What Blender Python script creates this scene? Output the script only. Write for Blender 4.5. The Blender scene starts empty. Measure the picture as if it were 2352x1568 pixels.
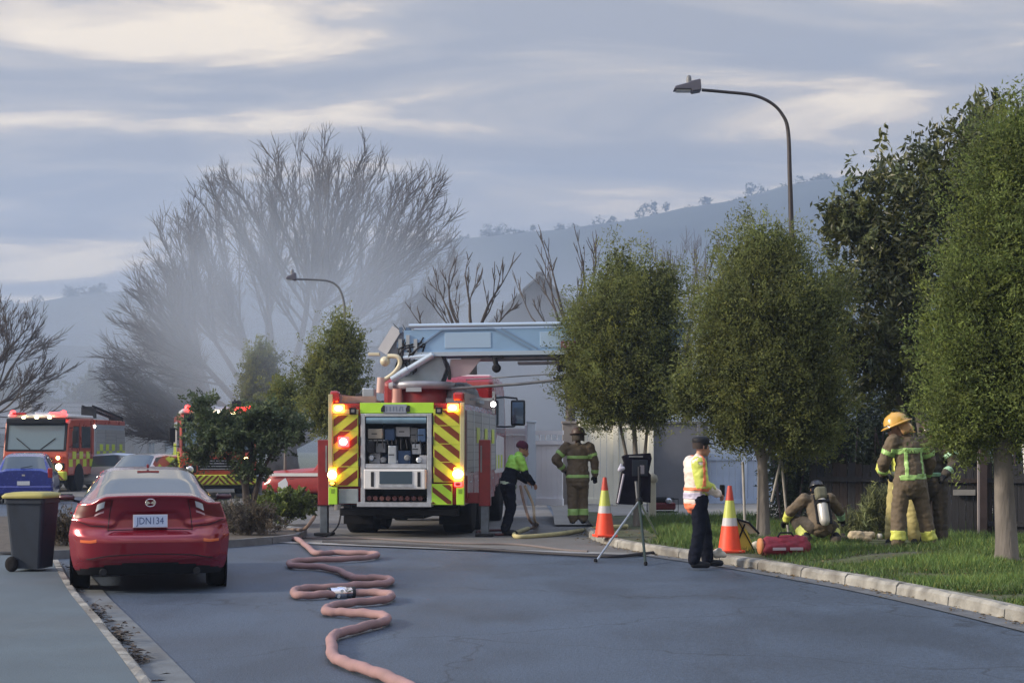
import bpy, bmesh, math, random
import numpy as np
from mathutils import Vector, Matrix, Euler, noise

sc = bpy.context.scene
COL = sc.collection
R = math.radians
random.seed(7)

# ------------------------------------------------------------------ camera, world, sun, exposure
FPX, CX, HY, CH = 3500.0, 1176.0, 1030.0, 1.65      # survey of the photograph (in 2352 px wide units)
cam_d = bpy.data.cameras.new('camera')
cam_d.sensor_width = 36.0
cam_d.lens = FPX / 2352.0 * 36.0
cam_d.shift_y = (HY - 784.0) / 2352.0
cam_d.clip_start = 0.1
cam_d.clip_end = 6000.0
cam = bpy.data.objects.new('camera', cam_d)
cam.location = (0, 0, CH)
cam.rotation_euler = (R(90), 0, 0)
COL.objects.link(cam)
sc.camera = cam

SUN_AZ, SUN_EL = R(-100), R(24)       # azimuth measured from +Y towards +X (sun low on the left, behind thin cloud)
world = bpy.data.worlds.new('World')
sc.world = world
world.use_nodes = True
wt = world.node_tree
for n in list(wt.nodes): wt.nodes.remove(n)
def wn(t, **k):
    n = wt.nodes.new(t)
    for a, b in k.items(): setattr(n, a, b)
    return n
w_out = wn('ShaderNodeOutputWorld'); w_bg = wn('ShaderNodeBackground')
w_sky = wn('ShaderNodeTexSky', sky_type='NISHITA')
w_sky.sun_disc = False
w_sky.sun_elevation = SUN_EL
w_sky.sun_rotation = SUN_AZ
w_sky.dust_density = 2.0
tc = wn('ShaderNodeTexCoord'); sep = wn('ShaderNodeSeparateXYZ')
wt.links.new(tc.outputs['Generated'], sep.inputs[0])
def wm(op, a, b=None, c=None, clamp=False):
    n = wn('ShaderNodeMath', operation=op); n.use_clamp = clamp
    for i, v in enumerate((a, b, c)):
        if v is None: continue
        if isinstance(v, (int, float)): n.inputs[i].default_value = v
        else: wt.links.new(v, n.inputs[i])
    return n.outputs[0]
zpos = wm('MAXIMUM', sep.outputs[2], 0.0)
den = wm('ADD', zpos, 0.10)
u = wm('DIVIDE', sep.outputs[0], den)
v = wm('DIVIDE', sep.outputs[1], den)
comb = wn('ShaderNodeCombineXYZ')
wt.links.new(u, comb.inputs[0]); wt.links.new(v, comb.inputs[1])
mp = wn('ShaderNodeMapping'); wt.links.new(comb.outputs[0], mp.inputs[0])
mp.inputs['Rotation'].default_value = (0, 0, R(20))
mp.inputs['Scale'].default_value = (1.0, 2.0, 1)
mp.inputs['Location'].default_value = (5.1, 2.2, 0)
n1 = wn('ShaderNodeTexNoise'); n1.inputs['Scale'].default_value = 1.15; n1.inputs['Detail'].default_value = 5; n1.inputs['Roughness'].default_value = 0.56
n1.inputs['Distortion'].default_value = 0.5
wt.links.new(mp.outputs[0], n1.inputs['Vector'])
n2 = wn('ShaderNodeTexNoise'); n2.inputs['Scale'].default_value = 0.55; n2.inputs['Detail'].default_value = 3
wt.links.new(mp.outputs[0], n2.inputs['Vector'])
r1 = wn('ShaderNodeValToRGB')
cr = r1.color_ramp
cr.elements[0].position = 0.40; cr.elements[0].color = (0.255, 0.256, 0.272, 1)
cr.elements[1].position = 0.625; cr.elements[1].color = (0.80, 0.67, 0.49, 1)
e = cr.elements.new(0.46); e.color = (0.310, 0.300, 0.298, 1)
e = cr.elements.new(0.52); e.color = (0.395, 0.362, 0.328, 1)
e = cr.elements.new(0.553); e.color = (0.565, 0.480, 0.380, 1)
wt.links.new(n1.outputs['Fac'], r1.inputs[0])
r2 = wn('ShaderNodeValToRGB')
r2.color_ramp.elements[0].position = 0.34; r2.color_ramp.elements[0].color = (1, 1, 1, 1)
r2.color_ramp.elements[1].position = 0.5; r2.color_ramp.elements[1].color = (0, 0, 0, 1)
wt.links.new(n2.outputs['Fac'], r2.inputs[0])
mixb = wn('ShaderNodeMix', data_type='RGBA')
wt.links.new(wm('MULTIPLY', r2.outputs[0], 0.36), mixb.inputs['Factor'])
wt.links.new(r1.outputs[0], mixb.inputs['A']); mixb.inputs['B'].default_value = (0.248, 0.280, 0.335, 1)
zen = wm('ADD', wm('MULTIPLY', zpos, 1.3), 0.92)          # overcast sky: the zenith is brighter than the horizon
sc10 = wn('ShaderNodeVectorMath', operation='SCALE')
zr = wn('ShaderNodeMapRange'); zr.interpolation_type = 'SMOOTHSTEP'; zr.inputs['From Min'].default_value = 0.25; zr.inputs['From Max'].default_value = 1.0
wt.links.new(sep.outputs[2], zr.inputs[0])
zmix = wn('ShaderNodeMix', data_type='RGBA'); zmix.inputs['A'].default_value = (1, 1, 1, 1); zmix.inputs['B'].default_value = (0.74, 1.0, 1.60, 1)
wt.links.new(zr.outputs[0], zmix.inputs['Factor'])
zmul = wn('ShaderNodeVectorMath', operation='MULTIPLY')                # blue tint added overhead, out of view, to cool the light on the ground
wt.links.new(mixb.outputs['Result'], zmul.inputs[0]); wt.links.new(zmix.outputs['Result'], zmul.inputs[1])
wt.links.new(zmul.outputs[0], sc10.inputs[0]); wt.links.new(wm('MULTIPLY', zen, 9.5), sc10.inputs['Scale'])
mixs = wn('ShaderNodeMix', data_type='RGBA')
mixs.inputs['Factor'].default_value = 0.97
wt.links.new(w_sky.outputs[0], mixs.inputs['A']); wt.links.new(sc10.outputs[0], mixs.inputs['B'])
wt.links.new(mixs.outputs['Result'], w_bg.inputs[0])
w_bg.inputs[1].default_value = 0.10
wt.links.new(w_bg.outputs[0], w_out.inputs[0])

sun_d = bpy.data.lights.new('sun', 'SUN')
sun_d.energy = 4.3
sun_d.angle = R(10)
sun_d.color = (1.0, 0.86, 0.68)
sun = bpy.data.objects.new('sun', sun_d)
sd = Vector((math.sin(SUN_AZ) * math.cos(SUN_EL), math.cos(SUN_AZ) * math.cos(SUN_EL), math.sin(SUN_EL)))
sun.rotation_euler = sd.to_track_quat('Z', 'Y').to_euler()
COL.objects.link(sun)

sc.view_settings.view_transform = 'Standard'
sc.view_settings.look = 'None'
sc.view_settings.exposure = 0.42
sc.view_settings.gamma = 1.0
sc.view_settings.use_curve_mapping = False
sc.cycles.use_denoising = True
sc.cycles.max_bounces = 8
sc.cycles.diffuse_bounces = 3
sc.cycles.glossy_bounces = 3
sc.cycles.volume_bounces = 1
sc.cycles.volume_step_rate = 2.0
sc.cycles.volume_max_steps = 64

# ------------------------------------------------------------------ helpers
def W(px, py, Y):
    return Vector(((px - CX) / FPX * Y, Y, CH + (HY - py) / FPX * Y))
def G(px, py, z=0.0):
    Y = FPX * (CH - z) / (py - HY)
    return Vector(((px - CX) / FPX * Y, Y, z))
def X(px, Y): return (px - CX) / FPX * Y
def Z(py, Y): return CH + (HY - py) / FPX * Y

MATS = {}
def mat(name, color, rough=0.6, metal=0.0, var=0.0, scale=8.0, bump=0.0, bscale=60.0, emit=0.0, coat=0.0,
        spec=0.5, tint=False, trans=0.0, dirt=0.0, stretch=(1, 1, 1), ecol=None, leafy=0.0):
    if name in MATS: return MATS[name]
    m = bpy.data.materials.new(name); m.use_nodes = True
    nt = m.node_tree; b = nt.nodes['Principled BSDF']
    c4 = (color[0], color[1], color[2], 1)
    b.inputs['Base Color'].default_value = c4
    b.inputs['Roughness'].default_value = rough
    b.inputs['Metallic'].default_value = metal
    b.inputs['Specular IOR Level'].default_value = spec
    b.inputs['Coat Weight'].default_value = coat
    b.inputs['Coat Roughness'].default_value = 0.06
    if trans: b.inputs['Transmission Weight'].default_value = trans
    if emit:
        b.inputs['Emission Color'].default_value = tuple(ecol or color) + (1,)
        b.inputs['Emission Strength'].default_value = emit
    src = None
    tcn = nt.nodes.new('ShaderNodeTexCoord')
    mpn = nt.nodes.new('ShaderNodeMapping'); mpn.inputs['Scale'].default_value = stretch
    nt.links.new(tcn.outputs['Object'], mpn.inputs[0])
    if var:
        n = nt.nodes.new('ShaderNodeTexNoise'); n.inputs['Scale'].default_value = scale; n.inputs['Detail'].default_value = 6
        nt.links.new(mpn.outputs[0], n.inputs['Vector'])
        rp = nt.nodes.new('ShaderNodeMapRange')
        rp.inputs['From Min'].default_value = 0.3; rp.inputs['From Max'].default_value = 0.7
        rp.inputs['To Min'].default_value = 1 - var; rp.inputs['To Max'].default_value = 1 + var
        nt.links.new(n.outputs['Fac'], rp.inputs[0])
        vm = nt.nodes.new('ShaderNodeVectorMath'); vm.operation = 'SCALE'
        vm.inputs[0].default_value = color
        nt.links.new(rp.outputs[0], vm.inputs['Scale'])
        src = vm.outputs[0]
        rr = nt.nodes.new('ShaderNodeMapRange')
        rr.inputs['To Min'].default_value = max(0.02, rough - 0.12); rr.inputs['To Max'].default_value = min(1, rough + 0.12)
        nt.links.new(n.outputs['Fac'], rr.inputs[0]); nt.links.new(rr.outputs[0], b.inputs['Roughness'])
    if dirt:
        n = nt.nodes.new('ShaderNodeTexNoise'); n.inputs['Scale'].default_value = scale * 0.37; n.inputs['Detail'].default_value = 8
        nt.links.new(mpn.outputs[0], n.inputs['Vector'])
        rp = nt.nodes.new('ShaderNodeMapRange'); rp.inputs['From Min'].default_value = 0.48; rp.inputs['From Max'].default_value = 0.66
        rp.inputs['To Max'].default_value = dirt
        nt.links.new(n.outputs['Fac'], rp.inputs[0])
        mx = nt.nodes.new('ShaderNodeMix'); mx.data_type = 'RGBA'
        nt.links.new(rp.outputs[0], mx.inputs['Factor'])
        if src: nt.links.new(src, mx.inputs['A'])
        else: mx.inputs['A'].default_value = c4
        mx.inputs['B'].default_value = (0.09, 0.08, 0.07, 1)
        src = mx.outputs['Result']
    if tint:
        at = nt.nodes.new('ShaderNodeAttribute'); at.attribute_name = 'tint'
        vm = nt.nodes.new('ShaderNodeVectorMath'); vm.operation = 'MULTIPLY'
        if src: nt.links.new(src, vm.inputs[0])
        else: vm.inputs[0].default_value = color
        nt.links.new(at.outputs['Color'], vm.inputs[1])
        src = vm.outputs[0]
    if src: nt.links.new(src, b.inputs['Base Color'])
    if bump:
        n = nt.nodes.new('ShaderNodeTexNoise'); n.inputs['Scale'].default_value = bscale; n.inputs['Detail'].default_value = 5
        nt.links.new(mpn.outputs[0], n.inputs['Vector'])
        bp = nt.nodes.new('ShaderNodeBump'); bp.inputs['Strength'].default_value = bump; bp.inputs['Distance'].default_value = 0.02
        nt.links.new(n.outputs['Fac'], bp.inputs['Height']); nt.links.new(bp.outputs[0], b.inputs['Normal'])
    if leafy:
        tr_ = nt.nodes.new('ShaderNodeBsdfTranslucent'); mxs = nt.nodes.new('ShaderNodeMixShader'); mxs.inputs[0].default_value = leafy
        if src: nt.links.new(src, tr_.inputs[0])
        else: tr_.inputs[0].default_value = c4
        nt.links.new(b.outputs[0], mxs.inputs[1]); nt.links.new(tr_.outputs[0], mxs.inputs[2])
        nt.links.new(mxs.outputs[0], nt.nodes['Material Output'].inputs['Surface'])
    MATS[name] = m
    return m

def props(o, label=None, cat=None, group=None, kind=None):
    if label: o['label'] = label
    if cat: o['category'] = cat
    if group: o['group'] = group
    if kind: o['kind'] = kind
    return o
def thing(name, label, cat, loc=(0, 0, 0), rz=0.0, group=None):
    o = bpy.data.objects.new(name, None); COL.objects.link(o)
    o.empty_display_size = 0.2
    o.location = loc; o.rotation_euler = (0, 0, rz)
    return props(o, label, cat, group)
def link_mesh(name, me, m=None, parent=None, loc=None, rot=None):
    o = bpy.data.objects.new(name, me); COL.objects.link(o)
    if m and not me.materials: me.materials.append(m)
    if parent: o.parent = parent
    if loc: o.location = loc
    if rot: o.rotation_euler = rot
    return o
def clone(o, parent=None, depth=0):
    c = o.copy(); COL.objects.link(c)
    if parent is not None: c.parent = parent
    for ch in o.children: clone(ch, c)
    return c

class MB:
    def __init__(s): s.v = []; s.f = []; s.sm = []
    def add(s, vs, fs, smooth=False):
        b = len(s.v); s.v += [tuple(p) for p in vs]
        for f in fs: s.f.append(tuple(b + i for i in f)); s.sm.append(smooth)
        return s
    def box(s, c, size, rot=None):
        x, y, z = [k / 2 for k in size]
        vs = [Vector((a * x, b * y, d * z)) for d in (-1, 1) for b in (-1, 1) for a in (-1, 1)]
        if rot:
            e_ = Euler(rot).to_matrix(); vs = [e_ @ p for p in vs]
        c = Vector(c); vs = [p + c for p in vs]
        return s.add(vs, [(0, 2, 3, 1), (4, 5, 7, 6), (0, 1, 5, 4), (2, 6, 7, 3), (0, 4, 6, 2), (1, 3, 7, 5)])
    def beam(s, a, b, w, h):
        a, b = Vector(a), Vector(b); d = (b - a).normalized()
        up = Vector((0, 0, 1)) if abs(d.z) < 0.9 else Vector((0, 1, 0))
        r_ = d.cross(up).normalized(); u_ = r_.cross(d)
        vs = [p + r_ * (i * w / 2) + u_ * (j * h / 2) for p in (a, b) for j in (-1, 1) for i in (-1, 1)]
        return s.add(vs, [(0, 1, 3, 2), (4, 6, 7, 5), (0, 4, 5, 1), (2, 3, 7, 6), (0, 2, 6, 4), (1, 5, 7, 3)])
    def tube(s, pts, rad, n=8, caps=True, smooth=True, flat=1.0):
        pts = [Vector(p) for p in pts]
        if isinstance(rad, (int, float)): rad = [rad] * len(pts)
        rings = []; prev = None
        for i, p in enumerate(pts):
            d = (pts[min(i + 1, len(pts) - 1)] - pts[max(i - 1, 0)])
            d = d.normalized() if d.length > 1e-9 else Vector((0, 0, 1))
            if prev is None:
                up = Vector((0, 0, 1)) if abs(d.z) < 0.95 else Vector((1, 0, 0))
                r_ = d.cross(up).normalized()
            else:
                r_ = (prev - d * prev.dot(d)).normalized()
            prev = r_; u_ = r_.cross(d)
            rings.append([p + (r_ * math.cos(2 * math.pi * k / n) + u_ * (flat * math.sin(2 * math.pi * k / n))) * rad[i] for k in range(n)])
        vs = [q for r in rings for q in r]; fs = []
        for i in range(len(rings) - 1):
            for k in range(n):
                fs.append((i * n + k, i * n + (k + 1) % n, (i + 1) * n + (k + 1) % n, (i + 1) * n + k))
        s.add(vs, fs, smooth)
        if caps:
            s.add(rings[0], [tuple(range(n))[::-1]]); s.add(rings[-1], [tuple(range(n))])
        return s
    def lathe(s, prof, c=(0, 0, 0), n=20, axis='Z', smooth=True, squash=1.0):
        c = Vector(c); vs = []
        for r, h in prof:
            for k in range(n):
                a = 2 * math.pi * k / n
                p = Vector((r * math.cos(a), r * math.sin(a) * squash, h))
                if axis == 'X': p = Vector((h, p.x, p.y))
                if axis == 'Y': p = Vector((p.x, h, p.y))
                vs.append(p + c)
        fs = []
        for i in range(len(prof) - 1):
            for k in range(n):
                fs.append((i * n + k, i * n + (k + 1) % n, (i + 1) * n + (k + 1) % n, (i + 1) * n + k))
        s.add(vs, fs, smooth)
        b = len(prof) - 1
        s.add(vs[:n], [tuple(range(n))[::-1]]); s.add(vs[b * n:], [tuple(range(n))])
        return s
    def prism(s, poly, d0, d1, axis='Y'):
        n = len(poly)
        def mk(p, d):
            if axis == 'Y': return (p[0], d, p[1])
            if axis == 'X': return (d, p[0], p[1])
            return (p[0], p[1], d)
        vs = [mk(p, d0) for p in poly] + [mk(p, d1) for p in poly]
        fs = [tuple(range(n)), tuple(range(2 * n - 1, n - 1, -1))]
        for i in range(n): fs.append((i, i + n, (i + 1) % n + n, (i + 1) % n))
        return s.add(vs, fs)
    def grid(s, fn, nu, nv, smooth=True):
        vs = [fn(i / nu, j / nv) for j in range(nv + 1) for i in range(nu + 1)]
        fs = [(j * (nu + 1) + i, j * (nu + 1) + i + 1, (j + 1) * (nu + 1) + i + 1, (j + 1) * (nu + 1) + i) for j in range(nv) for i in range(nu)]
        return s.add(vs, fs, smooth)
    def mesh(s, name, m=None, fix=True):
        me = bpy.data.meshes.new(name); me.from_pydata(s.v, [], s.f)
        me.polygons.foreach_set('use_smooth', s.sm)
        if fix:
            bm = bmesh.new(); bm.from_mesh(me); bmesh.ops.recalc_face_normals(bm, faces=bm.faces); bm.to_mesh(me); bm.free()
        if m: me.materials.append(m)
        me.update()
        return me
    def build(s, name, m, parent=None, bevel=0.0, fix=True, **k):
        o = link_mesh(name, s.mesh(name, m, fix), None, parent, **k)
        if bevel:
            b = o.modifiers.new('bevel', 'BEVEL'); b.width = bevel; b.segments = 2; b.limit_method = 'ANGLE'; b.angle_limit = R(40)
            b.harden_normals = False
        return o
def box(name, c, size, m, parent=None, bevel=0.0, rot=None):
    return MB().box(c, size, rot).build(name, m, parent, bevel)

def cat_rom(pts, sub=6):
    P = [Vector(p) for p in pts]; out = []
    for i in range(len(P) - 1):
        p0 = P[max(i - 1, 0)]; p1 = P[i]; p2 = P[i + 1]; p3 = P[min(i + 2, len(P) - 1)]
        for k in range(sub):
            t = k / sub
            out.append(0.5 * ((2 * p1) + (p2 - p0) * t + (2 * p0 - 5 * p1 + 4 * p2 - p3) * t * t + (3 * p1 - p0 - 3 * p2 + p3) * t ** 3))
    out.append(P[-1]); return out
def np_mesh(name, V, F, m, tint=None, smooth=False):
    """V (n,3), F (k, c) int arrays -> mesh"""
    me = bpy.data.meshes.new(name)
    V = np.ascontiguousarray(V, dtype=np.float32); F = np.ascontiguousarray(F, dtype=np.int32)
    me.vertices.add(len(V)); me.vertices.foreach_set('co', V.ravel())
    c = F.shape[1]
    me.loops.add(F.size); me.loops.foreach_set('vertex_index', F.ravel())
    me.polygons.add(len(F)); me.polygons.foreach_set('loop_start', np.arange(0, F.size, c, dtype=np.int32))
    try: me.polygons.foreach_set('loop_total', np.full(len(F), c, dtype=np.int32))
    except Exception: pass
    me.polygons.foreach_set('use_smooth', np.full(len(F), smooth))
    if tint is not None:
        a = me.color_attributes.new('tint', 'FLOAT_COLOR', 'POINT')
        t4 = np.ones((len(V), 4), dtype=np.float32); t4[:, :3] = tint
        a.data.foreach_set('color', t4.ravel())
    me.materials.append(m); me.update(calc_edges=True); me.validate()
    return me

def smooth(a, b, x):
    t = min(1, max(0, (x - a) / (b - a))); return t * t * (3 - 2 * t)
def interp(xs, ys, x):
    return float(np.interp(x, xs, ys))
def text_mesh(body, size, name, m, parent, loc, rot, depth=0.003, align='CENTER', sx=1.0):
    cu = bpy.data.curves.new(name, 'FONT'); cu.body = body; cu.size = size; cu.extrude = depth
    cu.align_x = align; cu.align_y = 'CENTER'; cu.resolution_u = 2
    to = bpy.data.objects.new(name, cu); COL.objects.link(to)
    dg = bpy.context.evaluated_depsgraph_get()
    me = bpy.data.meshes.new_from_object(to.evaluated_get(dg))
    bpy.data.objects.remove(to); bpy.data.curves.remove(cu)
    for v_ in me.vertices: v_.co.x *= sx
    me.materials.clear()
    return link_mesh(name, me, m, parent, loc, rot)

# ------------------------------------------------------------------ materials
M_red = mat('fire_red', (0.26, 0.012, 0.014), 0.28, var=0.12, scale=3, coat=0.6)
M_orange = mat('orange_red', (0.42, 0.05, 0.018), 0.3, var=0.12, scale=3, coat=0.6)
M_lime = mat('lime_vinyl', (0.42, 0.74, 0.05), 0.4, var=0.08, scale=5)
M_yel = mat('chevron_yellow', (0.48, 0.55, 0.055), 0.42, var=0.10, scale=6)
M_chred = mat('chevron_red', (0.15, 0.03, 0.008), 0.42, var=0.15, scale=6)
M_silver = mat('silver_panel', (0.42, 0.47, 0.53), 0.35, metal=0.55, var=0.10, scale=4)
M_alu = mat('aluminium', (0.50, 0.54, 0.60), 0.38, metal=0.7, var=0.12, scale=12)
M_shut = mat('shutter_grey', (0.36, 0.37, 0.38), 0.45, metal=0.3, var=0.08, scale=5)
M_boom = mat('boom_blue_grey', (0.25, 0.41, 0.63), 0.42, metal=0.15, var=0.08, scale=2)
M_boomd = mat('boom_dark_blue', (0.10, 0.16, 0.26), 0.5, var=0.1, scale=6)
M_dark = mat('dark_steel', (0.016, 0.018, 0.024), 0.6, var=0.3, scale=10, spec=.3)
M_black = mat('black_plastic', (0.009, 0.010, 0.014), 0.6, var=0.3, scale=15, spec=.25)
M_rubber = mat('tyre_rubber', (0.012, 0.012, 0.014), 0.9, spec=.2, var=0.3, scale=20, bump=0.3, bscale=80)
M_white = mat('white_paint', (0.72, 0.73, 0.75), 0.35, var=0.06, scale=4, coat=0.3)
M_grey = mat('mid_grey', (0.18, 0.19, 0.21), 0.5, var=0.2, scale=8)
M_glass = mat('vehicle_glass', (0.045, 0.065, 0.08), 0.05, spec=1.0, coat=0.5)
M_mirror = mat('mirror_glass', (0.20, 0.30, 0.42), 0.08, metal=0.8)
M_amber = mat('amber_lamp_lit', (1.0, 0.36, 0.03), 0.3, emit=9.0)
M_ambcore = mat('amber_lamp_core', (1.0, 0.72, 0.22), 0.3, emit=14.0)
M_redl = mat('red_lamp_lit', (1.0, 0.03, 0.03), 0.3, emit=7.0)
M_redcore = mat('red_lamp_core', (1.0, 0.45, 0.42), 0.3, emit=12.0)
M_headl = mat('headlamp_lit', (1.0, 0.85, 0.45), 0.3, emit=12.0)
M_whl = mat('white_lamp_lit', (1.0, 0.95, 0.9), 0.3, emit=10.0)
M_redoff = mat('red_lens', (0.35, 0.01, 0.01), 0.15, coat=0.6)
M_amboff = mat('amber_lens', (0.62, 0.12, 0.03), 0.2, coat=0.6)

# ================================================================== SETTING
M_asph = mat('asphalt', (0.044, 0.066, 0.102), 0.62, var=0.22, scale=0.55, bump=0.5, bscale=70, spec=0.55)
def road_wear(m):
    """aggregate grain, fine cracks and darker sealed patches"""
    nt = m.node_tree; b = nt.nodes['Principled BSDF']; src = b.inputs['Base Color'].links[0].from_socket
    t = nt.nodes.new('ShaderNodeTexCoord')
    def noise_fac(scale, a, b_, lo, hi, detail=3, vec=None):
        n = nt.nodes.new('ShaderNodeTexNoise'); n.inputs['Scale'].default_value = scale; n.inputs['Detail'].default_value = detail
        nt.links.new(vec or t.outputs['Object'], n.inputs['Vector'])
        r = nt.nodes.new('ShaderNodeMapRange'); r.inputs['From Min'].default_value = a; r.inputs['From Max'].default_value = b_; r.inputs['To Min'].default_value = lo; r.inputs['To Max'].default_value = hi
        nt.links.new(n.outputs['Fac'], r.inputs[0]); return r.outputs[0]
    g1 = noise_fac(38, .3, .7, .70, 1.32, 2)
    mp2_ = nt.nodes.new('ShaderNodeMapping'); mp2_.inputs['Scale'].default_value = (1, .35, 1); nt.links.new(t.outputs['Object'], mp2_.inputs[0])
    g2 = noise_fac(.9, .50, .62, 1.0, .74, 4, mp2_.outputs[0])
    dn = nt.nodes.new('ShaderNodeTexNoise'); dn.inputs['Scale'].default_value = 1.4; nt.links.new(t.outputs['Object'], dn.inputs['Vector'])
    ad = nt.nodes.new('ShaderNodeVectorMath'); ad.operation = 'MULTIPLY_ADD'; ad.inputs[1].default_value = (.9, .9, .9)
    nt.links.new(dn.outputs['Color'], ad.inputs[0]); nt.links.new(t.outputs['Object'], ad.inputs[2])
    vo = nt.nodes.new('ShaderNodeTexVoronoi'); vo.feature = 'DISTANCE_TO_EDGE'; vo.inputs['Scale'].default_value = .22; nt.links.new(ad.outputs[0], vo.inputs['Vector'])
    cr = nt.nodes.new('ShaderNodeMapRange'); cr.inputs['From Min'].default_value = .0; cr.inputs['From Max'].default_value = .006; cr.inputs['To Min'].default_value = .5; cr.inputs['To Max'].default_value = 1
    nt.links.new(vo.outputs['Distance'], cr.inputs[0])
    cur = src
    for f in (g1, g2, cr.outputs[0]):
        v_ = nt.nodes.new('ShaderNodeVectorMath'); v_.operation = 'SCALE'; nt.links.new(cur, v_.inputs[0]); nt.links.new(f, v_.inputs['Scale']); cur = v_.outputs[0]
    nt.links.new(cur, b.inputs['Base Color'])
road_wear(M_asph)
M_side = mat('worn_chipseal', (0.125, 0.125, 0.125), 0.8, var=0.22, scale=1.1, bump=0.4, bscale=45, dirt=0.35)
M_path = mat('footpath_surface', (0.070, 0.098, 0.120), 0.75, var=0.12, scale=1.3, bump=0.25, bscale=70, dirt=0.2)
M_conc = mat('kerb_concrete', (0.27, 0.265, 0.245), 0.8, var=0.32, scale=5, bump=0.6, bscale=30, dirt=0.75)
M_gut = mat('gutter_concrete', (0.24, 0.25, 0.26), 0.75, var=0.2, scale=3, bump=0.3, bscale=40, dirt=0.3)
M_soil = mat('garden_soil', (0.07, 0.06, 0.05), 0.95, var=0.4, scale=6, bump=0.8, bscale=20)
M_turf = mat('turf', (0.06, 0.075, 0.03), 0.95, var=0.4, scale=4, bump=0.8, bscale=30, dirt=.8)
M_grass = mat('grass_blade', (0.085, 0.15, 0.042), 0.6, tint=True, leafy=.25)
M_far = mat('far_ground', (0.07, 0.085, 0.05), 0.95, var=0.3, scale=0.05)

def sheet(name, poly, z, m, kind='structure'):
    mb = MB(); mb.add([(p[0], p[1], z) for p in poly], [tuple(range(len(poly)))])
    return props(mb.build(name, m), kind=kind)

sheet('ground', [(-3000, -60), (3000, -60), (3000, 2600), (-3000, 2600)], -0.06, M_far)
# the carriageway: a gently crowned surface
def road_pt(a, b):
    x = -26 + 52 * a; y = 2 + 128 * b * b
    return (x, y, 0.006 * math.sin(x * 0.7 + y * 0.2) * min(1, y / 10) - 0.006)
props(MB().grid(road_pt, 60, 60).build('road', M_asph), kind='structure')

KERB_R = [(5.9, 4, 0), (5.6, 7.5, 0), (5.3, 10.5, 0), (4.87, 14.4, 0), (4.35, 17.4, 0), (3.75, 19.6, 0), (3.12, 21.6, 0), (2.3, 23.7, 0), (1.75, 25.6, 0), (1.5, 27.5, 0), (1.45, 29.6, 0)]
KR = cat_rom(KERB_R, 6)
def kerb_x(y):
    return interp([p.y for p in KR], [p.x for p in KR], y)
def HR(x, y):
    """height of the verge on the right"""
    return 0.125 + 0.17 * smooth(27, 36, y) + 0.10 * smooth(0.6, 2.2, x - kerb_x(y)) * smooth(14, 18, y) * (1 - smooth(24, 27, y)) \
        + 0.02 * noise.noise(Vector((x * 0.9, y * 0.9, 0)))

# the second carriageway / forecourt the ladder truck stands on
edge = [(-14, 52), (-4.2, 27.2), (-2.8, 26.4), (0.0, 25.0), (2.05, 24.0), (1.7, 25.6), (1.45, 27.5), (1.4, 30.4), (3.5, 33), (3.5, 37), (1.0, 37), (1.0, 70), (-30, 70), (-30, 52)]
sheet('forecourt', edge, 0.006, M_side)
# gutter strip across
props(MB().grid(lambda a, b: (interp([0, 1], [-4.2, 2.2], a) , interp([0, .5, 1], [26.9, 25.1, 23.6], a) + 0.45 * (b - .5), 0.0115), 24, 1).build('gutter', M_gut), kind='structure')

def verge_pt(a, b):
    y = 3 + 30.5 * b; x0 = kerb_x(min(y, 29.6)) + 0.11
    x = x0 + (17 - x0) * a ** 1.3
    return (x, y, HR(x, y))
props(MB().grid(verge_pt, 50, 70).build('verge', M_turf), kind='structure')
def drive_pt(a, b):
    y = 32.2 + 5.2 * b; x = 0.9 + 17 * a
    return (x, y, (HR(x, y) + 0.012) * smooth(31.5, 34, y + 0.0) if x < 1.9 else HR(x, y) + 0.012)
props(MB().grid(drive_pt, 40, 16).build('footpath', mat('pale_concrete', (0.25, 0.235, 0.21), 0.85, var=0.15, scale=2, bump=0.2)), kind='structure')

# kerbs: every stone a piece
def kerb(name, pts, length=1.2, w=0.15, h=0.13, m=None, gutter=0.0, z0=0.0, seed=1):
    rnd = random.Random(seed)
    root = props(bpy.data.objects.new(name, None), kind='structure'); COL.objects.link(root)
    P = [Vector((p[0], p[1], 0)) for p in pts]
    L = [0]
    for i in range(1, len(P)): L.append(L[-1] + (P[i] - P[i - 1]).length)
    def at(s):
        s = min(max(s, 0), L[-1])
        for i in range(1, len(L)):
            if L[i] >= s: return P[i - 1].lerp(P[i], (s - L[i - 1]) / max(1e-6, L[i] - L[i - 1]))
        return P[-1]
    s = 0.0
    while s < L[-1] - 0.2:
        e_ = min(s + length * rnd.uniform(0.9, 1.1), L[-1])
        mb = MB(); n = 4; rows = []
        for k in range(n + 1):
            ss = s + 0.012 + (e_ - s - 0.024) * k / n
            p = at(ss); d = (at(ss + .05) - at(ss - .05)).normalized(); r_ = Vector((d.y, -d.x, 0))
            wob = rnd.uniform(-.012, .010)
            prof = [(0, -0.05), (0.012, h - 0.035 + wob), (0.045, h + wob), (w, h + 0.004), (w, -0.05)]
            rows.append([p + r_ * a + Vector((0, 0, z0 + b)) for a, b in prof])
        c = len(rows[0]); vs = [q for r_ in rows for q in r_]
        fs = [(i * c + j, i * c + j + 1, (i + 1) * c + j + 1, (i + 1) * c + j) for i in range(n) for j in range(c - 1)]
        fs += [tuple(range(c)), tuple(range(n * c + c - 1, n * c - 1, -1))]
        mb.add(vs, fs)
        mb.build('kerb_stone', m or M_conc, root)
        s = e_
    return root
kerb('kerb', [(p.x - 0.04, p.y) for p in KR], seed=3)
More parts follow.
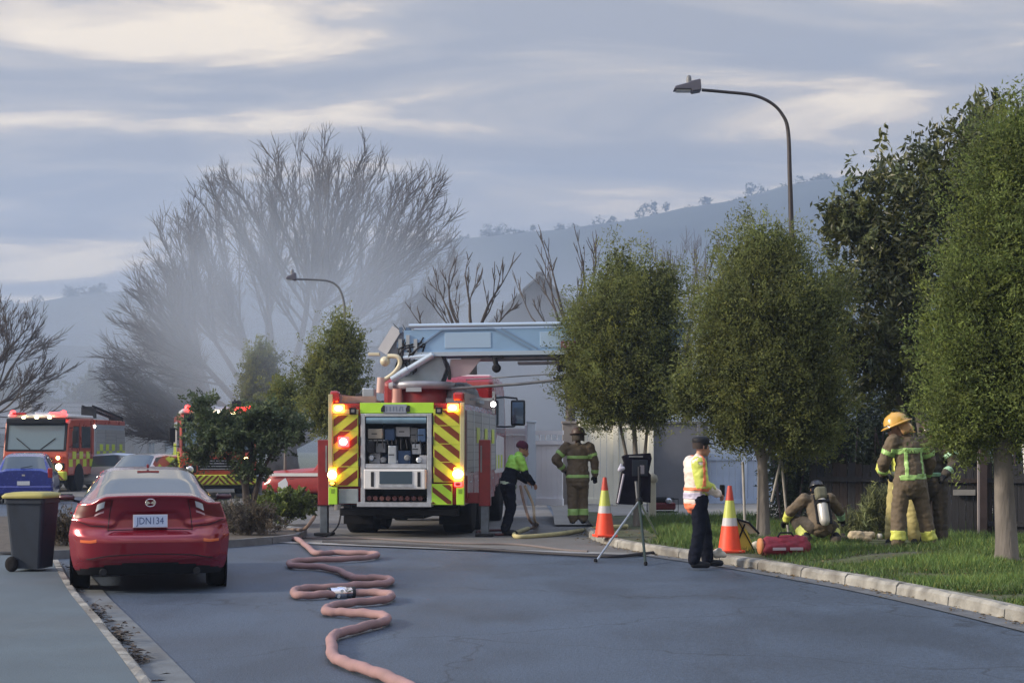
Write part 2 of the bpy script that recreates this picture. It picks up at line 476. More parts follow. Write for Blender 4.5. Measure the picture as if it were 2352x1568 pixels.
props(MB().grid(lambda a, b: (kerb_x(4 + 21 * b) - 0.34 + 0.30 * a, 4 + 21 * b, 0.004 + 0.0 * a), 2, 50).build('gutter', mat('gutter_stained', (0.105, 0.115, 0.13), 0.75, var=0.25, scale=3, bump=0.3, bscale=40, dirt=0.4)), kind='structure')

# left kerb and footpath
KL = [(-0.35, 4.5), (-1.45, 7.6), (-2.55, 10.75), (-3.65, 13.8), (-4.75, 16.8), (-5.75, 19.7), (-6.42, 21.7)]
KLs = [(p.x, p.y) for p in cat_rom([(a, b, 0) for a, b in KL], 5)]
kerb('kerb', [(x - 0.0, y) for x, y in KLs[::-1]], w=0.12, h=0.07, m=M_conc, seed=5)
props(MB().grid(lambda a, b: (interp([k[1] for k in KL], [k[0] for k in KL], 4.5 + 17.2 * b) + 0.01 + (0.30) * a, 4.5 + 17.2 * b, 0.0075), 2, 40).build('gutter', mat('gutter_weathered', (0.105, 0.12, 0.135), 0.75, var=0.3, scale=3, bump=0.3, bscale=40, dirt=0.5)), kind='structure')
poly = [(x - 0.13, y) for x, y in KLs] + [(-7.6, 23.2), (-24, 23.2), (-24, 2), (-6, 2)]
mbp = MB(); mbp.prism([(p[0], p[1]) for p in poly], -0.05, 0.072, 'Z')
props(mbp.build('footpath', M_path), kind='structure')
# leaf litter and debris in the left gutter
rnd = random.Random(11)
V = []; Fc = []
for i in range(300):
    y = rnd.choice([rnd.uniform(5, 21), rnd.gauss(15.0, .22), rnd.gauss(13.1, .3), rnd.gauss(13.1, .3), rnd.gauss(11.9, .2)])
    x = interp([k[1] for k in KL], [k[0] for k in KL], y) + rnd.gauss(0.03, 0.05)
    a = rnd.uniform(0, 6.28); l = rnd.uniform(.015, .05)
    c, s_ = math.cos(a) * l, math.sin(a) * l; z = rnd.uniform(.012, .03) + (0.065 if rnd.random() < .45 else 0)
    b = len(V); V += [(x - c, y - s_, z), (x + s_ * .5, y - c * .5, z + rnd.uniform(0, .02)), (x + c, y + s_, z), (x - s_ * .5, y + c * .5, z + .012)]
    Fc.append((b, b + 1, b + 2, b + 3))
props(link_mesh('leaf_litter', np_mesh('leaf_litter', V, Fc, mat('dead_leaf', (0.05, 0.04, 0.035), 0.9, var=.4, scale=9))), kind='stuff')

# garden island on the left, behind the red car
isl = [(-7.4, 22.6), (-6.35, 23.3), (-4.6, 25.9), (-3.9, 27.3), (-4.05, 29.2), (-5.2, 31.5), (-8.2, 35), (-14.5, 35), (-16, 27), (-12, 23.4)]
kerb('kerb', [(-12, 23.4), (-7.4, 22.75), (-6.35, 23.35), (-4.6, 25.9), (-3.95, 27.2), (-4.05, 29.2), (-5.2, 31.5), (-8.2, 35)], w=0.14, h=0.12, m=mat('dark_kerb', (0.13, 0.14, 0.155), 0.8, var=.25, scale=4, bump=.3), seed=8)
sheet('garden_bed', isl, 0.10, M_soil)

# ------------------------------------------------------------------ the hills
def hill(name, Y, prof, depth, m, rough=1.5, seed=0):
    """prof: list of (px, py) skyline points; a ridge running across at distance Y with slopes front and back"""
    xs = [X(p[0], Y) for p in prof]; zs = [Z(p[1], Y) for p in prof]
    x0, x1 = min(xs), max(xs)
    def pt(a, b):
        x = x0 + (x1 - x0) * a
        h = interp(xs, zs, x)
        t = 1 - abs(b - 0.5) * 2
        k = math.sin(t * math.pi / 2)
        y = Y + (b - 0.5) * depth
        h2 = h + (rough * noise.noise(Vector((x * .05, seed, b * 3))) + rough * .35 * noise.noise(Vector((x * .2, seed, b * 9)))) * (1 if b != .5 else .4)
        return (x, y, h2 * k - 2 * (1 - k))
    o = MB().grid(pt, 260, 12).build(name, m)
    return props(o, kind='structure')
M_hill = mat('hill_scrub', (0.034, 0.044, 0.040), 0.95, var=0.35, scale=0.03)
hill('hill', 1300, [(-2600, 760), (-900, 735), (-200, 715), (0, 705), (130, 690), (260, 672), (500, 655), (800, 610), (960, 566), (1060, 548), (1110, 543), (1290, 526), (1450, 505), (1560, 480), (1650, 466), (1740, 446), (1810, 425), (1870, 414), (1940, 406), (2100, 396), (2352, 380), (2900, 400), (4200, 520), (5600, 680)], 500, M_hill, rough=2.0)
hill('hill', 800, [(-1500, 830), (-300, 800), (100, 790), (400, 800), (700, 770), (1000, 700), (1300, 690), (1600, 660), (2000, 640), (2600, 640), (3600, 760)], 200, M_hill, seed=4)
# woodland clumps on the skyline (they read as one mass)
rng = np.random.default_rng(5)
def clump_blades(cs, rs, n, ls, flat=0.8):
    c = np.array(cs)[rng.integers(0, len(cs), n)] if len(cs) else None
    return c
Vs = []; Fs = []; base = 0
for (pa, pb, pya, pyb, Y, dens) in [(148, 250, 655, 690, 1296, 22), (0, 30, 690, 705, 1296, 6), (1105, 1160, 528, 545, 1296, 12), (1165, 1210, 538, 548, 1296, 6), (1215, 1225, 515, 545, 1296, 2), (1270, 1330, 522, 530, 1296, 5), (1830, 1945, 405, 418, 1296, 18), (960, 1110, 548, 568, 1296, 10), (1330, 1460, 505, 524, 1296, 7), (1460, 1700, 456, 500, 1296, 16), (1700, 1830, 424, 455, 1296, 7), (30, 148, 690, 702, 1296, 8)]:
    for _ in range(dens):
        px = rnd.uniform(pa, pb); c = Vector((X(px, Y), Y + rnd.uniform(-12, 12), Z(rnd.uniform(pya, pyb) + 4, Y)))
        r = rnd.uniform(2.8, 6.2) if pb - pa > 20 else 1.8
        k = 60
        d = rng.normal(size=(k, 3)); d /= np.linalg.norm(d, axis=1)[:, None]
        p = np.array(c) + d * r * rng.uniform(.5, 1.05, (k, 1)) * [1, 1, 1.1]
        a = rng.normal(size=(k, 3)) * 1.1; b = rng.normal(size=(k, 3)) * .8
        q = np.stack([p - a, p + b, p + a], 1).reshape(-1, 3)
        Vs.append(q); Fs.append(np.arange(3 * k).reshape(-1, 3) + base); base += 3 * k
props(link_mesh('hilltop_trees', np_mesh('hilltop_trees', np.concatenate(Vs), np.concatenate(Fs), mat('far_foliage', (0.04, 0.05, 0.03), 0.9))), kind='stuff')

# ================================================================== HAZE AND SMOKE
def volume(name, density, color, noise_spec=None, aniso=0.2):
    m = bpy.data.materials.new(name); m.use_nodes = True
    nt = m.node_tree
    for n in list(nt.nodes): nt.nodes.remove(n)
    o = nt.nodes.new('ShaderNodeOutputMaterial'); p = nt.nodes.new('ShaderNodeVolumePrincipled')
    p.inputs['Color'].default_value = tuple(color) + (1,); p.inputs['Density'].default_value = density
    p.inputs['Anisotropy'].default_value = aniso
    nt.links.new(p.outputs[0], o.inputs['Volume'])
    if noise_spec:
        tcn = nt.nodes.new('ShaderNodeTexCoord')
        nz = nt.nodes.new('ShaderNodeTexNoise'); nz.inputs['Scale'].default_value = noise_spec; nz.inputs['Detail'].default_value = 3
        nz.inputs['Distortion'].default_value = 0.6
        nt.links.new(tcn.outputs['Object'], nz.inputs['Vector'])
        mr = nt.nodes.new('ShaderNodeMapRange'); mr.inputs['From Min'].default_value = .38; mr.inputs['From Max'].default_value = .62
        mr.inputs['To Min'].default_value = 0.12
        nt.links.new(nz.outputs['Fac'], mr.inputs[0])
        # soft fall-off towards the rim of the unit ball the smoke hangs in
        vl = nt.nodes.new('ShaderNodeVectorMath'); vl.operation = 'LENGTH'
        nt.links.new(tcn.outputs['Object'], vl.inputs[0])
        fr = nt.nodes.new('ShaderNodeMapRange'); fr.interpolation_type = 'SMOOTHSTEP'
        fr.inputs['From Min'].default_value = 1.0; fr.inputs['From Max'].default_value = 0.35
        nt.links.new(vl.outputs['Value'], fr.inputs[0])
        mu = nt.nodes.new('ShaderNodeMath'); mu.operation = 'MULTIPLY'
        nt.links.new(mr.outputs[0], mu.inputs[0]); nt.links.new(fr.outputs[0], mu.inputs[1])
        m2 = nt.nodes.new('ShaderNodeMath'); m2.operation = 'MULTIPLY'; m2.inputs[1].default_value = density
        nt.links.new(mu.outputs[0], m2.inputs[0]); nt.links.new(m2.outputs[0], p.inputs['Density'])
    return m
HAZE_D = 0.00062
hz = MB().box((0, 820, 128), (4600, 1720, 260)).build('haze', volume('haze_air', HAZE_D, (0.50, 0.64, 0.90)))
props(hz, kind='stuff')
def smoke(c, r, density, ns, rot=(0, 0, 0)):
    bm = bmesh.new(); bmesh.ops.create_icosphere(bm, subdivisions=2, radius=1.02)
    me = bpy.data.meshes.new('smoke'); bm.to_mesh(me); bm.free()
    o = link_mesh('smoke', me, volume('smoke_air', density, (0.68, 0.77, 0.90), ns), None, c, rot)
    o.scale = r
    return props(o, kind='stuff')
smoke((-8.0, 60, 7.0), (9.5, 9, 7.6), 0.105, 1.3, (0, R(20), 0))
smoke((-2.0, 52, 5.0), (8.0, 6, 5.5), 0.10, 1.4, (0, R(-15), 0))
smoke((4.5, 54, 3.5), (9, 7, 5.8), 0.22, 1.2)
smoke((-23, 76, 4.5), (20, 10, 8.0), 0.085, 1.5)
smoke((-11, 68, 9.5), (12, 8, 7.5), 0.04, 1.5, (0, R(-25), 0))

# ================================================================== TREES
M_bark = mat('bark', (0.17, 0.155, 0.145), 0.9, var=0.35, scale=6, bump=0.8, bscale=25, stretch=(1, 1, .25))
M_twig = mat('bare_twig', (0.085, 0.074, 0.070), 0.9, var=0.3, scale=3)
M_fol = mat('conifer_foliage', (0.150, 0.182, 0.062), 0.7, tint=True, leafy=.5)
M_leaf = mat('broad_leaf', (0.075, 0.095, 0.045), 0.42, tint=True, leafy=.25)
M_bushg = mat('bush_leaf', (0.15, 0.21, 0.05), 0.55, tint=True, leafy=.3)
M_bushd = mat('dark_bush_leaf', (0.050, 0.072, 0.040), 0.6, tint=True)

def crown_mesh(name, blobs, n, leaf, m, seed=0, clump=0.28, up=0.5, droop=0.0, shell=(0.62, 1.0), tv=0.45, warm=0.25, inner=0.25, cn=None, soft=False):
    """blobs: (centre, radii, weight). leaf-sized quads gathered in sprays all through the crown."""
    g = np.random.default_rng(seed)
    w = np.array([b[2] for b in blobs], float); w /= w.sum()
    nc = cn or max(60, int(n / 60))
    bi = g.choice(len(blobs), nc, p=w)
    C0 = np.array([b[0] for b in blobs], float)[bi]; RR = np.array([b[1] for b in blobs], float)[bi]
    d = g.normal(size=(nc, 3)); d /= np.linalg.norm(d, axis=1)[:, None]
    rad = g.uniform(shell[0], shell[1], (nc, 1)); k = int(nc * inner); rad[:k] = g.uniform(.1, shell[0], (k, 1))
    rad *= (1 + 0.09 * np.sin(d[:, :1] * 5 + seed) + 0.08 * np.sin(d[:, 2:3] * 7 + seed * 2) + .035 * g.normal(size=(nc, 1)))
    cc = C0 + d * RR * rad
    tint_c = 1 + tv * g.normal(size=(nc, 1)) * .6
    warm_c = g.uniform(0, 1, (nc, 1)) ** 2 * warm
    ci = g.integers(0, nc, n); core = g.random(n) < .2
    csz = clump * g.uniform(.5, 1.4, (nc, 1))
    # each spray: spindle that points outward and upward
    ax = d * 0.75 + np.array([0, 0, up]) + .45 * g.normal(size=(nc, 3)); ax /= np.linalg.norm(ax, axis=1)[:, None]
    t = g.uniform(-1, 1, (n, 1))
    p = cc[ci] + ax[ci] * t * csz[ci] * 1.35 + np.clip(g.normal(size=(n, 3)), -1.5, 1.5) * csz[ci] * 0.42 * (1.05 - np.abs(t) * .75)
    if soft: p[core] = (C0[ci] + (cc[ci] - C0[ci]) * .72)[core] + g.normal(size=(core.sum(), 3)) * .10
    p[:, 2] -= droop * np.abs(g.normal(size=n)) * csz[ci][:, 0]
    a = ax[ci] * .8 + g.normal(size=(n, 3)) * .55; a /= np.linalg.norm(a, axis=1)[:, None]
    b = np.cross(a, g.normal(size=(n, 3))); b /= np.linalg.norm(b, axis=1)[:, None] + 1e-9
    L = leaf[0] * g.uniform(.6, 1.35, (n, 1)); Wd = leaf[1] * g.uniform(.6, 1.3, (n, 1))
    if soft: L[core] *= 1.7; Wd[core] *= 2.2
    nrm = np.cross(a, b)
    q = np.stack([p - a * L * .5, p + b * Wd * .5 + nrm * Wd * .2, p + a * L * .5, p - b * Wd * .5 + nrm * Wd * .2], 1).reshape(-1, 3)
    F = np.arange(4 * n).reshape(-1, 4)
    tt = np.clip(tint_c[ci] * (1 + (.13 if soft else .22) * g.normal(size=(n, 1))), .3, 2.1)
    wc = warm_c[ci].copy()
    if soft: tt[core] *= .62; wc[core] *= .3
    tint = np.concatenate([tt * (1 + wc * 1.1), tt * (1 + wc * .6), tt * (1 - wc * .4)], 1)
    return np_mesh(name, q, F, m, np.repeat(tint, 4, axis=0))

def trunk_limbs(limbs, m, parent, name='trunk', n=9):
    mb = MB()
    for pts, r0, r1 in limbs:
        P = cat_rom(pts, 4); k = len(P)
        mb.tube(P, [r0 + (r1 - r0) * (i / (k - 1)) ** .8 for i in range(k)], n)
    return mb.build(name, m, parent)

TREES = 'round-headed conifers along the street'
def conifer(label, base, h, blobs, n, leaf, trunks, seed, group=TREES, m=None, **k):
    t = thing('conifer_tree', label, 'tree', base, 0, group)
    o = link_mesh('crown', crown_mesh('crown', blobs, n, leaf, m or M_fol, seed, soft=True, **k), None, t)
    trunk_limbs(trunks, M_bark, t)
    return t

# T1: the one over the white gate
Y1 = 29.5; b1 = Vector((X(1462, Y1), Y1, HR(X(1462, Y1), Y1)))
def rel(px, py, Y, b): return (X(px, Y) - b.x, Y - b.y, Z(py, Y) - b.z)
s1 = Y1 / FPX
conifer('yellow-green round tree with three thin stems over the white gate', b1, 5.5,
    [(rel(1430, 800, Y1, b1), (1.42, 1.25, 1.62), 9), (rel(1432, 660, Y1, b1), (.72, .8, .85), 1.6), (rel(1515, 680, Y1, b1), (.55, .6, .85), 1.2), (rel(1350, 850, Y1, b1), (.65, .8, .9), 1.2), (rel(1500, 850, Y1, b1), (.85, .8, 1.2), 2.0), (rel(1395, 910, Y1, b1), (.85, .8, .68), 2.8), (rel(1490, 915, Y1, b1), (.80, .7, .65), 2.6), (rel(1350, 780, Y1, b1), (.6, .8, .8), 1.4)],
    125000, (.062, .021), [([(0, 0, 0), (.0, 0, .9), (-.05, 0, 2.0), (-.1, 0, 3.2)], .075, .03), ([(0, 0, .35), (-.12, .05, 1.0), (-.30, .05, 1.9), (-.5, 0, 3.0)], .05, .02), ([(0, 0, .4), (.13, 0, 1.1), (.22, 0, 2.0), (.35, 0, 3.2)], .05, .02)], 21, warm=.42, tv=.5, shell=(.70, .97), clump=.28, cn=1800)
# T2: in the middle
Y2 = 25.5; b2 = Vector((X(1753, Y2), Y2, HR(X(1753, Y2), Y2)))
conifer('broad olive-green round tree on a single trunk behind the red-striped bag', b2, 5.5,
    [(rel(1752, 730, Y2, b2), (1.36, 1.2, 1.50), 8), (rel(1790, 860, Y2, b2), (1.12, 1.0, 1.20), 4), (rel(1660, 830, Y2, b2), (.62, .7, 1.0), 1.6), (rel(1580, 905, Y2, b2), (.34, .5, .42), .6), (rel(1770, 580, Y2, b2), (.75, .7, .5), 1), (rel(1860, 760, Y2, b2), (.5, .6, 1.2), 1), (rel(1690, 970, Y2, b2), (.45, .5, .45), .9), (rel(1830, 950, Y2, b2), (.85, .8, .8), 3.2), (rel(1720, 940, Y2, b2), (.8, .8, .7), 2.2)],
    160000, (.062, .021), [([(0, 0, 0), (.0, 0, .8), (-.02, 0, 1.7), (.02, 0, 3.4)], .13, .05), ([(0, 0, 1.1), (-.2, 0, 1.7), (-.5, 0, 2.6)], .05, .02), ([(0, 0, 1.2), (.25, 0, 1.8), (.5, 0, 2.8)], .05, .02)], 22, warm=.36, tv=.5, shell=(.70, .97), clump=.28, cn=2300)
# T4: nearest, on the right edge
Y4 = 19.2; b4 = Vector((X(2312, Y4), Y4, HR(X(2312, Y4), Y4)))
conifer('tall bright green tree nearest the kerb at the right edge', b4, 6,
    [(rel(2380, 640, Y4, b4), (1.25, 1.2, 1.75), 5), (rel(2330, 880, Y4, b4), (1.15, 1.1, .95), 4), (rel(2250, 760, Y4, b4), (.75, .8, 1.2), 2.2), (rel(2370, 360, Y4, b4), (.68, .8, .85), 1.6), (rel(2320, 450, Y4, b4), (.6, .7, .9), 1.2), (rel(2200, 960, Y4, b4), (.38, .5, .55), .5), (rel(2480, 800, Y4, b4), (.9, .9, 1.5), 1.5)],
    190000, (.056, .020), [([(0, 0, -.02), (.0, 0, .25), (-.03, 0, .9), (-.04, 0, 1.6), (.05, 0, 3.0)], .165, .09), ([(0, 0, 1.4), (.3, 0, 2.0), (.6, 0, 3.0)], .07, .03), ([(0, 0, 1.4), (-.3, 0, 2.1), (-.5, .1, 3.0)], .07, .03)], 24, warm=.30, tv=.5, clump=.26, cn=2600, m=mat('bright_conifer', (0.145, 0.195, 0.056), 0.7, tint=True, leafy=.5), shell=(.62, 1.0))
# T3: broad-leaved tree behind
Y3 = 27.5; b3 = Vector((X(2120, Y3), Y3, HR(X(2120, Y3), Y3)))
t3 = thing('broadleaf_tree', 'dark glossy broad-leaved tree rising behind the wooden fence', 'tree', b3)
link_mesh('crown', crown_mesh('crown', [(rel(2010, 560, Y3, b3), (.95, 1.0, 1.3), 2.4), (rel(2130, 480, Y3, b3), (1.0, 1.1, 1.5), 2.6), (rel(2230, 380, Y3, b3), (.9, 1.1, 1.15), 2), (rel(2060, 760, Y3, b3), (.95, 1.0, 1.4), 2.6), (rel(1960, 480, Y3, b3), (.35, .5, .6), .5), (rel(1955, 790, Y3, b3), (.38, .5, .6), .5), (rel(2200, 700, Y3, b3), (1.1, 1.1, 1.6), 2), (rel(2015, 400, Y3, b3), (.18, .3, .35), .15), (rel(2330, 330, Y3, b3), (.9, .9, 1.1), 1.2)], 32000, (.16, .062), M_leaf, 31, clump=.3, droop=.6, tv=.55, warm=.5, up=.1, shell=(.7, 1.0)), None, t3)
trunk_limbs([([(0, 0, 0), (.05, 0, 1.2), (-.1, 0, 2.6), (0, 0, 4.2)], .16, .06), ([(0, 0, 1.3), (-.4, 0, 2.3), (-.7, 0, 3.6)], .09, .03), ([(0, 0, 1.6), (.5, 0, 2.8), (.8, 0, 4.4)], .09, .03)], M_bark, t3)
# hedge-like dark conifers behind the fence on the right
for i, (px, w_, top, Y) in enumerate([(1905, 95, 835, 30.5), (2010, 110, 870, 30), (2110, 120, 850, 30.5), (1820, 90, 960, 31.0), (2235, 130, 840, 30), (2350, 130, 800, 30)]):
    b = Vector((X(px, Y), Y, HR(X(px, Y), Y))); hgt = Z(top, Y) - b.z; rr = w_ / FPX * Y * .62
    t = thing('hedge_tree', ['dark hedge tree behind the round olive tree with bare drooping stems', 'dark hedge tree above the crouching firefighter', 'dark hedge tree behind the yellow-helmeted firefighter', 'low dark hedge tree between the timber fence and the blue-white fence', 'dark hedge tree above the timber gate', 'dark hedge tree past the trunk at the right edge'][i], 'tree', b, 0, 'dark hedge behind the timber fence')
    link_mesh('crown', crown_mesh('crown', [((0, 0, hgt * .62), (rr, .7, hgt * .42), 3), ((0, 0, hgt * .3), (rr * .8, .5, hgt * .3), 1)], 9000, (.13, .035), M_bushd, 40 + i, clump=.22, up=-.3, droop=1.2, tv=.6), None, t)
    limbs = []
    rn = random.Random(90 + i)
    for k in range(7):
        x = rn.uniform(-rr, rr); limbs.append(([(x * .8, -.35, 0), (x * .9 + rn.uniform(-.1, .1), -.45, hgt * .3), (x + rn.uniform(-.15, .15), -.4, hgt * .66)], rn.uniform(.02, .05), .012))
    trunk_limbs(limbs, mat('hedge_bark', (0.13, 0.10, 0.11), .9, var=.4, scale=5), t, n=6)

# left group behind the garden
YB = 41; bB = Vector((X(775, YB), YB, 0))
conifer('olive round tree between the bushes and the ladder truck', bB, 5, [(rel(772, 860, YB, bB), (1.0, .95, 1.3), 4), (rel(775, 940, YB, bB), (.9, .8, .8), 2.5), (rel(790, 780, YB, bB), (.6, .6, .6), 1), (rel(760, 940, YB, bB), (.7, .7, .9), 1.5), (rel(730, 890, YB, bB), (.45, .5, .8), .8)], 45000, (.085, .030), [([(0, 0, 0), (0, 0, 1), (0, 0, 3)], .09, .04)], 51, warm=.5, tv=.35)
YA = 57; bA = Vector((X(598, YA), YA, 0))
conifer('smoke-veiled round tree left of the far street lamp', bA, 5, [(rel(598, 865, YA, bA), (.84, .8, 1.4), 4), (rel(585, 930, YA, bA), (.8, .8, .9), 1.5)], 20000, (.10, .04), [([(0, 0, 0), (0, 0, 1), (0, 0, 3)], .09, .04)], 52, warm=.4, tv=.3)
YC = 44; bC = Vector((X(655, YC), YC, 0))
conifer('small brownish round tree between the two taller olive ones', bC, 3, [(rel(655, 920, YC, bC), (.58, .6, .75), 4), (rel(640, 965, YC, bC), (.6, .6, .6), 1.5)], 9000, (.09, .04), [([(0, 0, 0), (0, 0, 1), (0, 0, 2)], .07, .03)], 53, warm=.6, tv=.35)

# dark green garden tree (open, two gnarled stems)
YD = 31.5; bD = Vector((X(575, YD), YD, 0.10))
td = thing('garden_tree', 'low dark green spreading tree in the garden behind the red car', 'tree', bD)
link_mesh('crown', crown_mesh('crown', [(rel(490, 985, YD, bD), (.62, .6, .42), 2), (rel(560, 1000, YD, bD), (.7, .7, .52), 2.2), (rel(640, 1000, YD, bD), (.62, .6, .42), 2), (rel(465, 935, YD, bD), (.28, .4, .22), .5), (rel(575, 1070, YD, bD), (.42, .5, .35), .7), (rel(455, 1045, YD, bD), (.28, .3, .28), .5), (rel(600, 955, YD, bD), (.55, .5, .3), 1), (rel(690, 975, YD, bD), (.25, .3, .3), .4)], 22000, (.085, .040), mat('garden_tree_leaf', (0.065, 0.100, 0.050), 0.6, tint=True, leafy=.3), 61, clump=.17, tv=.5, warm=.3, shell=(.5, 1.0), up=.2), None, td)
trunk_limbs([([(0, 0, 0), (-.08, 0, .5), (-.15, 0, .9), (-.5, 0, 1.4), (-.9, 0, 1.7)], .11, .03), ([(0, 0, .2), (.12, 0, .7), (.3, 0, 1.2), (.6, 0, 1.7)], .08, .025), ([(-.1, 0, .7), (0, 0, 1.3), (.05, 0, 1.9)], .06, .02)], mat('dark_bark', (.05, .042, .04), .9, var=.4), td)

def bush(label, px, py, Y, w_, h_, n, leaf, m, seed, z0=0.1, group=None, **k):
    b = Vector((X(px, Y), Y, z0))
    t = thing('bush', label, 'bush', b, 0, group)
    kk = dict(clump=.12, tv=.5, warm=.4, up=.8, shell=(.4, 1.0), inner=.3); kk.update(k)
    link_mesh('foliage', crown_mesh('foliage', [((0, 0, h_ * .45), (w_ * .5, w_ * .42, h_ * .5), 3), ((-w_ * .22, .1, h_ * .4), (w_ * .3, w_ * .3, h_ * .42), 1.5), ((w_ * .24, 0, h_ * .36), (w_ * .3, w_ * .3, h_ * .4), 1.5)], n, leaf, m, seed, **kk), None, t)
    trunk_limbs([([(0, 0, -.02), (-.03, 0, h_ * .3), (-w_ * .2, 0, h_ * .7)], .03, .01), ([(0, 0, -.02), (.04, 0, h_ * .3), (w_ * .2, 0, h_ * .7)], .03, .01)], M_twig, t, 'stem', 6)
    return t
bush('light green low bush beside the red outrigger leg', 660, 1185, 33, 1.15, .80, 6500, (.085, .045), M_bushg, 71)
bush('smaller light green bush at the foot of the dark garden tree', 605, 1190, 32, .7, .55, 3500, (.08, .042), M_bushg, 72)
M_dry = mat('dry_shrub', (0.075, 0.065, 0.055), 0.9, tint=True)
bush('dark dry shrub sprawling over the kerb right of the red car', 575, 1235, 27.4, 1.05, .62, 9000, (.075, .014), M_dry, 73, clump=.10, tv=.6, up=.4)
bush('grey-green dry shrub just right of the red car roofline', 535, 1200, 28.4, .9, .72, 6500, (.075, .016), mat('grey_shrub', (0.085, 0.09, 0.075), .9, tint=True), 74, clump=.10, up=.7)
bush('dark dry shrub between the wheelie bin and the red car', 150, 1240, 24.5, .8, .62, 6000, (.07, .018), M_dry, 75, clump=.1)
bush('dark ground shrub half hidden behind the red car', 300, 1200, 29.5, 2.2, .5, 7000, (.07, .025), M_bushd, 76)
bush('tall tussocky shrub against the timber fence', 2015, 1190, 24.2, .55, 1.0, 3800, (.20, .012), mat('tussock', (0.10, 0.125, 0.06), .8, tint=True), 77, z0=.2, up=1.5)
bush('weedy shrub at the fence foot behind the crouching firefighter', 1960, 1210, 24.3, .5, .45, 1800, (.14, .012), mat('tussock', (0.10, 0.125, 0.06), .8, tint=True), 78, z0=.2, up=1.5)

# bare winter trees
def bare(name_label, base, trunks, depth, seed, stem=None, parent_name='bare_tree', spread=.5, upw=.12, twig=.006, ratio=.74, group=None, kids=(2, 3), lenj=.2, sides=3):
    rn = random.Random(seed)
    t = thing(parent_name, name_label, 'tree', base, 0, group)
    cur = [None]; st_mb = MB(); stem_mb = None
    if stem: st_mb.tube([(0, 0, -.1), (0, 0, stem[0] * .5), (0, 0, stem[0])], [stem[1] * 1.3, stem[1], stem[1] * .8], 9)
    def grow(p, d, L, r, lv):
        mb = cur[0][0] if lv >= depth else cur[0][1]
        seg = 4 if lv > 1 else 3
        pts = [p]; q = p; dd = d.copy()
        for i in range(seg):
            dd = (dd + Vector((rn.gauss(0, .09), rn.gauss(0, .09), rn.gauss(0, .06) + upw * .5))).normalized()
            q = q + dd * (L / seg); pts.append(q)
        rr = [r * (1 - .42 * i / seg) for i in range(seg + 1)]
        if lv == 0: rr[-1] = twig * .5
        mb.tube(pts, rr, 7 if lv >= depth - 1 else (5 if lv > depth - 3 else sides), caps=False)
        if lv == 0: return
        n = rn.randint(*kids) + (1 if lv <= 2 else 0)
        for i in range(n):
            f = 1.0 if i == 0 else rn.uniform(.35, .98)
            idx = f * seg; k = int(min(idx, seg - 1)); o = pts[k].lerp(pts[k + 1], idx - k)
            a = rn.uniform(0, 6.283); per = dd.orthogonal().normalized()
            per.rotate(Matrix.Rotation(a, 3, dd))
            s_ = spread * (rn.uniform(.25, .6) if i == 0 else rn.uniform(.6, 1.15))
            nd = (dd + per * s_ + Vector((0, 0, upw))).normalized()
            grow(o, nd, L * ratio * rn.uniform(1 - lenj, 1 + lenj), max(twig, rr[-1] * (.85 if i == 0 else rn.uniform(.45, .75))), lv - 1)
    main = not stem
    for i, (p, d, L, r) in enumerate(trunks):
        br = MB()
        if main and i == 0:
            trunk = MB(); mb0 = trunk
        tk = trunk if (main and i == 0) else br
        cur[0] = (tk, br)
        grow(Vector(p), Vector(d).normalized(), L, r, depth)
        if main and i == 0: stem_mb = trunk
        br.build('limb', M_twig, t, fix=False)
    (stem_mb if main else st_mb).build('trunk', M_twig, t, fix=False)
    return t
YL = 74; bb = Vector((X(650, YL), YL, 0))
BIG = thing('bare_tree', 'huge fan-shaped bare tree rising out of the smoke', 'tree', bb)
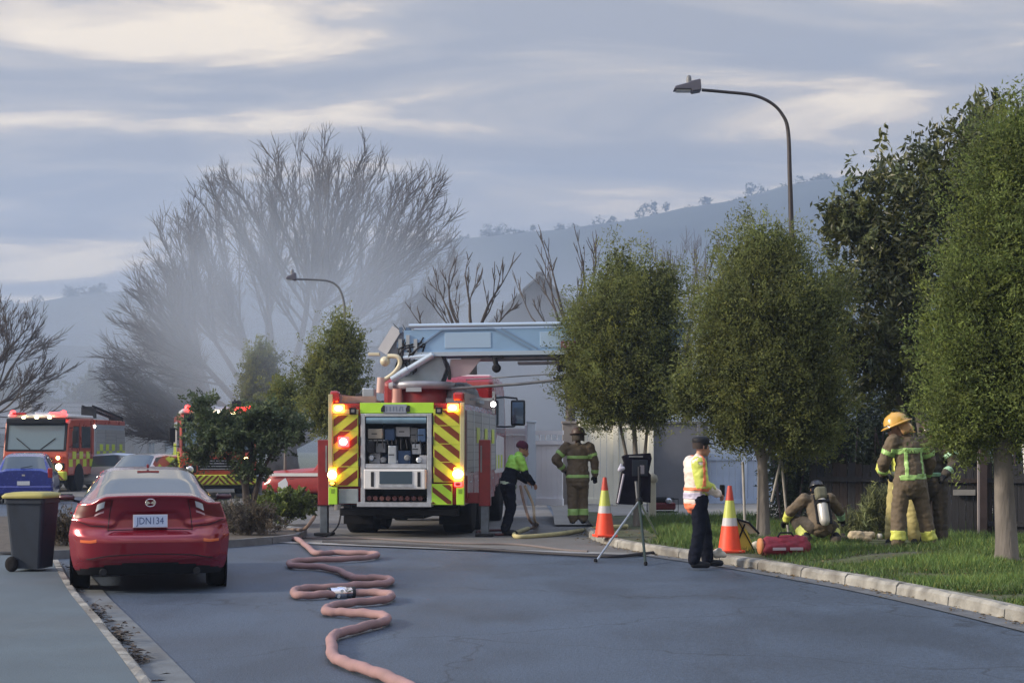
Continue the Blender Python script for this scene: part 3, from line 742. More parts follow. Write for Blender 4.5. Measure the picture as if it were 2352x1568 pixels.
def fan_tree(root, seed):
    rn = random.Random(seed)
    reach = lambda a: interp([-1.6, -1.35, -1.1, -.85, -.6, -.35, -.1, .12, .35, .6, .8, 1.0, 1.3], [7.0, 8.4, 9.6, 10.4, 11.6, 13.0, 14.6, 15.4, 15.6, 15.4, 12.6, 9.3, 7.0], a)
    trunk, br = MB(), MB()
    trunk.tube([(0, 0, -.2), (0, 0, 1), (0, 0, 2.4)], [1.0, .75, .6], 12)
    mains = []
    for k in range(22):                                        # main limbs
        a = -1.45 + 2.6 * (k % 11) / 10 + rn.uniform(-.08, .08); dep = rn.uniform(-.6, .6) if k > 3 else 0
        d = Vector((math.sin(a), dep, math.cos(a) + .02)).normalized(); L = reach(a) * .62
        P = [Vector((0, 0, 1.6)) + Vector((rn.uniform(-.3, .3), rn.uniform(-.3, .3), 0)), Vector((0, 0, 1.8)) + d * L * .35 + Vector((0, 0, -.25 * abs(a))), Vector((0, 0, 1.8)) + d * L * .7 + Vector((rn.uniform(-.3, .3), rn.uniform(-.3, .3), -.2 * abs(a))), Vector((0, 0, 1.8)) + d * L + Vector((0, 0, .1))]
        C_ = cat_rom(P, 5); trunk.tube(C_, [.26 - .19 * i / (len(C_) - 1) for i in range(len(C_))], 6, caps=False)
        mains.append(C_)
    allp = [(p, i / len(C_)) for C_ in mains for i, p in enumerate(C_) if i > 4]
    def twig(p, d, L, r, lv):
        q = p; pts = [p]; dd = d
        for i in range(3):
            dd = (dd + Vector((rn.gauss(0, .10), rn.gauss(0, .10), rn.gauss(.04, .07)))).normalized(); q = q + dd * L / 3; pts.append(q)
        br.tube(pts, [r, r * .85, r * .7, r * .45], 3, caps=False, smooth=False)
        if lv > 0:
            for i in range(rn.randint(2, 3)):
                k = rn.choice((1, 2, 2)); per = Vector((rn.gauss(0, 1), rn.gauss(0, 1), rn.gauss(0, 1))); per = (per - dd * per.dot(dd)).normalized()
                twig(pts[k], (dd + per * rn.uniform(.28, .6)).normalized(), L * rn.uniform(.5, .75), r * .7, lv - 1)
    n = 330
    for k in range(n):                                         # secondary limbs that end on an even dome
        a = -1.5 + 2.72 * ((k * .61803) % 1.0); dep = rn.uniform(-.75, .75)
        d = Vector((math.sin(a), dep * .8, math.cos(a))).normalized()
        end = Vector((0, 0, 1.8)) + d * reach(a) * rn.uniform(.80, .97) * (1 - .06 * abs(dep))
        mid = Vector((0, 0, 1.8)) + d * reach(a) * .5
        st_, f = min(allp, key=lambda t_: (t_[0] - mid).length + rn.uniform(0, .5))
        C_ = cat_rom([st_, st_.lerp(end, .35) + Vector((rn.uniform(-.2, .2), rn.uniform(-.2, .2), -.1)), st_.lerp(end, .7) + Vector((rn.uniform(-.2, .2), rn.uniform(-.2, .2), 0)), end], 4)
        m_ = len(C_); br.tube(C_, [.055 - .036 * i / (m_ - 1) for i in range(m_)], 4, caps=False)
        for i in range(2, m_):
            for _ in range(2 if i < m_ - 1 else 3):
                dd = (C_[i] - C_[i - 1]).normalized(); per = Vector((rn.gauss(0, 1), rn.gauss(0, 1), rn.gauss(0, 1))); per = (per - dd * per.dot(dd)).normalized()
                twig(C_[i], (dd + per * rn.uniform(.2, .65) + Vector((0, 0, .08))).normalized(), rn.uniform(.7, 1.25), .020, 1)
    trunk.build('trunk', M_twig, root, fix=False); br.build('branches', M_twig, root, fix=False)
fan_tree(BIG, 4)
YM = 68; bb = (X(-110, YM), YM, 0)
bare('bare twiggy tree cut by the left edge behind the fire engine', bb, [((0, 0, 0), (.12, 0, 1), 3.0, .28), ((0, 0, 2.4), (.9, .1, .45), 2.9, .13), ((0, 0, 2.8), (.6, -.1, .8), 3.0, .13), ((0, 0, 2.6), (.9, .3, .65), 3.0, .11), ((0, 0, 3.0), (.2, .1, 1), 3.2, .13), ((0, 0, 2.6), (1, -.2, .3), 2.5, .1), ((0, 0, 2.8), (.4, .2, 1), 3.0, .12)], 4, 12, spread=.46, upw=.06, twig=.016, ratio=.60, kids=(3, 4))
YN = 42; bb = (X(1085, YN), YN, 0)
bare('small gnarled bare tree above the ladder boom', bb, [((0, 0, 4.3), (-.75, 0, .85), 1.35, .06), ((0, 0, 4.4), (-.45, .2, 1), 1.35, .06), ((0, 0, 4.4), (-.1, -.1, 1), 1.25, .06), ((0, 0, 4.3), (.35, 0, 1), 1.35, .065), ((0, 0, 4.2), (-1, 0, .45), 1.25, .05), ((0, 0, 4.2), (.8, .1, .8), 1.1, .05)], 3, 3, spread=.50, upw=.12, twig=.016, ratio=.60, sides=5, kids=(2, 2), stem=(4.5, .15))
YO = 43; bb = (X(1310, YO), YO, 0)
bare('thin bare tree left of the yellow-green round tree', bb, [((0, 0, 4.4), (-.6, 0, 1), 1.5, .05), ((0, 0, 4.5), (-.25, 0, 1), 1.7, .055), ((0, 0, 4.5), (.1, 0, 1), 1.8, .055), ((0, 0, 4.4), (-.9, 0, .7), 1.3, .045), ((0, 0, 4.4), (.45, 0, 1), 1.6, .05), ((0, 0, 4.3), (.8, 0, .8), 1.4, .05)], 3, 8, spread=.42, upw=.14, twig=.013, ratio=.60, sides=5, kids=(2, 2), stem=(4.6, .14))
YP = 46; bb = (X(1580, YP), YP, 0)
bare('bare tree whose tips show between the two round trees', bb, [((0, 0, 4.6), (-.35, 0, 1), 1.5, .05), ((0, 0, 4.6), (.1, 0, 1), 1.6, .05), ((0, 0, 4.6), (.45, 0, 1), 1.5, .05)], 3, 17, spread=.4, upw=.16, twig=.013, ratio=.62, sides=5, stem=(4.7, .14))
bb = (X(1560, 300), 300, 15)
bare('far hazy bare tree on the slope above the round trees', bb, [((0, 0, 8), (-.5, 0, 1), 7, .3), ((0, 0, 8), (.1, 0, 1), 8, .3), ((0, 0, 8), (.8, 0, 1), 7, .3), ((0, 0, 0), (0, 0, 1), 9, .5), ((0, 0, 8), (-1, 0, .8), 7, .3), ((0, 0, 8), (1.3, 0, .8), 7, .3)], 4, 9, spread=.45, upw=.1, twig=.05, ratio=.7)

# hazy trees in the distance on the left
for i, (px, top, w_, Y) in enumerate([(205, 850, 110, 95), (90, 880, 110, 110), (20, 860, 90, 100), (340, 955, 30, 90), (455, 900, 80, 80), (1225, 850, 60, 75)]):
    b = Vector((X(px, Y), Y, 0)); hgt = Z(top, Y); rr = w_ / FPX * Y / 2
    lab = ['rounded hazy tree in the distance over the fire engine cab', 'low hazy tree mass beyond the parked fire engine', 'hazy tree at the far left edge', 'slim hazy cypress beyond the white parked cars', 'hazy tree under the big bare tree', 'hazy tree seen past the cab mirror'][i]
    t = thing('distant_tree', lab, 'tree', b, 0, 'hazy trees beyond the vehicles')
    link_mesh('crown', crown_mesh('crown', [((0, 0, hgt * .55), (rr, rr, hgt * .45), 3)], 4500, (.35, .16), M_bushd, 100 + i, clump=.5, cn=160), None, t)
    trunk_limbs([([(0, 0, 0), (0, 0, hgt * .25), (0, 0, hgt * .5)], .25, .12)], M_twig, t)

# grass on the verge
g = np.random.default_rng(77)
n = 85000
ys = g.uniform(11.5, 32, n * 2) ; xs = np.empty_like(ys)
ky = np.array([p.y for p in KR]); kx = np.array([p.x for p in KR])
x0 = np.interp(ys, ky, kx) + .13
xs = x0 + g.uniform(0, 1, n * 2) ** 1.0 * (ys * .345 - x0 + .4)
ok = (xs > x0)
dirt = np.array([noise.noise(Vector((a * .8, b * .8, 3))) for a, b in zip(xs, ys)])
ok &= (dirt > -.32 + .25 * (g.random(n * 2))) & ~((xs < 2.25) & (ys > 26)) & ~((np.abs(xs - 1.6) < .9) & (ys > 25.2) & (ys < 32))
edge_thin = g.random(n * 2) < np.clip((xs - x0) / .35 + .15, 0, 1); ok &= edge_thin
xs = xs[ok][:n]; ys = ys[ok][:n]; n = len(xs); dirt = dirt[ok][:n]
zs = np.array([HR(a, b) for a, b in zip(xs, ys)])
h = g.uniform(.035, .085, n) * (1 + .9 * np.clip(dirt * 2, 0, 1)) * np.where((ys > 21.5), 1.35, 1.0)
a = g.uniform(0, 6.28, n); wv = .006 * g.uniform(.8, 1.8, n)
lean = g.normal(size=(n, 2)) * h[:, None] * .45
P0 = np.stack([xs - np.cos(a) * wv, ys - np.sin(a) * wv, zs - .01], 1); P1 = np.stack([xs + np.cos(a) * wv, ys + np.sin(a) * wv, zs - .01], 1)
P2 = np.stack([xs + lean[:, 0], ys + lean[:, 1], zs + h], 1)
tt = np.clip(1 + .25 * g.normal(size=n) + .8 * dirt, .4, 1.9); yl = g.random(n) < .14
tint = np.stack([tt * np.where(yl, 1.9, 1), tt * np.where(yl, 1.25, 1), tt * .9], 1)
props(link_mesh('grass', np_mesh('grass', np.stack([P0, P1, P2], 1).reshape(-1, 3), np.arange(3 * n).reshape(-1, 3), M_grass, np.repeat(tint, 3, axis=0))), kind='stuff')

# fallen leaves and bits on the verge and in the right gutter
g = np.random.default_rng(8); V = []; Fc = []
for i in range(900):
    y = g.uniform(12, 31); x = kerb_x(min(y, 29.6)) + (abs(g.normal()) * 1.4 + .15 if i % 3 else -abs(g.normal()) * .12 - .02)
    z = HR(x, y) + .03 if i % 3 else .012
    a = g.uniform(0, 6.28); l = g.uniform(.015, .04); c, s_ = math.cos(a) * l, math.sin(a) * l; b = len(V)
    V += [(x - c, y - s_, z), (x + s_ * .5, y - c * .5, z + g.uniform(0, .015)), (x + c, y + s_, z), (x - s_ * .5, y + c * .5, z + .01)]; Fc.append((b, b + 1, b + 2, b + 3))
props(link_mesh('fallen_leaves', np_mesh('fallen_leaves', V, Fc, mat('fallen_leaf', (.16, .11, .05), .85, var=.5, scale=7))), kind='stuff')

# ================================================================== VEHICLES
def clip_poly(poly, rect):
    x0, z0, x1, z1 = rect
    def cl(P, inside, inter):
        out = []
        for i in range(len(P)):
            a, b = P[i - 1], P[i]
            if inside(b):
                if not inside(a): out.append(inter(a, b))
                out.append(b)
            elif inside(a): out.append(inter(a, b))
        return out
    def ix(v): return lambda a, b: (v, a[1] + (b[1] - a[1]) * (v - a[0]) / (b[0] - a[0]))
    def iz(v): return lambda a, b: (a[0] + (b[0] - a[0]) * (v - a[1]) / (b[1] - a[1]), v)
    for ins, it in ((lambda p: p[0] >= x0, ix(x0)), (lambda p: p[0] <= x1, ix(x1)), (lambda p: p[1] >= z0, iz(z0)), (lambda p: p[1] <= z1, iz(z1))):
        if poly: poly = cl(poly, ins, it)
    return poly

def wheel(parent, x, y, r=0.33, w=0.22, rim_m=None, side=1, dual=False):
    """axis along x; outer face towards side"""
    t = MB().lathe([(r * .62, -w / 2), (r * .93, -w / 2), (r, -w / 2 + .03), (r, w / 2 - .03), (r * .93, w / 2), (r * .62, w / 2)], axis='X', n=28)
    wh = t.build('tyre', M_rubber, parent); wh.location = (x, y, r)
    rm = MB().lathe([(r * .62, -w / 2 + .01), (r * .64, w * .30), (r * .56, w * .30), (r * .50, w * .12), (r * .2, w * .16), (r * .14, w * .26), (.001, w * .26)], axis='X', n=24)
    for k in range(5):
        a = 2 * math.pi * k / 5
        rm.beam((w * .2, math.cos(a) * r * .12, math.sin(a) * r * .12), (w * .25, math.cos(a) * r * .58, math.sin(a) * r * .58), r * .16, .02)
    ro = rm.build('rim', rim_m or M_alu, wh)
    if side < 0: ro.rotation_euler = (0, 0, math.pi)
    return wh

def car(root, st, body_m, glass=(0, 0), side_glass=None, wheels=None, fascia=None, r_w=.32):
    """st rows: y, z_top, hw_roof, z_belt, hw_belt, hw_max, z_sill, hw_sill. surface split into body panels and glass"""
    st = np.array(st, float); ys = st[:, 0]
    yy = []
    for i in range(len(ys) - 1): yy += list(np.linspace(ys[i], ys[i + 1], 5)[:-1])
    yy.append(ys[-1])
    def row(y):
        # monotone-ish interpolation
        return [np.interp(y, ys, st[:, k]) for k in range(1, 8)]
    rings = []
    NS = [4, 4, 4, 4, 3, 4]                           # subdivisions per control segment
    for y in yy:
        zt, hr, zb, hb, hm, zs, hs = row(y)
        ze = max(zb + .006, zt - .09)
        ctrl = [(0, zs), (hs, zs), (hm, zs + (zb - zs) * .55), (hb, zb), (hr + .035, ze), (hr * .78, zt - .012), (0, zt)]
        ring = []
        for k in range(6):
            p0 = Vector(ctrl[max(k - 1, 0)] + (0,)); p1 = Vector(ctrl[k] + (0,)); p2 = Vector(ctrl[k + 1] + (0,)); p3 = Vector(ctrl[min(k + 2, 6)] + (0,))
            n = NS[k]
            for j in range(n):
                t = j / n
                lin = p1.lerp(p2, t)
                cr_ = 0.5 * ((2 * p1) + (p2 - p0) * t + (2 * p0 - 5 * p1 + 4 * p2 - p3) * t * t + (3 * p1 - p0 - 3 * p2 + p3) * t ** 3)
                ring.append((lin.lerp(cr_, .55 if k in (1, 2, 4, 5) else .15), k, j / n))
        ring.append((Vector((0, zt, 0)), 6, 0))
        rings.append((y, ring))
    n = len(rings[0][1]); body = MB(); gl = {'rear_window': MB(), 'windscreen': MB(), 'side_window': MB()}
    g0, g1, w0, w1 = glass
    for sgn in (1, -1):
        for i in range(len(rings) - 1):
            for j in range(n - 1):
                (ya, ra), (yb, rb) = rings[i], rings[i + 1]
                q = [(sgn * ra[j][0].x, ya, ra[j][0].y), (sgn * ra[j + 1][0].x, ya, ra[j + 1][0].y), (sgn * rb[j + 1][0].x, yb, rb[j + 1][0].y), (sgn * rb[j][0].x, yb, rb[j][0].y)]
                k = ra[j][1]; ym = (ya + yb) / 2; f = ra[j][2]
                tgt = body
                if k >= 4 and not (k == 4 and f < .3) and g0 < ym < g1: tgt = gl['rear_window']
                elif k >= 4 and not (k == 4 and f < .3) and w0 < ym < w1: tgt = gl['windscreen']
                elif k == 3 and side_glass and any(a < ym < b for a, b in side_glass): tgt = gl['side_window']
                tgt.add(q, [(0, 1, 2, 3)], True)
    # nose cap
    y, ring = rings[-1]
    vs = [(r_[0].x, y, r_[0].y) for r_ in ring] + [(-r_[0].x, y, r_[0].y) for r_ in ring[::-1]]
    body.add(vs, [tuple(range(len(vs)))])
    if fascia is None:
        y, ring = rings[0]
        vs = [(r_[0].x, y, r_[0].y) for r_ in ring] + [(-r_[0].x, y, r_[0].y) for r_ in ring[::-1]]
        body.add(vs, [tuple(range(len(vs)))])
    def weld(o):
        bm = bmesh.new(); bm.from_mesh(o.data); bmesh.ops.remove_doubles(bm, verts=bm.verts, dist=.0008)
        bmesh.ops.recalc_face_normals(bm, faces=bm.faces); bm.to_mesh(o.data); bm.free(); return o
    bo = weld(body.build('body', body_m, root))
    for k, g_ in gl.items():
        if g_.v: weld(g_.build(k, M_glass, root))
    for (wy, hw) in wheels or []:
        for s_ in (1, -1):
            wheel(root, s_ * (hw - .10), wy, r_w, .21, side=s_)
            a = MB(); a.lathe([(r_w + .055, 0), (r_w + .055, .012), (r_w + .0, .012)], axis='X', n=28)
            ao = a.build('wheel_arch', M_black, root); ao.location = (s_ * (hw + .003) - (0 if s_ > 0 else .012), wy, r_w)
    return bo, rings

# ---------------------------------------------------------------- the red sedan
M_maz = mat('sedan_red', (0.225, 0.004, 0.020), 0.2, metal=0.4, coat=1.0, var=.04, scale=2)
M_tail = mat('tail_lens_dark', (0.085, 0.002, 0.006), 0.35, spec=.25)
M_lens = mat('clear_lens', (0.62, 0.66, 0.72), 0.12, metal=0.5, coat=1.0)
M_chrome = mat('chrome', (0.75, 0.72, 0.76), 0.12, metal=1.0)
sp = Vector((X(348, 17.4), 17.35, 0))
sed = thing('sedan', 'glossy dark red sedan parked at the left kerb, seen from behind', 'car', sp, R(14.5))
SX = 1.03
st = [(.30, 1.115, .62, 1.00, .80, .905, .21, .80), (.52, 1.130, .62, 1.0, .82, .915, .21, .81), (.56, 1.134, .62, 1.0, .82, .917, .21, .81), (1.0, 1.27, .575, .985, .83, .92, .2, .82), (1.5, 1.395, .53, .965, .84, .92, .19, .83), (2.1, 1.425, .545, .95, .84, .92, .19, .83),
      (2.75, 1.40, .54, .94, .84, .92, .19, .83), (3.15, 1.27, .60, .93, .835, .915, .19, .82), (3.55, 1.03, .68, .92, .82, .91, .2, .8), (4.2, .86, .62, .80, .76, .88, .2, .76), (4.55, .66, .42, .60, .55, .66, .24, .5)]
bo, rings = car(sed, st, M_maz, glass=(.57, 1.46, 2.82, 3.5), side_glass=[(.95, 1.45), (1.52, 2.05), (2.12, 2.95)], wheels=[(.93, .885), (3.62, .885)], fascia=True, r_w=.33)
ring0 = [(r_[0].x, r_[0].y) for r_ in rings[0][1]]
ring_side = [p for p, r_ in zip(ring0, rings[0][1]) if 1 <= r_[1] < 4 or (r_[1] == 4 and r_[2] == 0)]     # sill -> belt edge
ring_top = [p for p, r_ in zip(ring0, rings[0][1]) if r_[1] >= 4]
zsd = [p[1] for p in ring_side]; xsd = [p[0] for p in ring_side]
xt = [p[0] for p in ring_top][::-1]; zt_ = [p[1] for p in ring_top][::-1]
ZB, ZE = ring_side[0][1], .995
def yprof(z): return interp([.20, .30, .36, .40, .60, .655, .74, .84, .96, 1.03, 1.075, 1.115], [.14, .06, .015, -.03, -.045, -.02, .055, .075, .06, .04, .015, -.005], z)
def fas(s, t, off=0.0):
    ze = ZB + (ZE - ZB) * t; hw = interp(zsd, xsd, ze)
    x = s * hw
    ztop = interp(xt, zt_, abs(x)) - .004 - .03 * 0
    z = ZB + (ztop - ZB) * t
    yp = yprof(z - (0.015 if t > .8 else 0))
    # number plate recess with the sloping sides
    lw = .34 + (.90 - z) * .75
    rec = smooth(0, .05, lw - abs(x)) * smooth(.66, .70, z) * (1 - smooth(.91, .94, z)) if .6 < z < .96 else 0
    # lower flares running out from the plate recess
    y = yp + .028 * rec + (.30 - yp) * abs(s) ** 4.2 - .02 * math.exp(-((z - .73 - .12 * abs(x)) / .03) ** 2) * (1 - rec)
    return (x, y - off, z)
NU, NV = 60, 44
fb = MB(); dk = MB()
rows = [[fas(-1 + 2 * i / NU, j / NV) for i in range(NU + 1)] for j in range(NV + 1)]
for j in range(NV):
    for i in range(NU):
        q = [rows[j][i], rows[j][i + 1], rows[j + 1][i + 1], rows[j + 1][i]]
        zc = sum(p[2] for p in q) / 4; xc = abs(sum(p[0] for p in q) / 4)
        (dk if zc < .355 - .05 * (xc / .9) ** 2 * 2.2 else fb).add(q, [(0, 1, 2, 3)], True)
deck = [rows[NV][i] for i in range(NU + 1)]
for i in range(NU):
    a, b = deck[i], deck[i + 1]
    za = interp(xt, zt_, abs(a[0])); zb_ = interp(xt, zt_, abs(b[0]))
    fb.add([a, b, (b[0], b[1] + .012, b[2] + .010), (a[0], a[1] + .012, a[2] + .010)], [(0, 1, 2, 3)], True)
    fb.add([(a[0], a[1] + .012, a[2] + .010), (b[0], b[1] + .012, b[2] + .010), (b[0], .30, zb_), (a[0], .30, za)], [(0, 1, 2, 3)], True)
def weld(o, d=.0008):
    bm = bmesh.new(); bm.from_mesh(o.data); bmesh.ops.remove_doubles(bm, verts=bm.verts, dist=d)
    bmesh.ops.recalc_face_normals(bm, faces=bm.faces); bm.to_mesh(o.data); bm.free(); return o
boot = weld(fb.build('boot', M_maz, sed)); weld(dk.build('rear_diffuser', M_black, sed))
def patch(name, s0, s1, z0f, z1f, m, off, parent, nu=12, nv=6):
    """a lamp that follows the curved tail: z0f/z1f give lower and upper edge (t) along s"""
    f = lambda a, b: fas(s0 + (s1 - s0) * a, z0f(a) + (z1f(a) - z0f(a)) * b, off * math.sin(math.pi * min(.999, max(.001, a))) ** .2)
    return MB().grid(f, nu, nv).build(name, m, parent)
def tz(z): return (z - -.045 - ZB) / (1.03 - ZB)
for sg in (-1, 1):
    tl = patch('tail_light', sg * .50, sg * .985, lambda a: tz(.845 - .03 * a + .04 * (1 - a)), lambda a: tz(.975 - .02 * (1 - a)), M_tail, .012, sed)
    patch('reflector_bowl', sg * .60, sg * .73, lambda a: tz(.885 - .01 * a), lambda a: tz(.945), M_lens, .020, tl, 5, 4)
    patch('reversing_lens', sg * .60, sg * .72, lambda a: tz(.828), lambda a: tz(.848), mat('dull_lens', (.45, .28, .33), .2, coat=1), .018, tl, 4, 2)
    patch('reflector', sg * .66, sg * .86, lambda a: tz(.535 + .01 * a), lambda a: tz(.57 + .006 * a), M_amboff, .008, sed, 5, 2)
# badge: a winged emblem inside a ring
bd = MB(); bd.tube([(.056 * math.cos(a), 0, .043 * math.sin(a)) for a in [2 * math.pi * k / 24 for k in range(25)]], .0055, 6)
bo_ = bd.build('badge', M_chrome, sed); bo_.location = (0, .000, 1.035); bo_.rotation_euler = (0, 0, 0)
wg = MB()
for sg in (-1, 1):
    wg.prism([(sg * .0, -.004), (sg * .018, .012), (sg * .046, .026), (sg * .052, .004), (sg * .044, -.022), (sg * .020, -.012)], -.004, .003)
wgo = wg.build('wing', M_chrome, bo_)
pl = MB().box((0, 0, 0), (.37, .010, .135)).build('number_plate', mat('plate_blue_white', (0.52, 0.62, 0.86), .3), sed, .004); pl.location = (0, .050, .825)
MB().box((0, .002, 0), (.385, .008, .150)).build('plate_frame', mat('plate_edge', (.62, .58, .68), .3), pl, .006)
text_mesh('JDN134', .115, 'plate_lettering', mat('plate_ink', (.05, .10, .28), .5), pl, (0, -.0075, 0), (R(90), 0, 0), .001, sx=.80)
for sg in (-1, 1):
    mm = MB().lathe([(.02, -.10), (.075, -.085), (.09, 0), (.075, .085), (.02, .10)], axis='X', n=14, squash=.55)
    mo = mm.build('wing_mirror', mat('mirror_dark_red', (.06, .004, .012), .3, coat=.6), sed); mo.location = (sg * 1.0, 2.72, 1.02)
    MB().box((0, -.052, 0), (.15, .006, .10)).build('mirror_glass', M_glass, mo, .01)
    MB().beam((0, 0, -.02), (-sg * .16, .04, -.06), .05, .03).build('mirror_arm', M_black, mo)
# shut lines of the boot lid and the bumper joint
def seam(pts, name='shut_line', r=.0045):
    MB().tube([fas(a, (z - ZB) / (1.06 - ZB), .003) for a, z in pts], r, 5).build(name, M_black, sed)
for sg in (-1, 1):
    seam([(sg * .52, .70 + .03 * k) for k in range(12)])
    seam([(sg * (.56 + .04 * k), .745 + .012 * k) for k in range(11)], 'bumper_joint')
seam([(-.52 + .04 * k, .70) for k in range(27)])
seam([(-.80 + .04 * k, .44 - .04 * ((-.8 + .04 * k) / .9) ** 2) for k in range(41)], 'bumper_crease', .006)
# seats and headrests seen through the glass
for sg in (-1, 1):
    h_ = MB().box((0, 0, 0), (.25, .09, .19)).build('headrest', M_grey, sed, .03); h_.location = (sg * .36, 1.62, 1.13)
box('high_brake_light', (0, 1.40, 1.37), (.26, .03, .02), M_redoff, sed)
box('antenna', (0, 1.62, 1.435), (.03, .12, .05), M_maz, sed, .01)
for sg in (-1, 1):
    ex = MB().lathe([(.035, 0), (.042, .0), (.042, .12), (.03, .12), (.03, .01)], axis='Y', n=14).build('exhaust_pipe', M_dark, sed); ex.location = (sg * .52, .06, .25)
box('underbody', (0, 2.3, .26), (1.5, 4.0, .12), M_black, sed)
# rear door and boot shut lines, handle
for sg in (-1, 1):
    box('door_handle', (sg * .915, 1.75, .86), (.03, .18, .03), M_maz, sed, .008)

# ---------------------------------------------------------------- other cars
def simple_car(name, label, loc, rz, paint, st, glass, sg_, wheels, group=None, r_w=.32, cat='car'):
    t = thing(name, label, cat, loc, rz, group)
    bo, rg = car(t, st, paint, glass=glass, side_glass=sg_, wheels=wheels, r_w=r_w)
    return t
HATCH = [(-.02, 1.0, .62, .92, .74, .80, .32, .70), (.06, 1.02, .68, .96, .79, .84, .28, .74), (.12, 1.06, .66, .97, .80, .85, .26, .78), (.38, 1.42, .57, .96, .80, .86, .22, .80), (.8, 1.50, .56, .95, .81, .86, .2, .81), (1.8, 1.53, .56, .94, .81, .86, .2, .81),
         (2.5, 1.47, .55, .93, .81, .86, .2, .8), (3.1, 1.04, .66, .91, .79, .85, .2, .78), (3.7, .88, .6, .8, .72, .80, .22, .72), (3.92, .66, .4, .6, .5, .6, .28, .5)]
Yh = 45.5
hb = simple_car('hatchback', 'blue hatchback seen from behind at the left edge, below the fire engine', (X(54, Yh), Yh, 0), R(13), mat('hatch_blue', (0.012, 0.028, 0.26), .25, metal=.3, coat=1, var=.05),
                HATCH, (.13, .40, 2.5, 3.08), [(.5, 1.1), (1.2, 2.7)], [(.75, .83), (3.15, .83)])
for sg in (-1, 1):
    o = MB().box((0, 0, 0), (.14, .10, .30)).build('tail_light', M_redoff, hb, .03); o.location = (sg * .76, .02, .92)
o = box('number_plate', (0, -.035, .62), (.36, .02, .12), M_white, hb, .005)
box('rear_bumper', (0, .0, .42), (1.62, .12, .26), mat('hatch_blue', (0, 0, 0)), hb, .05)
box('badge', (0, -.035, .86), (.09, .02, .05), M_chrome, hb)
box('rear_wiper', (.08, .10, 1.10), (.34, .02, .02), M_black, hb, rot=(0, R(-10), 0))
WAG = [(-.02, 1.0, .6, .9, .72, .80, .32, .7), (.1, 1.1, .62, .98, .80, .86, .28, .76), (.45, 1.44, .56, .97, .82, .88, .22, .8), (1.8, 1.50, .57, .95, .83, .89, .2, .82), (2.7, 1.44, .56, .93, .83, .89, .2, .82), (3.4, 1.02, .66, .92, .80, .87, .2, .8), (4.2, .86, .6, .78, .72, .8, .22, .7), (4.45, .62, .4, .58, .5, .6, .28, .5)]
wt_p = mat('pearl_white', (.62, .65, .70), .25, coat=1, var=.04)
c1 = simple_car('hatchback', 'pale silver car parked nose-left beyond the red sedan roof', (X(372, 61), 61, 0), R(76), mat('pale_silver', (.50, .55, .62), .28, metal=.4, coat=1), WAG, (.12, .46, 2.72, 3.36), [(.6, 1.4), (1.5, 3.0)], [(.8, .85), (3.5, .85)], 'cars parked between the fire engines')
c2 = simple_car('hatchback', 'white car with a dark windscreen beside the far orange-lit engine', (X(392, 54), 54, 0), R(170), wt_p, WAG, (.12, .46, 2.72, 3.36), [(.6, 1.4), (1.5, 3.0)], [(.8, .85), (3.5, .85)], 'cars parked between the fire engines')
for c in (c1, c2):
    for sg in (-1, 1):
        o = box('headlight', (sg * .62, 4.28, .70), (.26, .14, .12), M_lens, c, .03)
    box('number_plate', (0, 4.47, .45), (.36, .02, .11), M_white, c)
    box('grille', (0, 4.44, .56), (.6, .05, .10), M_black, c, .02)
# red four-wheel drive behind the outrigger
SUV = [(-.02, 1.05, .66, .98, .76, .80, .45, .7), (.08, 1.1, .68, 1.04, .82, .86, .42, .78), (.2, 1.68, .62, 1.04, .85, .90, .4, .84), (1.5, 1.74, .64, 1.03, .86, .91, .4, .85), (2.6, 1.70, .63, 1.02, .86, .91, .4, .85), (3.0, 1.14, .72, 1.02, .84, .90, .4, .84), (4.2, 1.04, .72, .92, .80, .88, .42, .8), (4.5, .86, .6, .72, .7, .78, .45, .7)]
Ys = 44.0
suv = simple_car('four_wheel_drive', 'red four-wheel drive with a white side stripe behind the left outrigger', (X(968, Ys), Ys, -.02), R(83), mat('dull_red', (.33, .03, .03), .35, coat=.6, var=.1), SUV, (.1, .2, 2.62, 2.98), [(.35, .95), (1.05, 1.75), (1.85, 2.8)], [(.85, .86), (3.55, .86)], r_w=.38, cat='car')
for sg in (-1, 1):
    box('side_stripe', (sg * .905, 2.2, .93), (.02, 4.2, .09), M_white, suv)
    box('headlight', (sg * .62, 4.42, .84), (.22, .12, .16), M_lens, suv, .03)
box('roof_rack', (0, 1.5, 1.80), (1.2, 1.8, .05), M_white, suv, .02)

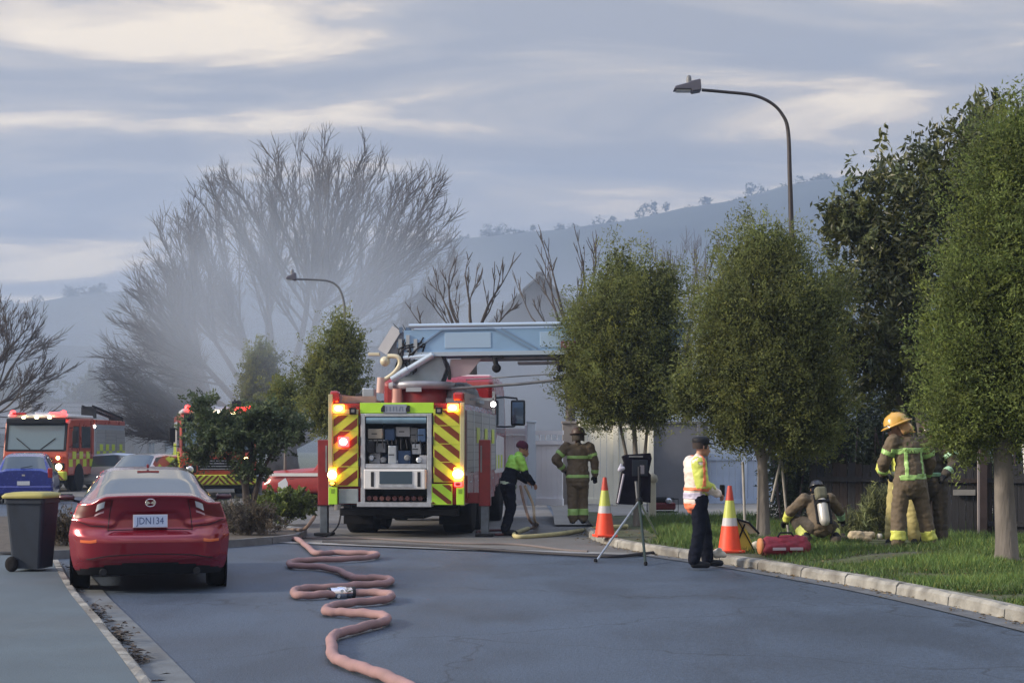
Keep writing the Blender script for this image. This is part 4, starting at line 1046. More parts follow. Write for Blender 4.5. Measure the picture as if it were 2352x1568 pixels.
# ---------------------------------------------------------------- pumping appliances facing the camera
M_checky = mat('battenburg_yellow', (0.55, 0.68, 0.05), 0.4)
M_checkr = mat('battenburg_dark', (0.10, 0.09, 0.02), 0.4)
def lamp(parent, c, r, mo, mi, axis='Y', sgn=-1, name='lamp', sq=1.0):
    o = MB().lathe([(r, 0), (r, sgn * .02), (r * .9, sgn * .035)], axis=axis, n=18, squash=sq).build(name, mo, parent); o.location = c
    i_ = MB().lathe([(r * .55, sgn * .034), (r * .5, sgn * .046), (r * .2, sgn * .052)], axis=axis, n=14, squash=sq).build('bulb', mi, o)
    return o
def fire_engine(label, loc, rz, red, lit=True):
    t = thing('fire_engine', label, 'fire engine', loc, rz, 'fire engines facing up the street')
    W2 = 1.25
    # cab shell profile in (y, z), extruded across
    cab = MB().prism([(.10, .62), (0, .78), (-.02, 1.35), (.04, 1.62), (.26, 2.62), (.40, 2.80), (3.3, 2.86), (3.3, .62)], -W2, W2, 'X')
    cab.build('cab', red, t, .06)
    box('cab_roof', (0, 1.85, 2.90), (2.40, 3.0, .14), M_white, t, .05)
    sl = math.atan2(.22, 1.0)
    ws = MB().grid(lambda a, b: (-1.08 + 2.16 * a, .05 + .205 * b - .022, 1.62 + .95 * b), 6, 4).build('windscreen', mat('windscreen_blue', (.10, .17, .22), .06, spec=1, coat=.6), t)
    sf = MB(); 
    sf.beam((-1.12, .03, 1.585), (1.12, .03, 1.585), .05, .06); sf.beam((-1.12, .25, 2.60), (1.12, .25, 2.60), .06, .10)
    for s_ in (-1, 1): sf.beam((s_ * 1.13, .02, 1.58), (s_ * 1.13, .25, 2.62), .09, .05)
    sf.build('windscreen_frame', M_black, t)
    box('sun_visor', (0, .10, 2.70), (2.25, .16, .20), M_black, t, .03)
    for s_ in (-1, 1):
        wp = MB().beam((s_ * .2, .02, 1.62), (s_ * .75, .10, 2.05), .02, .03).build('wiper', M_black, t)
    g_ = box('grille', (0, -.035, 1.12), (1.35, .04, .36), M_black, t, .02)
    for k in range(4): box('slat', (0, -.062, .98 + .09 * k), (1.28, .02, .02), M_alu, g_)
    bp = box('bumper', (0, -.10, .62), (2.44, .34, .34), M_yel, t, .05)
    for k in range(-6, 7):
        for s_ in (1,):
            x0 = k * .19
            sgn = 1 if k < 0 else -1
            P = clip_poly([(x0, .44), (x0 + .095, .44), (x0 + .095 + sgn * .36, .80), (x0 + sgn * .36, .80)], (-1.2 if k < 0 else .001, .47, -.001 if k < 0 else 1.2, .77))
            if P and len(P) > 2: MB().prism(P, -.2765, -.270).build('stripe', M_chred, bp)
    box('chin_spoiler', (0, 0, .40), (2.3, .2, .16), M_black, t, .02)
    for s_ in (-1, 1):
        hl = box('headlight', (s_ * .93, -.04, .98), (.42, .06, .26), M_black, t, .03)
        lo = MB().lathe([(.12, 0), (.115, -.02), (.06, -.035)], axis='Y', n=18).build('bulb', M_headl if (lit and s_ > 0) else M_lens, hl); lo.location = (s_ * .93, -.075, .96)
        ind = box('indicator', (s_ * .93, -.04, 1.30), (.34, .05, .14), M_orange, t, .02)
        if lit:
            lo = MB().lathe([(.07, 0), (.06, -.02), (.03, -.03)], axis='Y', n=14).build('bulb', M_ambcore if s_ > 0 else M_amber, ind); lo.location = (s_ * .90, -.07, 1.30)
        # roof beacons
        bc = MB().lathe([(.10, 0), (.11, .04), (.09, .16), (.03, .19)], n=16).build('beacon', M_redl if lit else M_redoff, t); bc.location = (s_ * .98, .35, 2.92)
        MB().lathe([(.045, .05), (.05, .10), (.03, .14)], n=10).build('bulb', M_redcore, bc).scale = (1.4, 1.4, 1)
        MB().box((0, 0, 0), (.52, .18, .09)).build('light_bar', M_redl if s_ > 0 else M_redoff, t, .03).location = (s_ * .72, .30, 2.99)
        # mirrors
        ma = MB().tube([(s_ * 1.25, .25, 2.45), (s_ * 1.48, .12, 2.45), (s_ * 1.50, .10, 1.75), (s_ * 1.25, .22, 1.72)], .02, 6).build('mirror_arm', M_black, t)
        box('mirror', (s_ * 1.50, .10, 2.1), (.20, .09, .48), M_black, ma, .03)
        for (ya, yb) in ((.45, 1.30), (1.65, 2.75)):
            sw = MB().prism([(ya + (.08 if ya < 1 else 0), 1.68), (yb, 1.68), (yb, 2.52), (ya + (.22 if ya < 1 else 0), 2.52)], 0, s_ * .012, 'X').build('side_window', M_glass, t); sw.location.x = s_ * 1.255
            dr = box('door_seam', (s_ * 1.256, yb + .12, 1.75), (.01, .02, 1.8), M_black, t)
            box('door_handle', (s_ * 1.27, yb - .12, 1.50), (.03, .16, .04), M_black, t)
        # chequer band on cab side
        for k in range(7):
            for r_ in range(2):
                if (k + r_) % 2 == 0:
                    q = box('chequer', (s_ * 1.259, .35 + .42 * k, 1.10 + .30 * r_), (.014, .41, .29), M_checky, t)
        # wheel arch + wheel
        aw = MB().lathe([(.56, 0), (.56, .02), (.48, .02)], axis='X', n=26).build('wheel_arch', M_black, t); aw.location = (s_ * 1.262 - (0 if s_ > 0 else .02), 1.30, .52)
        wheel(t, s_ * 1.12, 1.30, .50, .30, M_alu, s_)
        wheel(t, s_ * 1.10, 5.5, .50, .42, M_alu, s_)
        aw = MB().lathe([(.56, 0), (.56, .02), (.48, .02)], axis='X', n=26).build('wheel_arch', M_black, t); aw.location = (s_ * 1.262 - (0 if s_ > 0 else .02), 5.5, .52)
        # body lockers
        for k, (ya, yb) in enumerate(((3.55, 4.70), (4.78, 6.2), (6.28, 7.5))):
            sh = box('roller_shutter', (s_ * 1.252, (ya + yb) / 2, 1.55 if k != 1 else 1.75), (.02, yb - ya, 1.75 if k != 1 else 1.35), M_shut, t)
            for j in range(9): box('slat', (s_ * 1.264, (ya + yb) / 2, (1.55 if k != 1 else 1.75) - (.78 if k != 1 else .6) + j * (.19 if k != 1 else .145)), (.006, yb - ya - .04, .012), M_grey, sh)
            for j in range(3):
                for r_ in range(2):
                    if (j + r_ + k) % 2 == 0: box('chequer', (s_ * 1.272, ya + .2 + j * .41, 1.42 + .28 * r_), (.006, .40, .27), M_checky, t)
    box('body', (0, 5.45, 1.62), (2.48, 4.15, 2.02), M_silver, t, .03)
    box('body_top', (0, 5.45, 2.73), (2.50, 4.2, .20), red, t, .03)
    box('roof_fitting', (0, 1.6, 3.02), (.9, .7, .10), M_alu, t, .03)
    sg_ = box('scene_light', (1.23, 3.42, 2.55), (.12, .10, .16), M_black, t, .01); lamp(sg_, (1.23, 3.36, 2.55), .06, M_whl, M_whl)
    # ladder gantry on the roof, raised at the front
    ld = MB(); a0, a1 = Vector((.75, 3.3, 3.35)), Vector((.75, 7.4, 2.95))
    for dx in (0, .42):
        ld.beam(a0 + Vector((dx, 0, 0)), a1 + Vector((dx, 0, 0)), .05, .10)
    for k in range(13):
        p = a0.lerp(a1, (k + .5) / 13); ld.beam(p, p + Vector((.42, 0, 0)), .03, .03)
    ld.build('roof_ladder', M_dark, t)
    box('ladder_rest', (.96, 3.5, 3.1), (.6, .08, .45), M_dark, t); box('ladder_rest', (.96, 7.2, 2.9), (.6, .08, .2), M_dark, t)
    box('chassis', (0, 4, .55), (1.1, 7.2, .25), M_black, t)
    for k in range(3): lamp(t, (-.5 + .5 * k, .17, 2.83), .065, M_headl if lit else M_lens, M_headl if lit else M_lens, name='spot_lamp')
    return t
fire_engine('orange-red fire engine with white cab roof and headlight on, at far left', (-18.15, 58, 0), R(-2), M_orange)
e2 = fire_engine('fire engine half hidden behind the dark green garden tree', (X(502, 50.6), 50.6, 0), R(14), M_orange)

# ---------------------------------------------------------------- the ladder truck
LT = thing('ladder_truck', 'red turntable ladder fire truck with open rear locker and chevron panels', 'fire truck', (X(910, 28.2), 28.2, 0.01), R(-5.5))
S = 125.0
def lx(px): return (px - 912) / S
def lz(py): return (1236 - py) / S
def rect(name, x0, y0, x1, y1, yc, th, m, parent=LT, bevel=0.0):
    """a plate given by its outline on the rear face (survey units), centred at depth yc"""
    return box(name, ((lx(x0) + lx(x1)) / 2, yc, (lz(y0) + lz(y1)) / 2), (abs(lx(x1) - lx(x0)), th, abs(lz(y1) - lz(y0))), m, parent, bevel)
# body shell around an open rear locker
bx = MB()
bx.box((lx(792), 2.6, 1.52), (lx(832) - lx(753) - .02, 5.1, 1.82))
bx.box((lx(1033), 2.6, 1.52), (lx(1072) - lx(994) - .02, 5.1, 1.82))
bx.box((lx(912), 3.6, 1.52), (lx(993) - lx(833), 3.1, 1.80))
bx.box((0, 2.6, 2.455), (2.50, 5.14, .05))
bx.build('body', M_red, LT)
# rear locker interior
li = MB()
li.box((lx(834), 1.0, 1.5), (.02, 2.0, 1.7)); li.box((lx(991), 1.0, 1.5), (.02, 2.0, 1.7)); li.box((lx(912), 2.0, 1.5), (1.25, .02, 1.7)); li.box((lx(912), 1.0, lz(1158)), (1.25, 2.0, .03)); li.box((lx(912), 1.0, lz(950)), (1.25, 2.0, .03))
li.build('locker_lining', mat('locker_lining', (.20, .22, .26), .5, metal=.3), LT)
fr = MB()
for (a, b, c, d) in ((830, 950, 840, 1162), (985, 950, 996, 1162), (840, 950, 985, 957), (840, 1154, 985, 1162)):
    fr.box(((lx(a) + lx(c)) / 2, -.02, (lz(b) + lz(d)) / 2), (lx(c) - lx(a), .07, lz(b) - lz(d)))
fr.build('locker_frame', M_alu, LT, .008)
rr = MB().tube([(lx(842), .03, lz(964)), (lx(983), .03, lz(964))], .075, 16).build('roller_shutter', mat('shutter_blue', (.22, .36, .48), .4, metal=.4, var=.1, scale=3), LT)
# shelves and gear
rect('shelf', 841, 1066, 984, 1076, .35, .8, M_alu)
rect('shelf', 841, 1010, 890, 1013, .45, .6, M_alu)
gear = random.Random(4)
GM = [M_grey, M_dark, M_silver, mat('equip_blue', (.03, .07, .16), .5), mat('equip_pale', (.45, .46, .50), .5), mat('equip_tan', (.24, .22, .19), .7), M_alu, M_black]
GL = [(845, 985, 880, 1008, 5), (882, 985, 905, 1012, 3), (906, 980, 940, 1003, 4), (912, 984, 934, 998, 1), (842, 1014, 860, 1040, 1), (861, 1018, 884, 1040, 0), (843, 1040, 870, 1066, 4), (872, 1046, 892, 1066, 3),
      (893, 1024, 912, 1066, 2), (913, 1036, 942, 1066, 3), (944, 1020, 966, 1044, 6), (944, 1046, 962, 1066, 7), (962, 985, 980, 1015, 3), (964, 1046, 982, 1066, 4), (941, 982, 958, 1016, 0), (968, 1018, 980, 1040, 7)]
for k, (a, b, c, d, mi) in enumerate(GL):
    o = rect('equipment_case' if k % 3 else 'tool', a, b, c, d, .12 + .10 * (k % 4), .22, GM[mi], bevel=.015)
    if k % 2 == 0:
        box('handle', (0, 0, 0), (.10, .02, .02), M_black, o).location = ((lx(a) + lx(c)) / 2, .0 + .08 * (k % 4) - .08, (lz(b) + lz(d)) / 2)
for k in range(5):
    q = MB().lathe([(.03, 0), (.055, .01), (.055, .16), (.03, .17)], axis='Y', n=14).build('hose_coupling', [M_alu, M_grey][k % 2], LT); q.location = (lx(852 + 28 * k), .04, lz(1052 + (k % 3) * 5))
hk = MB()
for k in range(12): hk.tube([(lx(846 + 11 * k), .02, lz(1010)), (lx(848 + 11 * k + gear.uniform(-3, 3)), -.0, lz(1018 + gear.uniform(0, 16)))], .012, 6)
hk.build('strap', M_dark, LT)
# white slide-out drawer with a dark window and two slots
dw = rect('drawer', 841, 1078, 984, 1124, -.05, .34, M_white, bevel=.02)
for a, c in ((858, 865), (966, 973)): rect('slot', a, 1084, c, 1118, -.222, .012, M_dark, dw)
rect('drawer_window', 878, 1083, 954, 1112, -.224, .014, mat('drawer_glass', (.05, .08, .11), .2), dw)
rect('drawer_lip', 876, 1113, 956, 1119, -.228, .02, M_alu, dw)
# lower compartment with flaked hose
for k in range(9):
    MB().tube([(lx(848 + 15 * k), .0, lz(1146)), (lx(848 + 15 * k) + gear.uniform(-.03, .03), .5, lz(1146))], .045, 10).build('flaked_hose', mat('dark_red_hose', (.12, .045, .05), .8, var=.3), LT)
rect('rear_step', 826, 1154, 998, 1164, -.10, .30, M_alu)
# header band
hdr = rect('header_panel', 828, 925, 1000, 949, -.015, .06, M_lime, bevel=.006)
pl = rect('sign_plate', 884, 929, 938, 949, -.06, .02, mat('sign_grey', (.26, .30, .38), .35), hdr, .004)
for a in (878, 936): MB().prism([(lx(a), lz(946)), (lx(a + 9), lz(946)), (lx(a + 9), lz(932)), (lx(a + 5), lz(931)), (lx(a), lz(938))], -.075, -.045).build('sign_bracket', M_dark, hdr)
for k, (px, sl) in enumerate(((891, 0), (899, 0), (907, .1), (914, -.1), (922, .25), (928, -.2))):
    box('glyph', (lx(px), -.072, lz(939)), (.014, .004, .09), mat('glyph_ink', (.12, .16, .24), .5), pl, rot=(0, sl, 0))
# chevron panels
def chev(x0, y0, x1, y1, sgn, nm='chevron_panel', base=M_yel, depth=-.03, pitch=40, wd=18, phase=0, hsteps=True):
    p = rect(nm, x0, y0, x1, y1, depth, .04, base, bevel=.004)
    h = abs(y1 - y0); w_ = abs(x1 - x0)
    k = -6
    while k * pitch < h + w_ + 60:
        yb = y0 + k * pitch + phase; sh = w_ * .78
        P = [(x0, yb + (sh if sgn > 0 else 0)), (x1, yb + (0 if sgn > 0 else sh)), (x1, yb + (0 if sgn > 0 else sh) + wd), (x0, yb + (sh if sgn > 0 else 0) + wd)]
        P = clip_poly(P, (x0 + 2, y0 + 2, x1 - 2, y1 - 2))
        if P and len(P) > 2: MB().prism([(lx(a), lz(b)) for a, b in P], depth - .024, depth - .0195).build('stripe', M_chred, p)
        k += 1
    if hsteps:
        for yy in (y0 + h * .22, y0 + h * .47, y0 + h * .72):
            rect('panel_joint', x0, yy, x1, yy + 1.6, depth - .0255, .003, M_yel, p)
    return p
chev(764, 952, 824, 1118, 1, phase=6)
chev(1000, 940, 1062, 1108, -1, phase=10)
chev(996, 1112, 1044, 1160, -1, 'locker_flap', M_lime, -.05, 34, 13, 4, False)
rect('locker_flap', 778, 1124, 824, 1158, -.04, .03, mat('flap_grey', (.22, .27, .30), .5, var=.1), bevel=.01)
for a, b in ((754, 764), (1062, 1072)):
    rect('corner_post', a, 905 if a < 800 else 925, b, 1162, -.02, .10, mat('corner_tan', (.42, .40, .24), .5), bevel=.01)
for a, c in ((825, 829), (997, 1000)):
    for k in range(4): rect('hinge', a, 955 + 48 * k, c, 975 + 48 * k, -.055, .02, M_dark)
rect('side_trim', 754, 940, 824, 951, -.03, .05, mat('corner_tan', (0, 0, 0)))
for c in (812, 1013):
    q = rect('marker_plate', c - 8, 936, c + 8, 951, -.07, .02, M_black, bevel=.004); rect('marker_face', c - 4, 940, c + 4, 947, -.082, .006, M_grey, q)
# step plates bottom corners
for a, b in ((756, 776), (1054, 1072)):
    q = rect('corner_step', a, 1120, b, 1160, -.08, .06, M_lime, bevel=.008); rect('step_hole', (a + b) / 2 - 4, 1124, (a + b) / 2 + 4, 1134, -.112, .006, mat('olive', (.2, .35, .03), .5), q)
def boxlamp(px, py, w, h, mo, mi, name='lamp', hs=1.0):
    q = rect(name, px - w / 2, py - h / 2, px + w / 2, py + h / 2, -.10, .06, mo, bevel=.02)
    q2 = MB().lathe([(.001, -.145), (h / S * .28, -.140), (h / S * .34, -.132), (h / S * .34, -.12)], axis='Y', n=16).build('bulb', mi, q)
    q2.location = (lx(px) * (1 - 1.5), 0, lz(py)); q2.scale = (1.5 * hs, 1, 1); q2.location.x = lx(px)
    return q
boxlamp(780, 938, 26, 18, M_amber, M_ambcore, 'warning_lamp')
boxlamp(1046, 937, 26, 18, M_amber, M_ambcore, 'warning_lamp')
boxlamp(791, 1015, 26, 24, M_redl, M_redcore, 'warning_lamp', .75)
boxlamp(765, 1091, 17, 30, M_amber, M_ambcore, 'tail_light', .7)
boxlamp(1058, 1089, 20, 30, M_amber, M_ambcore, 'tail_light', .8)
boxlamp(1058, 1112, 18, 12, M_redl, M_redoff, 'tail_light')
boxlamp(765, 1111, 14, 10, mat('brown_lens', (.25, .08, .02), .2), M_amber, 'tail_light')
# top-of-body rails and beacons
box('beacon', (lx(767), .05, 2.60), (.17, .16, .22), M_redoff, LT, .04)
box('beacon', (lx(1057), .05, 2.60), (.20, .16, .16), M_redoff, LT, .04)
rl = MB(); rl.beam((lx(760), .05, 2.72), (lx(760), .05, 2.45), .04, .04); rl.beam((lx(780), .2, 2.56), (lx(860), .2, 2.56), .05, .12); rl.beam((lx(1072) - .04, .1, 2.58), (lx(1072) - .04, 5.0, 2.58), .06, .20); rl.beam((lx(753) + .04, .1, 2.58), (lx(753) + .04, 5.0, 2.58), .06, .20)
rl.build('deck_rail', mat('rail_brown', (.30, .22, .20), .5, metal=.2, var=.1), LT)
box('deck_box', (lx(835), .6, 2.63), (.22, .3, .30), M_silver, LT, .02); box('deck_box', (lx(812), .8, 2.6), (.2, .3, .18), M_dark, LT, .02)
# right side: lockers, shutters with posts, pump panel
xs_ = lx(1072)
for k, (ya, yb) in enumerate(((.25, 1.2), (1.28, 2.5), (2.58, 3.9), (3.98, 5.1))):
    for s_ in (-1, 1):
        sh = box('roller_shutter', (s_ * (xs_ + .008) - (0 if s_ > 0 else .01), (ya + yb) / 2, 1.78), (.02, yb - ya, 1.16), M_shut, LT)
        for j in range(8): box('slat', (s_ * (xs_ + .020), (ya + yb) / 2, 1.28 + .145 * j), (.006, yb - ya - .05, .012), M_grey, sh)
        q = box('side_locker_door', (s_ * (xs_ + .006), (ya + yb) / 2, .93), (.02, yb - ya, .42), M_red, LT, .01)
        box('door_handle', (s_ * (xs_ + .02), (ya + yb) / 2, 1.02), (.02, .14, .03), M_alu, q)
    box('pillar', (xs_ + .012, yb + .04, 1.78), (.03, .07, 1.2), M_alu, LT)
    if k: box('chequer', (xs_ + .028, (ya + yb) / 2, 1.9), (.006, .5, .3), M_checky, LT)
# chassis, axles, wheels, mud flaps
box('chassis', (0, 4.35, .46), (.9, 7.9, .26), M_black, LT)
box('rear_underrun', (0, .22, .46), (2.2, .12, .14), M_black, LT, .02)
box('underbody_tank', (-.75, 1.4, .55), (.6, .9, .35), M_dark, LT, .03); box('underbody_tank', (.75, 1.3, .55), (.6, .7, .38), M_dark, LT, .03)
for s_ in (-1, 1):
    for yy_ in (1.75, 3.05):
        wheel(LT, s_ * .95, yy_, .50, .56, M_grey, s_)
    wheel(LT, s_ * 1.08, 6.9, .50, .32, M_alu, s_)
    box('mud_flap', (s_ * .93, 1.12, .42), (.58, .02, .46), M_rubber, LT)
box('axle', (0, 1.75, .5), (1.4, .14, .14), M_dark, LT); box('axle', (0, 3.05, .5), (1.4, .14, .14), M_dark, LT)
# outriggers
for s_, px in ((-1, 728), (1, 1111)):
    x = lx(px)
    og = box('outrigger', (x, .55, (lz(1010) + lz(1165)) / 2), (.215, .22, lz(1010) - lz(1165)), mat('outrigger_red', (.20, .014, .018), .4, var=.15, coat=.3), LT, .015)
    box('outrigger_foot', (x, .55, .30), (.145, .15, .58), mat('ram_grey', (.13, .16, .20), .4, metal=.4, var=.2), og, .01)
    box('foot_pad', (x, .55, .03), (.34, .34, .05), M_dark, og, .01)
    box('outrigger_beam', (x - s_ * .28, .55, .72), (.52, .16, .20), mat('outrigger_red', (0, 0, 0)), og, .01)
    box('reflector', (x - .06 * s_, .435, 1.45), (.03, .01, .5), M_grey, og)
# cab
cab = MB().prism([(5.35, .75), (5.35, 3.12), (5.55, 3.24), (7.5, 3.22), (7.85, 3.05), (8.25, 2.0), (8.3, .75)], -1.22, 1.22, 'X')
cab.build('cab', M_red, LT, .10)
box('cab_roof', (0, 6.5, 3.235), (2.3, 1.9, .07), mat('roof_pink_white', (.62, .50, .54), .35), LT, .03)
for s_ in (-1, 1):
    MB().prism([(5.9, 2.0), (7.75, 2.0), (7.55, 2.85), (5.9, 2.85)], s_ * 1.222, s_ * 1.235, 'X').build('side_window', M_glass, LT)
    mp_ = MB().prism([(5.6, 1.1), (7.6, 1.1), (7.6, 1.9), (6.2, 1.95), (5.6, 1.6)], s_ * 1.222, s_ * 1.232, 'X').build('side_marking', M_white, LT)
    for k in range(3): box('chequer', (s_ * 1.236, 5.8 + .62 * k, 1.35), (.006, .3, .3), M_checky, mp_)
    ar = MB().tube([(s_ * 1.2, 7.6, 2.85), (s_ * 1.52, 7.75, 2.82), (s_ * 1.54, 7.75, 2.70)], .025, 6); ar.tube([(s_ * 1.54, 7.75, 2.25), (s_ * 1.45, 7.7, 2.16), (s_ * 1.22, 7.6, 2.15)], .025, 6)
    am = ar.build('mirror_arm', M_dark, LT)
    mh = box('mirror', (s_ * 1.55, 7.75, 2.48), (.34, .12, .60), M_dark, am, .04); box('mirror_glass', (s_ * 1.55, 7.68, 2.48), (.26, .02, .50), M_mirror, mh)
rect('cab_marker_lamp', 1124, 920, 1136, 934, .62, .06, M_black, bevel=.01)
lamp(LT, (lx(1130), .57, lz(927)), .05, M_whl, M_whl, name='scene_light')
box('lamp_post', (lx(1130), .66, lz(900) - .18), (.05, .05, .42), M_grey, LT)
box('lamp_bracket', (lx(1102), .66, lz(915)), (.46, .05, .05), M_grey, LT)
# stowed gear between turntable and cab: mesh dome, pump fittings
dm = MB().lathe([(.40, 0), (.40, .05), (.36, .17), (.27, .27), (.14, .33), (.02, .34)], n=22, squash=1.0).build('coil_cover', mat('grey_weave', (.26, .30, .36), .6, var=.5, scale=14, bump=.6, bscale=18), LT); dm.location = (lx(1030) - .05, 2.2, 2.62)
box('coil_base', (lx(1030) - .05, 2.2, 2.58), (.90, .8, .12), M_silver, LT, .02)
# turntable
TT = Vector((lx(928) + .06, 1.9, 0))
pd = MB().lathe([(.50, 2.44), (.50, 2.80), (.46, 2.82)], n=28).build('pedestal', mat('pedestal_red', (.22, .02, .025), .4, var=.1), LT); pd.location = TT
MB().lathe([(.10, 2.46), (.10, 2.80)], n=14).build('hydraulic_post', mat('post_pink', (.62, .34, .28), .5), LT).location = TT + Vector((-.42, -.48, 0))
tp = MB().lathe([(.62, 2.80), (.66, 2.84), (.66, 2.93), (.60, 2.95)], n=32).build('turntable', mat('turntable_grey', (.30, .31, .36), .4, metal=.3, var=.1), LT); tp.location = TT
box('tag_plate', (TT.x - .06, TT.y - .66, 2.78), (.30, .02, .08), M_silver, LT)
cl = MB(); cl.prism([(-.46, 2.95), (.42, 2.95), (.52, 3.2), (.40, 3.55), (-.30, 3.55), (-.42, 3.3)], -.34, -.28); cl.prism([(-.46, 2.95), (.42, 2.95), (.52, 3.2), (.40, 3.55), (-.30, 3.55), (-.42, 3.3)], .28, .34)
cl.box((0, 0, 3.2), (.7, .5, .45))
clo = cl.build('boom_cradle', mat('cradle_grey', (.30, .36, .42), .4, metal=.3, var=.12, scale=4), LT, .01); clo.location = TT
arc = MB(); 
for k in range(9):
    a0, a1 = R(-8 + 12 * k), R(-8 + 12 * (k + 1))
    arc.beam((.18 + .42 * math.cos(a0), -.37, 3.05 + .52 * math.sin(a0)), (.18 + .42 * math.cos(a1), -.37, 3.05 + .52 * math.sin(a1)), .06, .05)
ao = arc.build('cradle_rim', M_dark, LT); ao.location = TT
rm = MB(); rm.tube([(-.52, -.50, 2.98), (.28, -.46, 3.46)], .062, 14); rm.tube([(-.52, -.50, 2.98), (-.20, -.49, 3.17)], .082, 14); rm.tube([(-.30, -.44, 3.40), (.30, -.44, 3.44)], .055, 12)
ro = rm.build('hydraulic_ram', mat('ram_pale', (.50, .60, .72), .3, metal=.3, var=.05), LT); ro.location = TT
# operator station: slanted panels, lamp pod, pale cable arm
op = MB(); op.beam((-.72, -.42, 3.52), (-.44, -.38, 3.98), .10, .20); opo = op.build('control_panel', M_white, LT); opo.location = TT
q = MB(); q.prism([(-.62, 3.50), (-.44, 3.98), (-.18, 3.80), (-.30, 3.30)], -.36, -.30); qo = q.build('panel_back', mat('panel_grey', (.22, .24, .30), .5), LT); qo.location = TT
box('panel_lamp', (TT.x - .88, TT.y - .42, 3.48), (.22, .12, .06), mat('cream', (.6, .56, .42), .4), LT, .01)
q = MB().lathe([(.001, -.10), (.07, -.09), (.10, 0), (.07, .09), (.001, .10)], axis='Y', n=16).build('spot_lamp', mat('cream', (0, 0, 0)), LT); q.location = TT + Vector((-.66, -.45, 3.34))
q = MB().tube(cat_rom([(-.60, -.47, 3.44), (-.40, -.50, 3.42), (-.36, -.50, 3.28), (-.48, -.52, 3.10), (-.70, -.52, 2.95)], 5), .045, 8).build('cable_arm', mat('cream', (0, 0, 0)), LT); q.location = TT
q = MB().tube([(-.72, -.54, 3.02), (-.74, -.54, 2.72)], .075, 10).build('cable_drum', mat('pinkish', (.6, .42, .38), .5), LT); q.location = TT
det = MB()
gr = random.Random(6)
for k in range(26):
    x = gr.uniform(-.42, .10); z = gr.uniform(3.42, 3.95)
    det.box((x, gr.uniform(-.42, -.25), z), (gr.uniform(.03, .10), .05, gr.uniform(.03, .14)))
do = det.build('valve_block', M_boomd, LT); do.location = TT
det = MB()
for k in range(10):
    det.tube(cat_rom([(gr.uniform(-.5, -.1), -.45, gr.uniform(3.0, 3.3)), (gr.uniform(-.45, .0), -.48, gr.uniform(3.2, 3.6)), (gr.uniform(-.3, .2), -.42, gr.uniform(3.6, 3.85))], 4), .016, 6)
do = det.build('hydraulic_hose', M_dark, LT); do.location = TT
det = MB()
for k in range(3):
    det.box((-.36 + .15 * k, -.44, 3.62 + .08 * (k % 2)), (.07, .05, .30))
do = det.build('valve_cover', M_silver, LT); do.location = TT
# boom: four nested trough sections reaching out to the right
Bm = bpy.data.objects.new('boom', None); COL.objects.link(Bm); Bm.parent = LT; Bm.location = TT + Vector((-.30, -.02, 3.42)); Bm.rotation_euler = (0, R(-.6), R(2))
L_ = 5.0
bb = MB()
for s_ in (-1, 1): bb.box((L_ / 2, s_ * .40, .30), (L_, .04, .44))
bb.box((L_ / 2, 0, .07), (L_, .80, .05))
bb.build('outer_section', M_boom, Bm)
tr_ = MB()
for s_ in (-1, 1):
    tr_.tube([(0.1, s_ * .42, .60), (L_ + .6, s_ * .42, .60)], .045, 10); tr_.box((L_ / 2, s_ * .425, .05), (L_, .06, .08))
tr_.build('boom_rail', mat('rail_pale', (.42, .52, .64), .35, metal=.3), Bm)
for s_ in (-1,):
    for (xa, za, xb, zb) in ((0.15, .10, .75, .52), (.75, .52, 1.75, .53), (1.75, .53, 2.45, .12), (1.9, .53, 2.6, .12), (4.1, .50, 4.3, .40), (5.4, .1, 5.8, .5)):
        MB().beam((xa, s_ * .43, za), (xb, s_ * .43, zb), .03, .03).build('brace', mat('boom_mid', (.17, .26, .40), .45), Bm)
    for xa, w_, z_, hh in ((1.25, .9, .31, .30), (3.3, 1.3, .30, .30), (5.0, .9, .31, .3)):
        box('panel', (xa, s_ * .424, z_), (w_, .012, hh), mat('boom_light', (.36, .51, .70), .4, metal=.15), Bm, .01)
box('name_panel', (2.95 + .35, -.446, .20), (.50, .008, .13), mat('dull_maroon', (.28, .10, .14), .5), Bm)
lf = MB()
for k, xx in enumerate((3.11, 3.19, 3.27, 3.36, 3.45)): lf.box((xx, -.452, .20), (.03, .004, .07 + .02 * (k % 2)))
lf.build('lettering', mat('pale_letter', (.55, .45, .52), .5), Bm)
lo = MB(); lo.box((L_ / 2 + .6, 0, -.04), (L_ - 1.0, .60, .05)); lo.box((L_ / 2 + 1.0, 0, -.13), (L_ - 2.4, .5, .04))
lo.build('inner_section', mat('boom_under', (.22, .20, .24), .5, metal=.3, var=.2), Bm)
for xx in (1.75, 3.0):
    q = MB(); q.tube([(xx, -.40, .02), (xx + .05, -.42, -.20)], .05, 8); q.box((xx + .08, -.42, -.02), (.22, .06, .05)); q.lathe([(.05, -.06), (.09, 0), (.05, .06)], (xx + .05, -.42, -.24), axis='Y', n=12)
    q.build('guide_roller', M_black, Bm)
